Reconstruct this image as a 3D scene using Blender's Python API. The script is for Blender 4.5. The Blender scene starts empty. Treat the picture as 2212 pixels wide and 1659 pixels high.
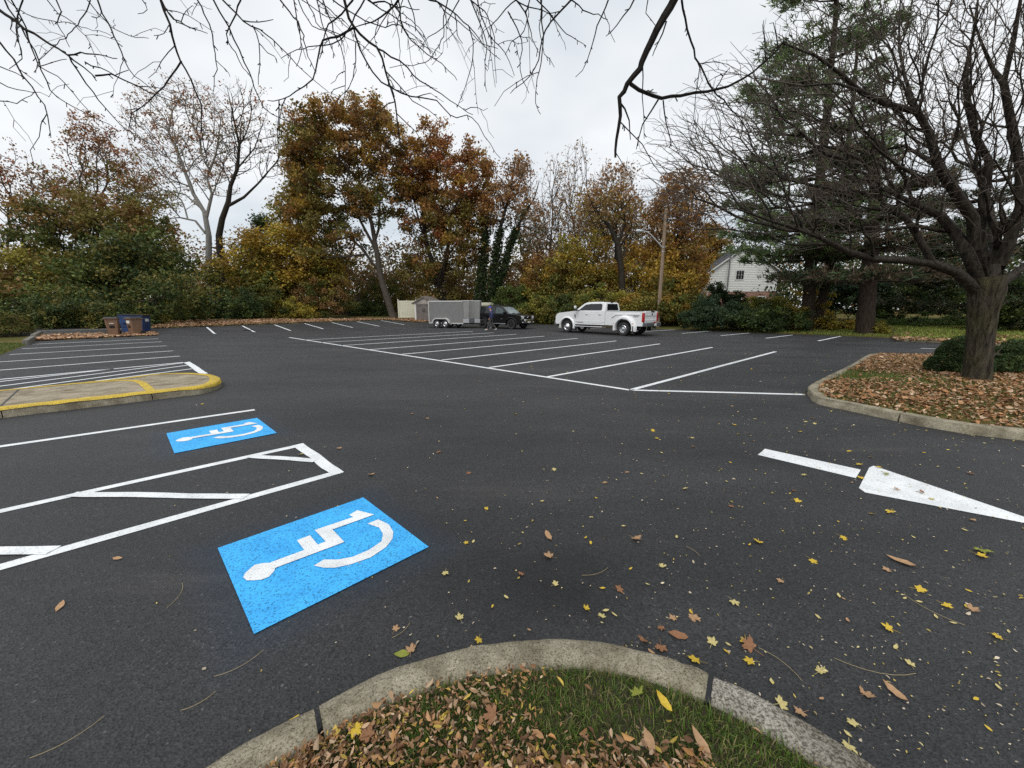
import bpy, bmesh, math, random
import numpy as np
from mathutils import Vector, Matrix

S = bpy.context.scene
COL = S.collection
R = math.radians
RNG = np.random.default_rng(11)
random.seed(5)

# ------------------------------------------------------------------ camera, sky, sun, exposure
CAM_H, PITCH, FPX = 1.70, R(11.2), 831.0            # metres, radians, focal length for a 2212 px wide frame
cam = bpy.data.cameras.new('camera')
cam.sensor_width = 36.0
cam.lens = FPX / 2212.0 * 36.0
cam.clip_start = 0.05
cam.clip_end = 2000
camo = bpy.data.objects.new('camera', cam)
camo.location = (0, 0, CAM_H)
camo.rotation_euler = (R(90) - PITCH, 0, 0)
COL.objects.link(camo)
S.camera = camo

SUN_EL, SUN_AZ = R(54), R(195)
world = bpy.data.worlds.new('World')
S.world = world
world.use_nodes = True
nt = world.node_tree
nt.nodes.clear()
N = nt.nodes.new
L = nt.links.new
wo = N('ShaderNodeOutputWorld'); bg = N('ShaderNodeBackground')
sky = N('ShaderNodeTexSky'); sky.sky_type = 'NISHITA'; sky.sun_disc = False
sky.sun_elevation = SUN_EL; sky.sun_rotation = SUN_AZ
tc = N('ShaderNodeTexCoord'); sep = N('ShaderNodeSeparateXYZ'); L(tc.outputs['Generated'], sep.inputs[0])
zc = N('ShaderNodeMath'); zc.operation = 'MAXIMUM'; zc.inputs[1].default_value = 0.0; L(sep.outputs['Z'], zc.inputs[0])
za = N('ShaderNodeMath'); za.operation = 'ADD'; za.inputs[1].default_value = 0.35; L(zc.outputs[0], za.inputs[0])
dv = N('ShaderNodeVectorMath'); dv.operation = 'DIVIDE'; L(tc.outputs['Generated'], dv.inputs[0])
cb = N('ShaderNodeCombineXYZ')
for i in range(3): L(za.outputs[0], cb.inputs[i])
L(cb.outputs[0], dv.inputs[1])
n1 = N('ShaderNodeTexNoise'); n1.inputs['Scale'].default_value = 1.25; n1.inputs['Detail'].default_value = 4; n1.inputs['Roughness'].default_value = .5
mp = N('ShaderNodeMapping'); mp.inputs['Location'].default_value = (3.1, 1.7, 0.4); L(dv.outputs[0], mp.inputs[0]); L(mp.outputs[0], n1.inputs['Vector'])
cr = N('ShaderNodeValToRGB')
cr.color_ramp.elements[0].position = .36; cr.color_ramp.elements[0].color = (.52, .575, .625, 1)
cr.color_ramp.elements[1].position = .62; cr.color_ramp.elements[1].color = (.785, .80, .81, 1)
L(n1.outputs['Fac'], cr.inputs[0])
cm = N('ShaderNodeVectorMath'); cm.operation = 'SCALE'; cm.inputs['Scale'].default_value = 10.0; L(cr.outputs[0], cm.inputs[0])
mx = N('ShaderNodeMix'); mx.data_type = 'RGBA'; mx.inputs['Factor'].default_value = .94
L(sky.outputs[0], mx.inputs['A']); L(cm.outputs[0], mx.inputs['B'])
L(mx.outputs['Result'], bg.inputs['Color']); bg.inputs['Strength'].default_value = 0.10
L(bg.outputs[0], wo.inputs[0])

sl = bpy.data.lights.new('sun', 'SUN'); sl.energy = 1.5; sl.angle = R(45); sl.color = (1, .97, .93)
so = bpy.data.objects.new('sun', sl); COL.objects.link(so)
so.rotation_euler = (R(90) - SUN_EL, 0, R(180) - SUN_AZ)

S.view_settings.view_transform = 'Standard'
S.view_settings.look = 'None'
S.view_settings.exposure = 0.35
S.view_settings.gamma = 1.0
S.view_settings.use_curve_mapping = False
S.render.engine = 'CYCLES'
S.cycles.max_bounces = 5
S.cycles.diffuse_bounces = 3
S.cycles.transparent_max_bounces = 8
S.cycles.use_denoising = False

# ------------------------------------------------------------------ helpers
SQ = math.sqrt(.5)
def UW(u, w, z=0.0):
    """lot grid (u along the stall lines, w across the stalls, both turned 45 degrees) -> world"""
    return ((u - w) * SQ, (u + w) * SQ, z)
def to_uw(x, y):
    return (x + y) * SQ, (y - x) * SQ
def at(px, v, Y):
    """the world point at distance Y ahead of the camera that the survey sheet (2212 wide) shows at px, v"""
    yy = (829.5 - v) / FPX
    dy = math.cos(PITCH) + yy * math.sin(PITCH)
    dz = -math.sin(PITCH) + yy * math.cos(PITCH)
    return np.array([(px - 1106) / FPX / dy * Y, Y, CAM_H + dz / dy * Y])
def on_ground(px, v, z=0.0):
    yy = (829.5 - v) / FPX
    dy = math.cos(PITCH) + yy * math.sin(PITCH)
    dz = -math.sin(PITCH) + yy * math.cos(PITCH)
    t = (z - CAM_H) / dz
    return ((px - 1106) / FPX * t, dy * t, z)

def asph_z(u, w):
    return .053 * np.clip(np.asarray(w, float) - 33, 0, 7.5) + 0 * np.asarray(u, float)
def lot_edge(u):
    u = np.asarray(u, float)
    e = np.where(u < 1.45, 31.6 + .26 * (u + 3.2), 38.0 + .13 * (u - 4))
    return e - np.clip((u - 20.4) / 1.6, 0, 1) * 4.0
def ground_z(x, y):
    u, w = to_uw(np.asarray(x, float), np.asarray(y, float))
    e = lot_edge(u)
    inside = ((u > -3.3) & (u < 31.2) & (w < e)) | ((w < 13.5) & (u < 31.2))
    a = asph_z(u, w)
    far = np.clip(w - e, 0, 14)
    k = np.clip((21 - u) / 10, .4, 1)
    a = np.where((u < 1.45) & (w > e), .012 * far, a)
    out = a + .03 + .035 * far * k * (u > 1.45) + .004 * far + .038 * np.clip(u - 31.2, 0, 24) + .02 * np.clip(-3.3 - u, 0, 10)
    return np.where(inside, a - .14, out)
def gz(x, y): return float(ground_z(x, y))

def tag(o, label=None, cat=None, group=None, kind=None):
    if label: o['label'] = label
    if cat: o['category'] = cat
    if group: o['group'] = group
    if kind: o['kind'] = kind
    return o
def empty(name, loc=(0, 0, 0), rz=0, label=None, cat=None, group=None, kind=None):
    o = bpy.data.objects.new(name, None)
    o.empty_display_size = .2
    o.location = loc; o.rotation_euler = (0, 0, rz)
    COL.objects.link(o)
    return tag(o, label, cat, group, kind)
def link(name, me, mat=None, parent=None, loc=None):
    o = bpy.data.objects.new(name, me)
    COL.objects.link(o)
    if mat is not None and not me.materials: me.materials.append(mat)
    if parent is not None: o.parent = parent
    if loc is not None: o.location = loc
    return o
def fast_mesh(name, v, f, col=None, smooth=False):
    """v (n,3), f (m,k) numpy arrays, all faces with k corners"""
    v = np.ascontiguousarray(v, np.float32); f = np.ascontiguousarray(f, np.int32)
    me = bpy.data.meshes.new(name)
    m, k = f.shape
    me.vertices.add(len(v)); me.vertices.foreach_set('co', v.ravel())
    me.loops.add(m * k); me.loops.foreach_set('vertex_index', f.ravel())
    me.polygons.add(m)
    me.polygons.foreach_set('loop_start', np.arange(0, m * k, k, dtype=np.int32))
    me.polygons.foreach_set('loop_total', np.full(m, k, np.int32))
    if smooth: me.polygons.foreach_set('use_smooth', np.ones(m, bool))
    if col is not None:
        a = me.attributes.new('Col', 'FLOAT_COLOR', 'POINT')
        c = np.ones((len(v), 4), np.float32); c[:, :3] = col
        a.data.foreach_set('color', c.ravel())
    me.update(calc_edges=True)
    return me

class MB:
    """collects shapes into one mesh"""
    def __init__(s): s.v = []; s.f = []
    def add(s, v, f):
        o = len(s.v); s.v += [tuple(map(float, p)) for p in v]; s.f += [tuple(i + o for i in q) for q in f]; return s
    def box(s, x0, x1, y0, y1, z0, z1, M=None):
        v = [(x, y, z) for z in (z0, z1) for y in (y0, y1) for x in (x0, x1)]
        if M is not None: v = [tuple(M @ Vector(p)) for p in v]
        return s.add(v, [(0, 2, 3, 1), (4, 5, 7, 6), (0, 1, 5, 4), (2, 6, 7, 3), (0, 4, 6, 2), (1, 3, 7, 5)])
    def prism(s, poly, fa, fb):
        """poly: 2D points; fa, fb: maps of a 2D point to the two ends"""
        n = len(poly)
        v = [fa(p) for p in poly] + [fb(p) for p in poly]
        f = [tuple(range(n)), tuple(reversed(range(n, 2 * n)))]
        f += [(i, i + n, (i + 1) % n + n, (i + 1) % n) for i in range(n)]
        return s.add(v, f)
    def side(s, poly, y0, y1):
        return s.prism(poly, lambda p: (p[0], y0, p[1]), lambda p: (p[0], y1, p[1]))
    def flat(s, poly, z0, z1):
        return s.prism(poly, lambda p: (p[0], p[1], z0), lambda p: (p[0], p[1], z1))
    def tube(s, pts, rad, n=8, cap=True):
        pts = [Vector(p) for p in pts]
        if not hasattr(rad, '__len__'): rad = [rad] * len(pts)
        o = len(s.v)
        ref = None
        for i, p in enumerate(pts):
            t = (pts[min(i + 1, len(pts) - 1)] - pts[max(i - 1, 0)]).normalized()
            if ref is None: ref = Vector((0, 0, 1)) if abs(t.z) < .9 else Vector((1, 0, 0))
            a = t.cross(ref).normalized(); b = a.cross(t).normalized(); ref = b
            for k in range(n):
                q = p + (a * math.cos(2 * math.pi * k / n) + b * math.sin(2 * math.pi * k / n)) * rad[i]
                s.v.append(tuple(q))
        for i in range(len(pts) - 1):
            for k in range(n):
                a0 = o + i * n + k; a1 = o + i * n + (k + 1) % n
                s.f.append((a0, a1, a1 + n, a0 + n))
        if cap:
            s.f.append(tuple(reversed(range(o, o + n)))); e = o + (len(pts) - 1) * n; s.f.append(tuple(range(e, e + n)))
        return s
    def lathe(s, prof, n=20, axis='y', c=(0, 0, 0), close=False):
        """prof: (radius, along) pairs"""
        o = len(s.v)
        for r, h in prof:
            for k in range(n):
                a = 2 * math.pi * k / n
                x, z = r * math.cos(a), r * math.sin(a)
                p = (x, h, z) if axis == 'y' else ((x, z, h) if axis == 'z' else (h, x, z))
                s.v.append((p[0] + c[0], p[1] + c[1], p[2] + c[2]))
        m = len(prof)
        for i in range(m if close else m - 1):
            for k in range(n):
                i2 = (i + 1) % m
                s.f.append((o + i * n + k, o + i * n + (k + 1) % n, o + i2 * n + (k + 1) % n, o + i2 * n + k))
        if not close:
            s.f.append(tuple(range(o, o + n))); s.f.append(tuple(range(o + (m - 1) * n, o + m * n)))
        return s
    def build(s, name, mat, parent=None, smooth=None, bevel=0, segs=2, loc=None):
        me = bpy.data.meshes.new(name)
        me.from_pydata(s.v, [], s.f)
        bm = bmesh.new(); bm.from_mesh(me); bmesh.ops.recalc_face_normals(bm, faces=bm.faces); bm.to_mesh(me); bm.free()
        if smooth is not None:
            me.polygons.foreach_set('use_smooth', np.ones(len(me.polygons), bool))
            me.set_sharp_from_angle(angle=R(smooth))
        o = link(name, me, mat, parent, loc)
        if bevel:
            b = o.modifiers.new('bevel', 'BEVEL'); b.width = bevel; b.segments = segs; b.limit_method = 'ANGLE'; b.angle_limit = R(35); b.harden_normals = False
            if smooth is None:
                me.polygons.foreach_set('use_smooth', np.ones(len(me.polygons), bool)); me.set_sharp_from_angle(angle=R(40))
        return o

# ------------------------------------------------------------------ materials
MATS = {}
def mat(name, col=(.5, .5, .5), rough=.6, metal=0., spec=.5, var=0., vscale=6., bump=0., bscale=40., coat=0., emit=None, col2=None):
    if name in MATS: return MATS[name]
    m = bpy.data.materials.new(name); m.use_nodes = True
    t = m.node_tree; b = t.nodes['Principled BSDF']
    b.inputs['Roughness'].default_value = rough; b.inputs['Metallic'].default_value = metal
    b.inputs['Specular IOR Level'].default_value = spec; b.inputs['Coat Weight'].default_value = coat
    b.inputs['Coat Roughness'].default_value = .08
    n = t.nodes.new('ShaderNodeTexNoise'); c = t.nodes.new('ShaderNodeTexCoord'); t.links.new(c.outputs['Object'], n.inputs['Vector'])
    n.inputs['Scale'].default_value = vscale; n.inputs['Detail'].default_value = 5
    r = t.nodes.new('ShaderNodeValToRGB'); t.links.new(n.outputs['Fac'], r.inputs[0])
    r.color_ramp.elements[0].position = .3; r.color_ramp.elements[1].position = .7
    lo = col2 if col2 else tuple(x * (1 - var) for x in col)
    hi = col if col2 else tuple(min(1, x * (1 + var)) for x in col)
    r.color_ramp.elements[0].color = (*lo, 1); r.color_ramp.elements[1].color = (*hi, 1)
    t.links.new(r.outputs[0], b.inputs['Base Color'])
    if bump:
        n2 = t.nodes.new('ShaderNodeTexNoise'); n2.inputs['Scale'].default_value = bscale; n2.inputs['Detail'].default_value = 4
        t.links.new(c.outputs['Object'], n2.inputs['Vector'])
        bp = t.nodes.new('ShaderNodeBump'); bp.inputs['Strength'].default_value = 1; bp.inputs['Distance'].default_value = bump
        t.links.new(n2.outputs['Fac'], bp.inputs['Height']); t.links.new(bp.outputs[0], b.inputs['Normal'])
    if emit:
        b.inputs['Emission Color'].default_value = (*emit[:3], 1); b.inputs['Emission Strength'].default_value = emit[3]
    MATS[name] = m
    return m

def nodes(m):
    t = m.node_tree
    return t, t.nodes.new, t.links.new

def leaf_material(name, trans=.3, rough=.55, spec=.25):
    m = bpy.data.materials.new(name); m.use_nodes = True
    t, NN, LL = nodes(m)
    b = t.nodes['Principled BSDF']; out = t.nodes['Material Output']
    a = NN('ShaderNodeAttribute'); a.attribute_name = 'Col'
    LL(a.outputs['Color'], b.inputs['Base Color'])
    b.inputs['Roughness'].default_value = rough; b.inputs['Specular IOR Level'].default_value = spec
    tr = NN('ShaderNodeBsdfTranslucent'); LL(a.outputs['Color'], tr.inputs['Color'])
    mxx = NN('ShaderNodeMixShader'); mxx.inputs[0].default_value = trans
    LL(b.outputs[0], mxx.inputs[1]); LL(tr.outputs[0], mxx.inputs[2]); LL(mxx.outputs[0], out.inputs['Surface'])
    return m
LEAF = leaf_material('foliage_leaves')
NEEDLE = leaf_material('pine_needles', .12, .5, .3)
GRASSM = leaf_material('grass_blades', .3, .5, .25)
LITTER = leaf_material('dry_leaves', .12, .7, .2)

def asphalt_material():
    m = bpy.data.materials.new('sealed_asphalt'); m.use_nodes = True
    t, NN, LL = nodes(m); b = t.nodes['Principled BSDF']
    c = NN('ShaderNodeTexCoord')
    vo = NN('ShaderNodeTexVoronoi'); vo.inputs['Scale'].default_value = 95; LL(c.outputs['Object'], vo.inputs['Vector'])
    fine = NN('ShaderNodeTexNoise'); fine.inputs['Scale'].default_value = 70; fine.inputs['Detail'].default_value = 5; fine.inputs['Roughness'].default_value = .65
    LL(c.outputs['Object'], fine.inputs['Vector'])
    big = NN('ShaderNodeTexNoise'); big.inputs['Scale'].default_value = .55; big.inputs['Detail'].default_value = 5; big.inputs['Roughness'].default_value = .6
    mpn = NN('ShaderNodeMapping'); mpn.inputs['Rotation'].default_value = (0, 0, R(-45)); mpn.inputs['Scale'].default_value = (.55, 1.3, 1)
    LL(c.outputs['Object'], mpn.inputs[0]); LL(mpn.outputs[0], big.inputs['Vector'])
    r1 = NN('ShaderNodeValToRGB'); LL(vo.outputs['Color'], r1.inputs[0])
    r1.color_ramp.elements[0].color = (.009, .0092, .010, 1); r1.color_ramp.elements[1].color = (.047, .048, .051, 1)
    e = r1.color_ramp.elements.new(.9); e.color = (.041, .042, .044, 1)
    r1.color_ramp.elements[-1].color = (.13, .13, .13, 1)  # palest grains carry painted glints along with the stone colour
    r2 = NN('ShaderNodeValToRGB'); LL(big.outputs['Fac'], r2.inputs[0])
    r2.color_ramp.elements[0].position = .3; r2.color_ramp.elements[0].color = (.52, .52, .53, 1)
    r2.color_ramp.elements[1].position = .72; r2.color_ramp.elements[1].color = (1.5, 1.47, 1.44, 1)
    mu = NN('ShaderNodeMix'); mu.data_type = 'RGBA'; mu.blend_type = 'MULTIPLY'; mu.inputs['Factor'].default_value = 1
    LL(r1.outputs[0], mu.inputs['A']); LL(r2.outputs[0], mu.inputs['B'])
    r3 = NN('ShaderNodeValToRGB'); LL(fine.outputs['Fac'], r3.inputs[0])
    r3.color_ramp.elements[0].position = .3; r3.color_ramp.elements[0].color = (.55, .55, .55, 1)
    r3.color_ramp.elements[1].position = .7; r3.color_ramp.elements[1].color = (1.4, 1.4, 1.4, 1)
    m2 = NN('ShaderNodeMix'); m2.data_type = 'RGBA'; m2.blend_type = 'MULTIPLY'; m2.inputs['Factor'].default_value = 1
    LL(mu.outputs['Result'], m2.inputs['A']); LL(r3.outputs[0], m2.inputs['B'])
    # a few pale scuffs
    sc = NN('ShaderNodeTexNoise'); sc.inputs['Scale'].default_value = .9; sc.inputs['Detail'].default_value = 8; sc.inputs['Roughness'].default_value = .7
    ms = NN('ShaderNodeMapping'); ms.inputs['Rotation'].default_value = (0, 0, R(-30)); ms.inputs['Scale'].default_value = (.35, 1.8, 1); ms.inputs['Location'].default_value = (5, 2, 0)
    LL(c.outputs['Object'], ms.inputs[0]); LL(ms.outputs[0], sc.inputs['Vector'])
    rs = NN('ShaderNodeValToRGB'); LL(sc.outputs['Fac'], rs.inputs[0]); rs.color_ramp.elements[0].position = .57; rs.color_ramp.elements[1].position = .74
    rs.color_ramp.elements[1].color = (.45, .45, .45, 1)
    m3 = NN('ShaderNodeMix'); m3.data_type = 'RGBA'; LL(rs.outputs[0], m3.inputs['Factor']); LL(m2.outputs['Result'], m3.inputs['A']); m3.inputs['B'].default_value = (.075, .07, .065, 1)
    # a dark fluid stain with a ragged outline in the lane beyond the near kerb
    sd = NN('ShaderNodeVectorMath'); sd.operation = 'SUBTRACT'; sd.inputs[1].default_value = (.22, 2.1, 0); LL(c.outputs['Object'], sd.inputs[0])
    sm = NN('ShaderNodeVectorMath'); sm.operation = 'MULTIPLY'; sm.inputs[1].default_value = (1.0, 1.7, 1); LL(sd.outputs[0], sm.inputs[0])
    sl_ = NN('ShaderNodeVectorMath'); sl_.operation = 'LENGTH'; LL(sm.outputs[0], sl_.inputs[0])
    sn = NN('ShaderNodeTexNoise'); sn.inputs['Scale'].default_value = 3.2; sn.inputs['Detail'].default_value = 6; sn.inputs['Roughness'].default_value = .7; LL(c.outputs['Object'], sn.inputs['Vector'])
    sa = NN('ShaderNodeMath'); sa.operation = 'MULTIPLY_ADD'; sa.inputs[1].default_value = 1.1; LL(sn.outputs['Fac'], sa.inputs[0]); LL(sl_.outputs['Value'], sa.inputs[2])
    sr = NN('ShaderNodeMapRange'); sr.inputs['From Min'].default_value = .55; sr.inputs['From Max'].default_value = 1.35; sr.inputs['To Min'].default_value = .25; sr.inputs['To Max'].default_value = 1; LL(sa.outputs[0], sr.inputs[0])
    m4 = NN('ShaderNodeVectorMath'); m4.operation = 'SCALE'; LL(m3.outputs['Result'], m4.inputs[0]); LL(sr.outputs[0], m4.inputs['Scale'])
    LL(m4.outputs[0], b.inputs['Base Color'])
    rr_ = NN('ShaderNodeMapRange'); rr_.inputs['To Min'].default_value = .5; rr_.inputs['To Max'].default_value = .8; LL(big.outputs['Fac'], rr_.inputs[0]); LL(rr_.outputs[0], b.inputs['Roughness'])
    b.inputs['Specular IOR Level'].default_value = .5
    bp = NN('ShaderNodeBump'); bp.inputs['Strength'].default_value = .9; bp.inputs['Distance'].default_value = .006
    ad = NN('ShaderNodeMath'); ad.operation = 'ADD'; LL(vo.outputs['Distance'], ad.inputs[0]); LL(fine.outputs['Fac'], ad.inputs[1])
    LL(ad.outputs[0], bp.inputs['Height']); LL(bp.outputs[0], b.inputs['Normal'])
    return m
ASPHALT = asphalt_material()

def paint_material(name, col, wear=.28, soft=None, lo=None):
    """road paint: the aggregate shows through in specks"""
    m = bpy.data.materials.new(name); m.use_nodes = True
    t, NN, LL = nodes(m); b = t.nodes['Principled BSDF']; out = t.nodes['Material Output']
    c = NN('ShaderNodeTexCoord')
    f = NN('ShaderNodeTexNoise'); f.inputs['Scale'].default_value = 80; f.inputs['Detail'].default_value = 5; f.inputs['Roughness'].default_value = .7
    LL(c.outputs['Object'], f.inputs['Vector'])
    g = NN('ShaderNodeTexNoise'); g.inputs['Scale'].default_value = 5; g.inputs['Detail'].default_value = 5; LL(c.outputs['Object'], g.inputs['Vector'])
    r = NN('ShaderNodeValToRGB'); LL(g.outputs['Fac'], r.inputs[0])
    r.color_ramp.elements[0].position = .3; r.color_ramp.elements[1].position = .7
    lo = lo or tuple(x * .86 for x in col)
    r.color_ramp.elements[0].color = (*lo, 1); r.color_ramp.elements[1].color = (*col, 1)
    k = NN('ShaderNodeValToRGB'); LL(f.outputs['Fac'], k.inputs[0])
    k.color_ramp.elements[0].position = wear; k.color_ramp.elements[0].color = (.16, .16, .17, 1)
    k.color_ramp.elements[1].position = wear + .16; k.color_ramp.elements[1].color = (1, 1, 1, 1)
    mu = NN('ShaderNodeMix'); mu.data_type = 'RGBA'; mu.blend_type = 'MULTIPLY'; mu.inputs['Factor'].default_value = 1
    LL(r.outputs[0], mu.inputs['A']); LL(k.outputs[0], mu.inputs['B']); LL(mu.outputs['Result'], b.inputs['Base Color'])
    b.inputs['Roughness'].default_value = .6; b.inputs['Specular IOR Level'].default_value = .35
    bp = NN('ShaderNodeBump'); bp.inputs['Strength'].default_value = .6; bp.inputs['Distance'].default_value = .004
    LL(f.outputs['Fac'], bp.inputs['Height']); LL(bp.outputs[0], b.inputs['Normal'])
    return m
WHITE_PAINT = paint_material('white_road_paint', (.86, .88, .89), .29, lo=(.68, .70, .71))
BLUE_PAINT = paint_material('blue_road_paint', (.06, .49, .95), .33, lo=(.04, .38, .84))
YELLOW_PAINT = paint_material('yellow_kerb_paint', (.72, .51, .05), .36, lo=(.52, .36, .05))

def overspray_material(half, edge):
    m = bpy.data.materials.new('blue_overspray'); m.use_nodes = True
    t, NN, LL = nodes(m); b = t.nodes['Principled BSDF']; out = t.nodes['Material Output']
    b.inputs['Base Color'].default_value = (.03, .13, .27, 1); b.inputs['Roughness'].default_value = .7
    c = NN('ShaderNodeTexCoord'); sp = NN('ShaderNodeSeparateXYZ'); LL(c.outputs['Object'], sp.inputs[0])
    ds = []
    for ax in ('X', 'Y'):
        a = NN('ShaderNodeMath'); a.operation = 'ABSOLUTE'; LL(sp.outputs[ax], a.inputs[0])
        s = NN('ShaderNodeMath'); s.operation = 'SUBTRACT'; LL(a.outputs[0], s.inputs[0]); s.inputs[1].default_value = half; ds.append(s)
    mxx = NN('ShaderNodeMath'); mxx.operation = 'MAXIMUM'; LL(ds[0].outputs[0], mxx.inputs[0]); LL(ds[1].outputs[0], mxx.inputs[1])
    nz = NN('ShaderNodeTexNoise'); nz.inputs['Scale'].default_value = 3; nz.inputs['Detail'].default_value = 3; LL(c.outputs['Object'], nz.inputs['Vector'])
    mr = NN('ShaderNodeMapRange'); mr.inputs['From Min'].default_value = 0; mr.inputs['From Max'].default_value = edge; mr.inputs['To Min'].default_value = .16; mr.inputs['To Max'].default_value = 0
    LL(mxx.outputs[0], mr.inputs[0])
    mu = NN('ShaderNodeMath'); mu.operation = 'MULTIPLY'; LL(mr.outputs[0], mu.inputs[0]); LL(nz.outputs['Fac'], mu.inputs[1])
    tr = NN('ShaderNodeBsdfTransparent'); ms = NN('ShaderNodeMixShader')
    LL(mu.outputs[0], ms.inputs[0]); LL(tr.outputs[0], ms.inputs[1]); LL(b.outputs[0], ms.inputs[2]); LL(ms.outputs[0], out.inputs['Surface'])
    return m

def concrete_material(name, a, bcol, dark, speck=.36, scale=1.):
    m = bpy.data.materials.new(name); m.use_nodes = True
    t, NN, LL = nodes(m); b = t.nodes['Principled BSDF']
    c = NN('ShaderNodeTexCoord')
    g = NN('ShaderNodeTexNoise'); g.inputs['Scale'].default_value = 7 * scale; g.inputs['Detail'].default_value = 6; g.inputs['Roughness'].default_value = .65; LL(c.outputs['Object'], g.inputs['Vector'])
    f = NN('ShaderNodeTexNoise'); f.inputs['Scale'].default_value = 130 * scale; f.inputs['Detail'].default_value = 4; f.inputs['Roughness'].default_value = .7; LL(c.outputs['Object'], f.inputs['Vector'])
    v = NN('ShaderNodeTexVoronoi'); v.inputs['Scale'].default_value = 85 * scale; LL(c.outputs['Object'], v.inputs['Vector'])
    r = NN('ShaderNodeValToRGB'); LL(g.outputs['Fac'], r.inputs[0]); r.color_ramp.elements[0].position = .3; r.color_ramp.elements[1].position = .7
    r.color_ramp.elements[0].color = (*a, 1); r.color_ramp.elements[1].color = (*bcol, 1)
    k = NN('ShaderNodeValToRGB'); LL(f.outputs['Fac'], k.inputs[0]); k.color_ramp.elements[0].position = speck; k.color_ramp.elements[0].color = (*dark, 1)
    k.color_ramp.elements[1].position = speck + .14; k.color_ramp.elements[1].color = (1, 1, 1, 1)
    mu = NN('ShaderNodeMix'); mu.data_type = 'RGBA'; mu.blend_type = 'MULTIPLY'; mu.inputs['Factor'].default_value = 1
    LL(r.outputs[0], mu.inputs['A']); LL(k.outputs[0], mu.inputs['B'])
    k2 = NN('ShaderNodeValToRGB'); LL(v.outputs['Color'], k2.inputs[0]); k2.color_ramp.elements[0].color = (.62, .6, .58, 1); k2.color_ramp.elements[1].color = (1.2, 1.2, 1.2, 1)
    m2 = NN('ShaderNodeMix'); m2.data_type = 'RGBA'; m2.blend_type = 'MULTIPLY'; m2.inputs['Factor'].default_value = .6
    LL(mu.outputs['Result'], m2.inputs['A']); LL(k2.outputs[0], m2.inputs['B'])
    st = NN('ShaderNodeTexNoise'); st.inputs['Scale'].default_value = 2.6 * scale; st.inputs['Detail'].default_value = 7; st.inputs['Roughness'].default_value = .72; LL(c.outputs['Object'], st.inputs['Vector'])
    k3 = NN('ShaderNodeValToRGB'); LL(st.outputs['Fac'], k3.inputs[0]); k3.color_ramp.elements[0].position = .34; k3.color_ramp.elements[0].color = (.52, .5, .46, 1); k3.color_ramp.elements[1].position = .58; k3.color_ramp.elements[1].color = (1.05, 1.05, 1.05, 1)
    m5 = NN('ShaderNodeMix'); m5.data_type = 'RGBA'; m5.blend_type = 'MULTIPLY'; m5.inputs['Factor'].default_value = 1; LL(m2.outputs['Result'], m5.inputs['A']); LL(k3.outputs[0], m5.inputs['B'])
    LL(m5.outputs['Result'], b.inputs['Base Color']); b.inputs['Roughness'].default_value = .9; b.inputs['Specular IOR Level'].default_value = .2
    bp = NN('ShaderNodeBump'); bp.inputs['Strength'].default_value = .9; bp.inputs['Distance'].default_value = .006; LL(f.outputs['Fac'], bp.inputs['Height']); LL(bp.outputs[0], b.inputs['Normal'])
    return m
KERB = concrete_material('weathered_kerb_concrete', (.25, .22, .155), (.46, .42, .32), (.3, .28, .24))
KERB_ROUGH = concrete_material('exposed_kerb_concrete', (.28, .26, .215), (.46, .43, .37), (.32, .3, .28), .42, .8)
WALK = concrete_material('sidewalk_concrete', (.30, .255, .185), (.40, .345, .26), (.7, .66, .6), .3)
TAR = mat('joint_tar', (.012, .012, .012), .5)

def bark_material(name, a, b_, scale=1., depth=.03, moss=None):
    m = bpy.data.materials.new(name); m.use_nodes = True
    t, NN, LL = nodes(m); b = t.nodes['Principled BSDF']
    c = NN('ShaderNodeTexCoord'); mpn = NN('ShaderNodeMapping'); mpn.inputs['Scale'].default_value = (9 * scale, 9 * scale, 1.6 * scale)
    LL(c.outputs['Object'], mpn.inputs[0])
    n = NN('ShaderNodeTexNoise'); n.inputs['Scale'].default_value = 1.6; n.inputs['Detail'].default_value = 7; n.inputs['Roughness'].default_value = .7; LL(mpn.outputs[0], n.inputs['Vector'])
    r = NN('ShaderNodeValToRGB'); LL(n.outputs['Fac'], r.inputs[0]); r.color_ramp.elements[0].position = .33; r.color_ramp.elements[1].position = .68
    r.color_ramp.elements[0].color = (*a, 1); r.color_ramp.elements[1].color = (*b_, 1)
    src = r.outputs[0]
    if moss:
        g = NN('ShaderNodeTexNoise'); g.inputs['Scale'].default_value = 1.5; g.inputs['Detail'].default_value = 4; LL(c.outputs['Object'], g.inputs['Vector'])
        k = NN('ShaderNodeValToRGB'); LL(g.outputs['Fac'], k.inputs[0]); k.color_ramp.elements[0].position = .4; k.color_ramp.elements[1].position = .7
        mm = NN('ShaderNodeMix'); mm.data_type = 'RGBA'; LL(k.outputs[0], mm.inputs['Factor']); LL(src, mm.inputs['A'])
        mlt = NN('ShaderNodeMix'); mlt.data_type = 'RGBA'; mlt.blend_type = 'MULTIPLY'; mlt.inputs['Factor'].default_value = 1; LL(src, mlt.inputs['A']); mlt.inputs['B'].default_value = (*moss, 1)
        LL(mlt.outputs['Result'], mm.inputs['B']); src = mm.outputs['Result']
    LL(src, b.inputs['Base Color']); b.inputs['Roughness'].default_value = .95; b.inputs['Specular IOR Level'].default_value = .15
    bp = NN('ShaderNodeBump'); bp.inputs['Strength'].default_value = 1; bp.inputs['Distance'].default_value = depth; LL(n.outputs['Fac'], bp.inputs['Height']); LL(bp.outputs[0], b.inputs['Normal'])
    return m
BARK_DARK = bark_material('dark_bark', (.018, .015, .012), (.06, .05, .04))
BARK_GREY = bark_material('grey_brown_bark', (.035, .028, .022), (.13, .11, .09))
BARK_LOCUST = bark_material('furrowed_grey_bark', (.007, .0055, .0045), (.12, .10, .072), 1.15, .08, (1.0, 1.1, .78))
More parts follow.
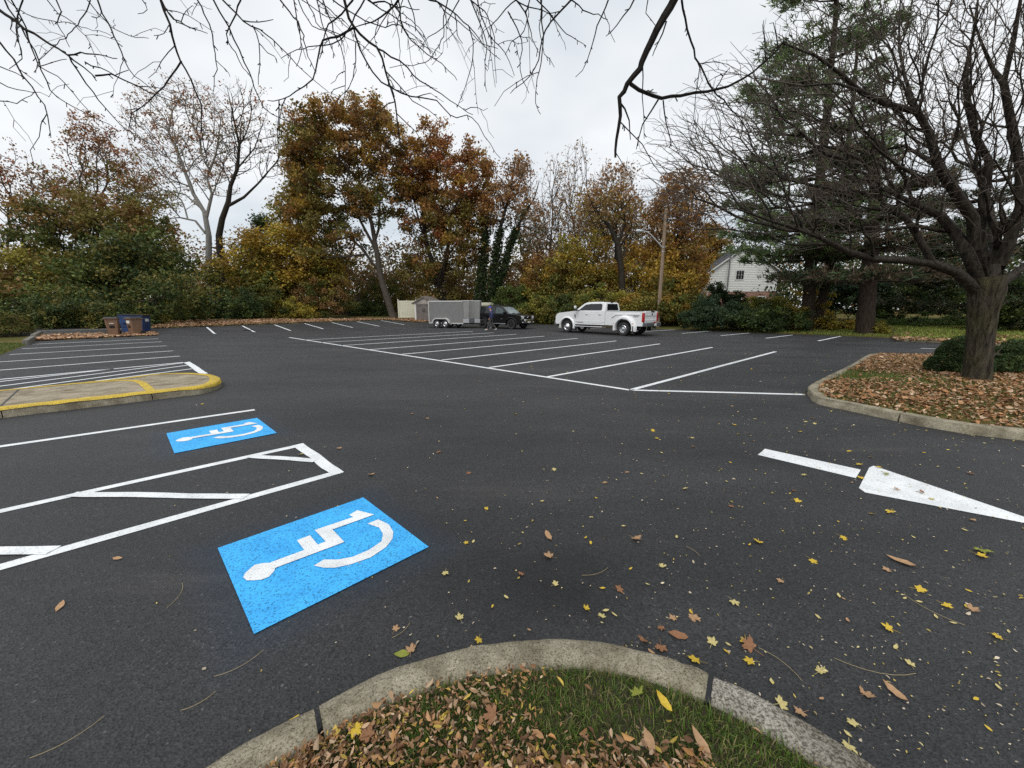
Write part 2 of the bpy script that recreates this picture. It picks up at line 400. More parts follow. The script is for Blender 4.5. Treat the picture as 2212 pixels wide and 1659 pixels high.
BARK_LIMB = bark_material('dark_limb_bark', (.008, .0065, .005), (.075, .063, .05), 1.3, .02)
BARK_TWIG = bark_material('twig_bark', (.045, .036, .029), (.17, .14, .115), 3, .004)
BARK_WHITE = bark_material('pale_sycamore_bark', (.15, .14, .125), (.40, .385, .355))
BARK_NEAR = bark_material('black_twig_bark', (.010, .009, .008), (.035, .03, .026), 4, .003)
BARK_PINE = bark_material('pine_bark', (.02, .014, .010), (.075, .055, .042))
# ------------------------------------------------------------------ ground, lot, kerbs and markings
def ground_material():
    m = bpy.data.materials.new('lawn_and_leaf_ground'); m.use_nodes = True
    t, NN, LL = nodes(m); b = t.nodes['Principled BSDF']
    c = NN('ShaderNodeTexCoord')
    n = NN('ShaderNodeTexNoise'); n.inputs['Scale'].default_value = .35; n.inputs['Detail'].default_value = 6; LL(c.outputs['Object'], n.inputs['Vector'])
    f = NN('ShaderNodeTexNoise'); f.inputs['Scale'].default_value = 14; f.inputs['Detail'].default_value = 6; f.inputs['Roughness'].default_value = .75; LL(c.outputs['Object'], f.inputs['Vector'])
    ad = NN('ShaderNodeMath'); ad.operation = 'ADD'; LL(n.outputs['Fac'], ad.inputs[0]); LL(f.outputs['Fac'], ad.inputs[1])
    hf = NN('ShaderNodeMath'); hf.operation = 'MULTIPLY'; hf.inputs[1].default_value = .5; LL(ad.outputs[0], hf.inputs[0])
    r = NN('ShaderNodeValToRGB'); LL(hf.outputs[0], r.inputs[0])
    r.color_ramp.elements[0].position = .36; r.color_ramp.elements[0].color = (.045, .055, .016, 1)
    r.color_ramp.elements[1].position = .64; r.color_ramp.elements[1].color = (.17, .105, .045, 1)
    e = r.color_ramp.elements.new(.48); e.color = (.085, .085, .022, 1)
    LL(r.outputs[0], b.inputs['Base Color']); b.inputs['Roughness'].default_value = .95; b.inputs['Specular IOR Level'].default_value = .1
    bp = NN('ShaderNodeBump'); bp.inputs['Distance'].default_value = .03; LL(f.outputs['Fac'], bp.inputs['Height']); LL(bp.outputs[0], b.inputs['Normal'])
    return m
GROUND = ground_material()

def axis(lo, a, b, hi, fine, coarse):
    return np.concatenate([np.arange(lo, a, coarse), np.arange(a, b, fine), np.arange(b, hi + coarse, coarse)])
us = axis(-130, -9, 42, 230, .35, 8); ws = axis(-130, 12, 52, 230, .35, 8)
UU, WW = np.meshgrid(us, ws, indexing='ij')
XX, YY = (UU - WW) * SQ, (UU + WW) * SQ
ZZ = ground_z(XX, YY) + RNG.normal(0, .008, XX.shape)
V = np.stack([XX, YY, ZZ], -1).reshape(-1, 3)
ni, nj = XX.shape
I, J = np.meshgrid(np.arange(ni - 1), np.arange(nj - 1), indexing='ij')
q = (I * nj + J).ravel()
ground = link('ground', fast_mesh('ground', V, np.stack([q, q + nj, q + nj + 1, q + 1], 1), smooth=True), GROUND)
tag(ground, kind='structure', label='lawn and leaf covered ground around the car park')

us = np.arange(-16, 32.2, .8); ws = np.concatenate([np.arange(-40, 32, 3), np.arange(32, 44, .5)])
UU, WW = np.meshgrid(us, ws, indexing='ij'); XX, YY = (UU - WW) * SQ, (UU + WW) * SQ
V = np.stack([XX, YY, asph_z(UU, WW)], -1).reshape(-1, 3); ni, nj = XX.shape
I, J = np.meshgrid(np.arange(ni - 1), np.arange(nj - 1), indexing='ij'); q = (I * nj + J).ravel()
lot = link('parking_lot', fast_mesh('parking_lot', V, np.stack([q, q + nj, q + nj + 1, q + 1], 1), smooth=True), ASPHALT)
tag(lot, kind='structure', label='freshly sealed black asphalt car park')

def strip(pts, width, name, material=WHITE_PAINT, dz=.004, label=None, n=10):
    """painted band along a 2-point path in lot coordinates, following the asphalt, ends a little uneven"""
    (u0, w0), (u1, w1) = pts
    t = np.linspace(0, 1, n)
    cu, cw = u0 + (u1 - u0) * t, w0 + (w1 - w0) * t
    wob = np.sin(t * 9 + u0 * 3) * .006
    d = np.array([u1 - u0, w1 - w0]); d /= np.linalg.norm(d); nn = np.array([-d[1], d[0]])
    vs = []
    for s in (-.5, .5):
        jit = RNG.normal(0, width * .02, n)
        uu = cu + nn[0] * (width * s + jit + wob); ww = cw + nn[1] * (width * s + jit + wob)
        vs.append(np.stack([(uu - ww) * SQ, (uu + ww) * SQ, asph_z(uu, ww) + dz], 1))
    v = np.concatenate(vs); i = np.arange(n - 1)
    o = link(name, fast_mesh(name, v, np.stack([i, i + 1, i + 1 + n, i + n], 1)), material, lot)
    if label: o['label'] = label
    return o
def patch(poly, name, material, dz, parent=lot, label=None):
    b = MB(); b.v = [UW(u, w, dz) for u, w in poly]; b.f = [tuple(range(len(poly)))]
    o = b.build(name, material, parent)
    if o.data.polygons[0].normal.z < 0: o.data.flip_normals()
    if label: o['label'] = label
    return o
LW = .12
# stalls in the middle of the lot: base line and nine long lines
strip([(-6.6 + 13.36, 25.2), (7.36, 3.85)], .12, 'parking_line', label='long white base line of the middle stalls')
base = [(6.77, 25.2), (6.77, 20.4), (6.98, 17.55), (7.12, 14.96), (7.22, 12.65), (7.33, 10.56), (7.34, 8.27), (7.36, 6.09), (7.37, 3.84)]
ends = [(18.1, 23.1), (18.55, 20.86), (18.12, 17.8), (18.13, 15.42), (18.05, 12.9), (17.95, 10.45), (18.07, 8.06), (17.97, 5.7), (18.05, 3.36)]
base = [(6.9, w) for w in (22.6, 20.3, 18.0, 15.0 + .4, 13.0, 10.6, 8.27, 6.09, 3.84)]
ends = [(18.1, w) for w in (22.2, 19.9, 17.7, 15.3, 12.85, 10.4, 8.06, 5.7, 3.36)]
ub = [6.75, 6.8, 6.95, 7.1, 7.2, 7.3, 7.34, 7.36, 7.37]
for (u0, w0), (u1, w1), uu in zip(base, ends, ub):
    strip([(uu, w0), (u1, w1)], LW, 'parking_line')
strip([(7.38, 3.82), (9.42, 1.18)], LW, 'parking_line')
# left block of stalls
for w0, w1, u0 in ((29.0, 29.36, -3.2), (26.13, 26.56, -3.16), (23.19, 23.57, -3.13), (20.2, 20.56, -3.3), (17.4, 18.15, -3.3), (14.95, 15.95, -3.6)):
    strip([(u0, w0), (1.28, w1)], LW, 'parking_line')
strip([(1.27, 15.99), (1.33, 12.75)], .16, 'parking_line')
for a, b_ in (((-2.9, 14.45), (-.36, 15.62)), ((-2.6, 13.6), (1.18, 15.8)), ((-1.9, 13.15), (1.2, 15.04)), ((-.64, 13.3), (1.22, 14.06))):
    strip([a, b_], .1, 'hatch_line')
# far left row on the rising asphalt
for (u0, w0) in ((4.27, 32.3), (6.61, 32.63), (8.96, 32.75), (11.5, 33.3), (14.0, 33.5), (16.6, 33.8), (19.5, 34.4)):
    strip([(u0, w0), (u0 + .25, min(w0 + 5.3, float(lot_edge(u0)) - .1))], LW, 'parking_line')
# right row
for (u0, w0, u1, w1) in ((26.9, 13.2, 30.9, 12.6), (26.6, 10.4, 31.0, 9.9), (26.2, 7.84, 30.4, 7.27), (25.74, 5.32, 30.1, 4.81), (25.58, 2.94, 30.8, 2.5), (26.9, 15.9, 30.9, 15.3), (27, 18.6, 30.9, 18.1), (27, 21.3, 30.9, 20.8), (24.0, -.74, 24.7, -2.6)):
    strip([(u0, w0), (u1, w1)], LW, 'parking_line')
# accessible stalls: aisle, stall line, two blue squares with the wheelchair symbol
strip([(-6, 5.32), (1.40, 5.14)], .1, 'parking_line'); strip([(-6, 4.13), (1.42, 3.98)], .1, 'parking_line')
strip([(1.36, 5.19), (1.37, 3.93)], .12, 'parking_line', dz=.006)
for a, b_ in (((.83, 5.16), (1.33, 4.47)), ((-.55, 5.22), (.58, 4.02)), ((-1.93, 5.3), (-.57, 4.05))):
    strip([a, b_], .095, 'hatch_line', dz=.008)
strip([(-4.5, 7.98), (1.38, 7.55)], .1, 'parking_line')
HEAD = [(0.32, 2.75), (0.34, 2.79), (0.4, 2.84), (0.45, 2.82), (0.49, 2.78), (0.5, 2.73), (0.48, 2.68), (0.44, 2.64), (0.4, 2.64), (0.36, 2.67), (0.33, 2.7)]
BODY = [(0.48, 2.79), (0.69, 2.775), (0.69, 2.94), (0.78, 2.94), (0.78, 2.775), (0.835, 2.775), (0.83, 2.99), (1.12, 2.965), (1.11, 3.02), (1.19, 3.05), (1.26, 2.88), (0.93, 2.9), (0.93, 2.67), (0.48, 2.705)]
WHEEL = [(1.16, 2.79), (1.25, 2.79), (1.275, 2.66), (1.25, 2.54), (1.2, 2.46), (1.12, 2.4), (0.99, 2.365), (0.86, 2.39), (0.77, 2.43), (0.72, 2.48), (0.68, 2.55), (0.75, 2.57), (0.82, 2.50), (0.9, 2.46), (1.02, 2.455), (1.13, 2.49), (1.18, 2.57), (1.20, 2.67)]
OVER = overspray_material(.53, .26)
for cu, cw, lab in ((.80, 2.72, 'near blue accessible parking square with white wheelchair symbol'), (.755, 6.41, 'farther blue accessible parking square with white wheelchair symbol')):
    ov = link('blue_overspray', fast_mesh('blue_overspray', np.array([(-.9, -.9, 0), (.9, -.9, 0), (.9, .9, 0), (-.9, .9, 0)]), np.array([[0, 1, 2, 3]])), OVER, lot)
    ov.location = UW(cu, cw, .004); ov.rotation_euler = (0, 0, R(45))
    sq = patch([(cu - .535, cw - .525), (cu + .54, cw - .53), (cu + .53, cw + .525), (cu - .54, cw + .53)], 'blue_square', BLUE_PAINT, .008, label=lab)
    for nm, pl in (('symbol_head', HEAD), ('symbol_body', BODY), ('symbol_wheel', WHEEL)):
        patch([(u - .80 + cu, w - 2.72 + cw) for u, w in pl], nm, WHITE_PAINT, .012 if nm != 'symbol_body' else .014, sq)
patch([(5.36, .97), (5.36, .09), (5.05, .11), (5.07, .98)], 'arrow_shaft', WHITE_PAINT, .004)
patch([(5.60, .0), (5.5, .03), (4.78, .07), (4.70, .02), (4.95, -1.12)], 'arrow_head', WHITE_PAINT, .004)
grate = patch([(6.2, 34.1), (6.9, 34.1), (6.9, 34.75), (6.2, 34.75)], 'drain_grate', mat('grate_iron', (.012, .012, .012), .6, .6), .064 + .02)

def smooth_path(pts, step=.12, closed=False):
    """Catmull-Rom through the points, resampled"""
    P = [np.array(p, float) for p in pts]; out = []
    n = len(P)
    for i in range(n - 1):
        p0, p1, p2, p3 = P[max(i - 1, 0)], P[i], P[i + 1], P[min(i + 2, n - 1)]
        k = max(2, int(np.linalg.norm(p2 - p1) / step))
        for j in range(k):
            t = j / k
            out.append(.5 * ((2 * p1) + (-p0 + p2) * t + (2 * p0 - 5 * p1 + 4 * p2 - p3) * t * t + (-p0 + 3 * p1 - 3 * p2 + p3) * t ** 3))
    out.append(P[-1])
    return np.array(out)
def kerb_run(outer, width, h, parent, joints, mats, side=1, z0=-.03, name='kerb_stone', gap=.012, rough=.006, top=None):
    """kerb stones along a path of the outer edge (world xy). joints: path indices where one stone ends. side: +1 = body lies left of the path"""
    d = np.gradient(outer, axis=0); d /= np.linalg.norm(d, axis=1)[:, None]
    nrm = np.stack([-d[:, 1], d[:, 0]], 1) * side
    js = [0] + list(joints) + [len(outer) - 1]
    made = []
    for k in range(len(js) - 1):
        i0, i1 = js[k], js[k + 1]
        idx = np.arange(i0, i1 + 1)
        P = outer[idx].copy()
        if k > 0: P[0] = P[0] + d[idx[0]] * gap
        if k < len(js) - 2: P[-1] = P[-1] - d[idx[-1]] * gap
        nn = nrm[idx]
        prof = [(0, z0), (.004, h * .55), (.010, h - .022), (.022, h - .006), (.045, h), (width * .5, h + .003), (width - .03, h), (width - .008, h - .01), (width, h - .03), (width, z0)]
        V = []
        for a, z in prof:
            j = RNG.normal(0, rough, (len(P), 2)) * .6 + (np.sin(np.arange(len(P)) * .31 + k * 2 + a * 40) * np.sin(np.arange(len(P)) * .117 + a * 9))[:, None] * rough * .9 if z > 0 else np.zeros((len(P), 2))
            if z > 0:
                j = np.stack([np.convolve(np.pad(j[:, q_], 2, 'edge'), [.15, .22, .26, .22, .15], 'valid') * 1.5 for q_ in (0, 1)], 1)
            if a < .05 and z > .1:
                for c_ in RNG.integers(0, len(P), max(1, len(P) // 28)): j[max(0, c_ - 1):c_ + 2, 0] += RNG.uniform(.004, .012)
            q = P + nn * (a + j[:, :1]); V.append(np.concatenate([q, (z + j[:, 1:] * .6)], 1))
        V = np.stack(V, 1); m = len(prof)       # (n, m, 3)
        a = (np.arange(len(P) - 1)[:, None] * m + np.arange(m - 1)[None]).ravel()
        F = np.stack([a, a + 1, a + 1 + m, a + m], 1)
        b = MB(); b.v = [tuple(p) for p in V.reshape(-1, 3)]; b.f = [tuple(x) for x in F]
        b.f += [tuple(range(m)), tuple(range((len(P) - 1) * m, len(P) * m))]
        o = b.build(name, mats[k % len(mats)], parent, smooth=60)
        made.append(o)
    return made

# island where the photographer stands
isl = empty('planting_island', (0, 0, 0), kind='structure', label='kerbed grass island in the foreground')
near_outer = smooth_path([(-2.3, -3.0), (-2.1, -1.2), (-1.75, .1), (-1.38, .76), (-1.03, 1.12), (-.80, 1.285), (-.56, 1.44), (-.25, 1.55), (-.01, 1.595), (.23, 1.61), (.5, 1.58), (.78, 1.485), (.885, 1.425), (1.04, 1.325), (1.17, 1.21), (1.31, 1.03), (1.55, .6), (1.8, -.2), (2.1, -1.5), (2.3, -3)], .03)
j1 = int(np.argmin(np.hypot(near_outer[:, 0] + .80, near_outer[:, 1] - 1.285))); j2 = int(np.argmin(np.hypot(near_outer[:, 0] - .885, near_outer[:, 1] - 1.425)))
kerb_run(near_outer, .165, .13, isl, [j1, j2], [KERB, KERB, KERB_ROUGH], side=-1, gap=.010)
for jj in (j2,):
    p = near_outer[jj]; d = near_outer[jj + 1] - near_outer[jj - 1]; a = math.atan2(d[1], d[0])
    MB().box(-.010, .012, -.17, -.005, 0, .128 if jj == j2 else .10, Matrix.Translation((p[0], p[1], 0)) @ Matrix.Rotation(a, 4, 'Z')).build('joint_filler', TAR, isl)
SOIL = mat('soil', (.07, .05, .03), .95, var=.4, vscale=25, bump=.02, col2=(.03, .035, .012))
inner = near_outer + np.stack([0 * near_outer[:, 0], 0 * near_outer[:, 0]], 1)
dd = np.gradient(near_outer, axis=0); dd /= np.linalg.norm(dd, axis=1)[:, None]
inner = near_outer - np.stack([-dd[:, 1], dd[:, 0]], 1) * .15
b = MB(); b.v = [(x, y, .105) for x, y in inner]; b.f = [tuple(range(len(inner)))]
soil_o = b.build('soil_bed', SOIL, isl)

# island with the big bare tree on the right
isr = empty('planting_island', (10.7, 8.8, 0), kind='structure', label='kerbed leaf covered island under the bare tree')
right_uw = [(30, -7), (24, -4.2), (19.9, -.9), (18.9, .15), (18.3, .62), (14, .9), (10.2, 1.17), (9.2, 1.06), (8.62, .85), (8.43, .43), (8.15, -.17), (8.0, -.66), (8.1, -1.34), (9.2, -3.5), (11.5, -6.5), (15, -9)]
right_outer = smooth_path([UW(u, w)[:2] for u, w in right_uw], .25)
base_xy = np.array([10.7, 8.8])
jr = [int(np.argmin(np.hypot(*(right_outer - np.array(UW(u, w)[:2])).T))) for u, w in ((18.3, .62), (14.2, .9), (10.2, 1.17), (8.2, -.1), (8.6, -2.4))]
for o in kerb_run(right_outer, .17, .13, isr, jr, [KERB], side=1, rough=.008):
    o.location = (-10.7, -8.8, 0)
dd = np.gradient(right_outer, axis=0); dd /= np.linalg.norm(dd, axis=1)[:, None]
rin = right_outer + np.stack([-dd[:, 1], dd[:, 0]], 1) * .15
def fan_fill(poly, zc, z, c):
    """a low mound inside a closed outline"""
    n = len(poly); rings = [1, .85, .6, .3]
    v = []
    for r in rings:
        zz = z + (zc - z) * (1 - r ** 2)
        v += [(c[0] + (p[0] - c[0]) * r, c[1] + (p[1] - c[1]) * r, zz) for p in poly]
    v.append((c[0], c[1], zc)); f = []
    for k in range(len(rings) - 1):
        f += [(k * n + i, k * n + (i + 1) % n, (k + 1) * n + (i + 1) % n, (k + 1) * n + i) for i in range(n)]
    k = len(rings) - 1
    f += [(k * n + i, k * n + (i + 1) % n, len(v) - 1) for i in range(n)]
    b = MB(); b.v = v; b.f = f
    return b
RC = np.array(UW(15, -2.2)[:2])
fan_fill([tuple(p) for p in rin], .24, .105, RC).build('soil_bed', GROUND, isr, smooth=60).location = (-10.7, -8.8, 0)

# concrete walk with yellow kerb on the left
isy = empty('concrete_island', UW(0, 11), kind='structure', label='raised concrete walk with yellow painted kerb on the left')
off = np.array(UW(0, 11))
yo = [(-9, 9.85), (-5, 9.82), (-1.54, 9.79), (-.75, 9.77), (.2, 9.74), (.95, 9.76), (1.24, 10.09), (1.38, 10.58), (1.38, 11.05), (1.26, 11.58), (.98, 12.05), (.6, 12.33), (.25, 12.40), (-.31, 12.15), (-1.84, 12.05), (-5, 12.1), (-9, 12.15)]
yout = smooth_path([UW(u, w)[:2] for u, w in yo], .18)
jy = [int(np.argmin(np.hypot(*(yout - np.array(UW(u, w)[:2])).T))) for u, w in ((-1.57, 9.79), (.21, 9.74), (.3, 12.4), (-1.64, 12.05))]
KERB_FACE = KERB
for o in kerb_run(yout, .2, .148, isy, jy, [KERB_FACE], side=1, rough=.004, gap=.006):
    o.location = -off
dy_ = np.gradient(yout, axis=0); dy_ /= np.linalg.norm(dy_, axis=1)[:, None]; ny = np.stack([-dy_[:, 1], dy_[:, 0]], 1)
def band(path, nrm, a, b_, z, name, m, parent):
    n = len(path)
    zz = np.full((n, 1), z)
    v = np.concatenate([np.concatenate([path + nrm * a, zz], 1), np.concatenate([path + nrm * b_, zz], 1)]); i = np.arange(n - 1)
    o = link(name, fast_mesh(name, v, np.stack([i, i + 1, i + 1 + n, i + n], 1)), m, parent)
    if o.data.polygons[0].normal.z < 0: o.data.flip_normals()
    return o
wob = (np.sin(np.arange(len(yout)) * .9) * .012 + RNG.normal(0, .008, len(yout)))[:, None]
lipz = np.clip(.132 + RNG.normal(0, .004, len(yout)) - .07 * np.exp(-((np.arange(len(yout)) - np.argmin(np.hypot(*(yout - np.array(UW(1.38, 10.8)[:2])).T))) / 5.) ** 2), .02, .14)
rows = [np.concatenate([yout - ny * .006, lipz[:, None]], 1), np.concatenate([yout + ny * .004, np.full((len(yout), 1), .142)], 1), np.concatenate([yout + ny * .03, np.full((len(yout), 1), .1585)], 1), np.concatenate([yout + ny * (.185 + wob), np.full((len(yout), 1), .1585)], 1)]
nY = len(yout); iY = np.arange(nY - 1)
link('yellow_stripe', fast_mesh('yellow_stripe', np.concatenate(rows), np.concatenate([np.stack([iY + k * nY, iY + 1 + k * nY, iY + 1 + (k + 1) * nY, iY + (k + 1) * nY], 1) for k in range(3)])), YELLOW_PAINT, isy).location = -off
yin = yout + ny * .16
b = MB(); b.v = [(*p, .151) for p in yin]; b.f = [tuple(range(len(yin)))]
b.build('walk_slab', WALK, isy).location = -off
yc = smooth_path([UW(u, w)[:2] for u, w in ((-.9, 11.95), (-.3, 11.84), (-.03, 11.6), (.09, 11.2), (.14, 10.7), (.17, 10.3), (.2, 9.9))], .1)
dc = np.gradient(yc, axis=0); dc /= np.linalg.norm(dc, axis=1)[:, None]
band(yc, np.stack([-dc[:, 1], dc[:, 0]], 1), -.06, .07, .156, 'yellow_stripe', YELLOW_PAINT, isy).location = -off
sj = np.array([UW(-1.6, 12.0)[:2], UW(-1.57, 9.9)[:2]]); dj = sj[1] - sj[0]; dj /= np.linalg.norm(dj)
band(sj, np.array([[-dj[1], dj[0]]] * 2), -.012, .012, .155, 'slab_joint', TAR, isy).location = -off

# kerb round the lawn on the far right
isf = empty('lawn_kerb', UW(31, -1), kind='structure', label='low concrete kerb of the lawn beyond the right lane')
fo = smooth_path([UW(u, w)[:2] for u, w in ((31.4, .3), (29.3, .15), (28.3, -.2), (28.2, -1.1), (28.1, -2.5), (27.9, -5), (27.5, -9))], .4)
of = np.array(UW(31, -1))
for o in kerb_run(fo, .16, .11, isf, [6, 12], [KERB], side=1, rough=.006): o.location = -of
pl = [tuple(p) for p in fo] + [UW(40, -9)[:2], UW(40, .3)[:2]]
b = MB(); b.v = [(p[0], p[1], .095 + (.25 if i >= len(fo) else 0)) for i, p in enumerate(pl)]; b.f = [tuple(range(len(pl)))]
b.build('lawn', GROUND, isf).location = -of

# weathered timber edging behind the bins, far left
WOOD_GREY = bark_material('weathered_timber', (.10, .095, .08), (.27, .255, .22), 1.2, .01)
te = empty('timber_edging', UW(-3.4, 31), label='weathered grey timber edging behind the brown bins', cat='edging')
ot = np.array(UW(-3.4, 31))
for a, b_ in (((-3.32, 28.7), (-3.5, 33.0)), ((-3.5, 33.0), (-3.7, 37.6)), ((-3.6, 37.6), (-.9, 37.8)), ((-.9, 37.8), (1.3, 38.0))):
    pa, pb = np.array(UW(*a)), np.array(UW(*b_)); d = pb - pa; an = math.atan2(d[1], d[0]); ln = np.hypot(d[0], d[1])
    z = gz(*((pa + pb) / 2)[:2])
    MB().box(0, ln - .02, -.1, .1, -.1, .2, Matrix.Translation((pa[0] - ot[0], pa[1] - ot[1], z)) @ Matrix.Rotation(an, 4, 'Z')).build('timber', WOOD_GREY, te, bevel=.015)
# ------------------------------------------------------------------ trees and shrubs
def grow(init, parent0, pts, bf=.25):
    """greedy path-weighted spanning tree from the skeleton to the scattered points"""
    M, n = len(init), len(pts)
    P = np.concatenate([init, pts]); par = np.full(M + n, -1); par[:M] = parent0
    plen = np.zeros(M + n)
    for i in range(M):
        if par[i] >= 0: plen[i] = plen[par[i]] + np.linalg.norm(P[i] - P[par[i]])
    D = np.linalg.norm(pts[:, None] - init[None], axis=2) if M * n < 3e7 else None
    if D is not None:
        C = D + bf * plen[None, :M]
        best = C.min(1); bp = C.argmin(1)
    alive = np.ones(n, bool)
    cost = best.copy()
    for _ in range(n):
        j = int(np.argmin(cost))
        i = M + j
        par[i] = bp[j]; plen[i] = plen[bp[j]] + np.linalg.norm(P[i] - P[bp[j]])
        cost[j] = np.inf; alive[j] = False
        c = np.sqrt(((pts - pts[j]) ** 2).sum(1)) + bf * plen[i]
        m = alive & (c < cost)
        cost[m] = c[m]; bp[m] = i
    return P, par
def finish(P, par, M, smooth=2):
    n = len(P)
    order = []                                    # topological: parents first
    kids = [[] for _ in range(n)]
    roots = []
    for i in range(n):
        (kids[par[i]] if par[i] >= 0 else roots).append(i)
    st = list(roots)
    while st:
        i = st.pop(); order.append(i); st += kids[i]
    cnt = np.ones(n)
    for i in reversed(order):
        if par[i] >= 0: cnt[par[i]] += cnt[i]
    main = np.full(n, -1)
    for i in range(n):
        if kids[i]: main[i] = max(kids[i], key=lambda k: cnt[k])
    for _ in range(smooth):
        Q = P.copy()
        ok = np.arange(n) >= M
        has = ok & (main >= 0)
        Q[has] = .5 * P[has] + .25 * P[par[has]] + .25 * P[main[has]]
        P = Q
    return P, cnt, main, np.array([len(k) == 0 for k in kids])
def tubes(P, par, rad, main, sides=5, rmin=0., rmax=1e9, knobby=0.):
    """tapered tubes for every edge; side branches start with their own radius"""
    n = len(P); e = np.where((par >= 0) & (rad > rmin) & (rad <= rmax))[0]
    if not len(e): return None, None
    A, B = P[par[e]], P[e]; rb = rad[e]
    cont = main[par[e]] == e
    ra = np.where(cont, rad[par[e]], np.minimum(rad[par[e]] * .8, rb * 1.25))
    T = np.zeros((n, 3)); ea = np.where(par >= 0)[0]; da = P[ea] - P[par[ea]]; T[ea] = da / np.maximum(np.linalg.norm(da, axis=1), 1e-6)[:, None]; d = T[e]
    ta = np.where((cont & (par[par[e]] >= 0))[:, None], T[par[e]] , d)
    tb = d + np.where((main[e] >= 0)[:, None], 0, 0)
    # the tangent at a node is its own incoming direction
    ref = np.array([.13, .97, .21])
    def ring(C, t, r):
        a = np.cross(t, ref); a /= np.maximum(np.linalg.norm(a, axis=1), 1e-6)[:, None]; b_ = np.cross(a, t)
        k = np.arange(sides) * 2 * math.pi / sides
        if knobby:
            r_ = 1 + knobby * (np.sin(3 * k[None] + 4.1 * C[:, 2:3]) + .7 * np.sin(5 * k[None] - 7.3 * C[:, 2:3] + 1) + .5 * np.sin(7 * k[None] + 2 * C[:, :1] * 3))
            return C[:, None] + (a[:, None] * np.cos(k)[None, :, None] + b_[:, None] * np.sin(k)[None, :, None]) * (r[:, None] * r_)[..., None]
        return C[:, None] + (a[:, None] * np.cos(k)[None, :, None] + b_[:, None] * np.sin(k)[None, :, None]) * r[:, None, None]
    Ra, Rb = ring(A, ta, ra), ring(B, tb, rb)
    m = len(e)
    V = np.concatenate([Ra, Rb], 1).reshape(-1, 3)
    o = np.arange(m)[:, None] * 2 * sides; k = np.arange(sides)[None]; k2 = (k + 1) % sides
    F = np.stack([o + k, o + k2, o + sides + k2, o + sides + k], -1).reshape(-1, 4)
    return V, F
def leaf_quads(C, size, col, rng, up=.35, ratio=.55, droop=0.):
    """kite shaped folded leaves, one quad each"""
    n = len(C)
    nrm = rng.normal(0, 1, (n, 3)); nrm[:, 2] += up * 2.2; nrm /= np.linalg.norm(nrm, axis=1)[:, None]
    a = rng.normal(0, 1, (n, 3)); a[:, 2] -= droop
    a -= nrm * (a * nrm).sum(1)[:, None]; a /= np.linalg.norm(a, axis=1)[:, None]
    b_ = np.cross(nrm, a)
    s = size[:, None]
    fold = nrm * s * rng.uniform(-.15, .25, (n, 1))
    V = np.stack([C - a * s * .5, C + b_ * s * ratio * .5 + fold + a * s * .05, C + a * s * .5, C - b_ * s * ratio * .5 + fold + a * s * .05], 1).reshape(-1, 3)
    F = np.arange(4 * n).reshape(n, 4)
    return V, F, np.repeat(col, 4, 0)
def pick_cols(C, cl, top, bot, rng, z0, z1, var=.3, cvar=.25):
    """cl: cluster index of each leaf. Each cluster leans to one colour of its height's palette"""
    nc = int(cl.max()) + 1
    cz = np.zeros(nc); cn = np.bincount(cl, minlength=nc); cz = np.bincount(cl, C[:, 2], nc) / np.maximum(cn, 1)
    t = np.clip((cz - z0) / max(z1 - z0, .1) + rng.normal(0, .18, nc), 0, 1)
    top, bot = np.array(top), np.array(bot)
    ct, cb_ = top[rng.integers(0, len(top), nc)], bot[rng.integers(0, len(bot), nc)]
    cc = np.where((rng.random(nc) < t)[:, None], ct, cb_) * rng.uniform(1 - cvar, 1 + cvar, (nc, 1))
    col = cc[cl]
    mixc = np.where((rng.random(len(cl)) < t[cl])[:, None], top[rng.integers(0, len(top), len(cl))], bot[rng.integers(0, len(bot), len(cl))])
    k = rng.uniform(0, .6, (len(cl), 1))
    return np.clip((col * (1 - k) + mixc * k) * rng.uniform(1 - var, 1 + var, (len(cl), 1)), 0, 1)
LEAF_MUL, LEAF_SIZE = 1.6, 1.38
# leaf colours, linear
RUST = (.34, .16, .045); BROWN = (.27, .145, .06); RED = (.32, .095, .035); OLIVE = (.20, .165, .04); OCHRE = (.38, .23, .045)
YEL = (.52, .38, .06); YGR = (.32, .29, .05); GRN = (.11, .145, .035); DGR = (.045, .072, .025); TAN = (.33, .215, .115); GOLD = (.46, .31, .045)

def path3(trunk, Y, step=.8):
    pts = np.array([[*at(p[0], p[1], Y + (p[3] if len(p) > 3 else 0)), p[2]] for p in trunk])
    return resample(pts, step)
def resample(pts, step):
    out = [pts[0]]
    for a, b_ in zip(pts[:-1], pts[1:]):
        k = max(1, int(np.linalg.norm(b_[:3] - a[:3]) / step))
        out += [a + (b_ - a) * (j + 1) / k for j in range(k)]
    return np.array(out)
def skeleton(polys, step=.8):
    """polys: list of (n,4) arrays x y z r. Each after the first hangs on its nearest earlier node"""
    P, par, rad = [], [], []
    for k, pl in enumerate(polys):
        pl = resample(np.asarray(pl, float), step)
        if k == 0: prev = -1
        else: prev = int(np.argmin([np.linalg.norm(p - pl[0, :3]) for p in P]))
        for j, q in enumerate(pl):
            if k and j == 0 and np.linalg.norm(P[prev] - q[:3]) < .02: continue
            P.append(q[:3]); par.append(prev); rad.append(q[3]); prev = len(P) - 1
    return np.array(P), np.array(par), np.array(rad)
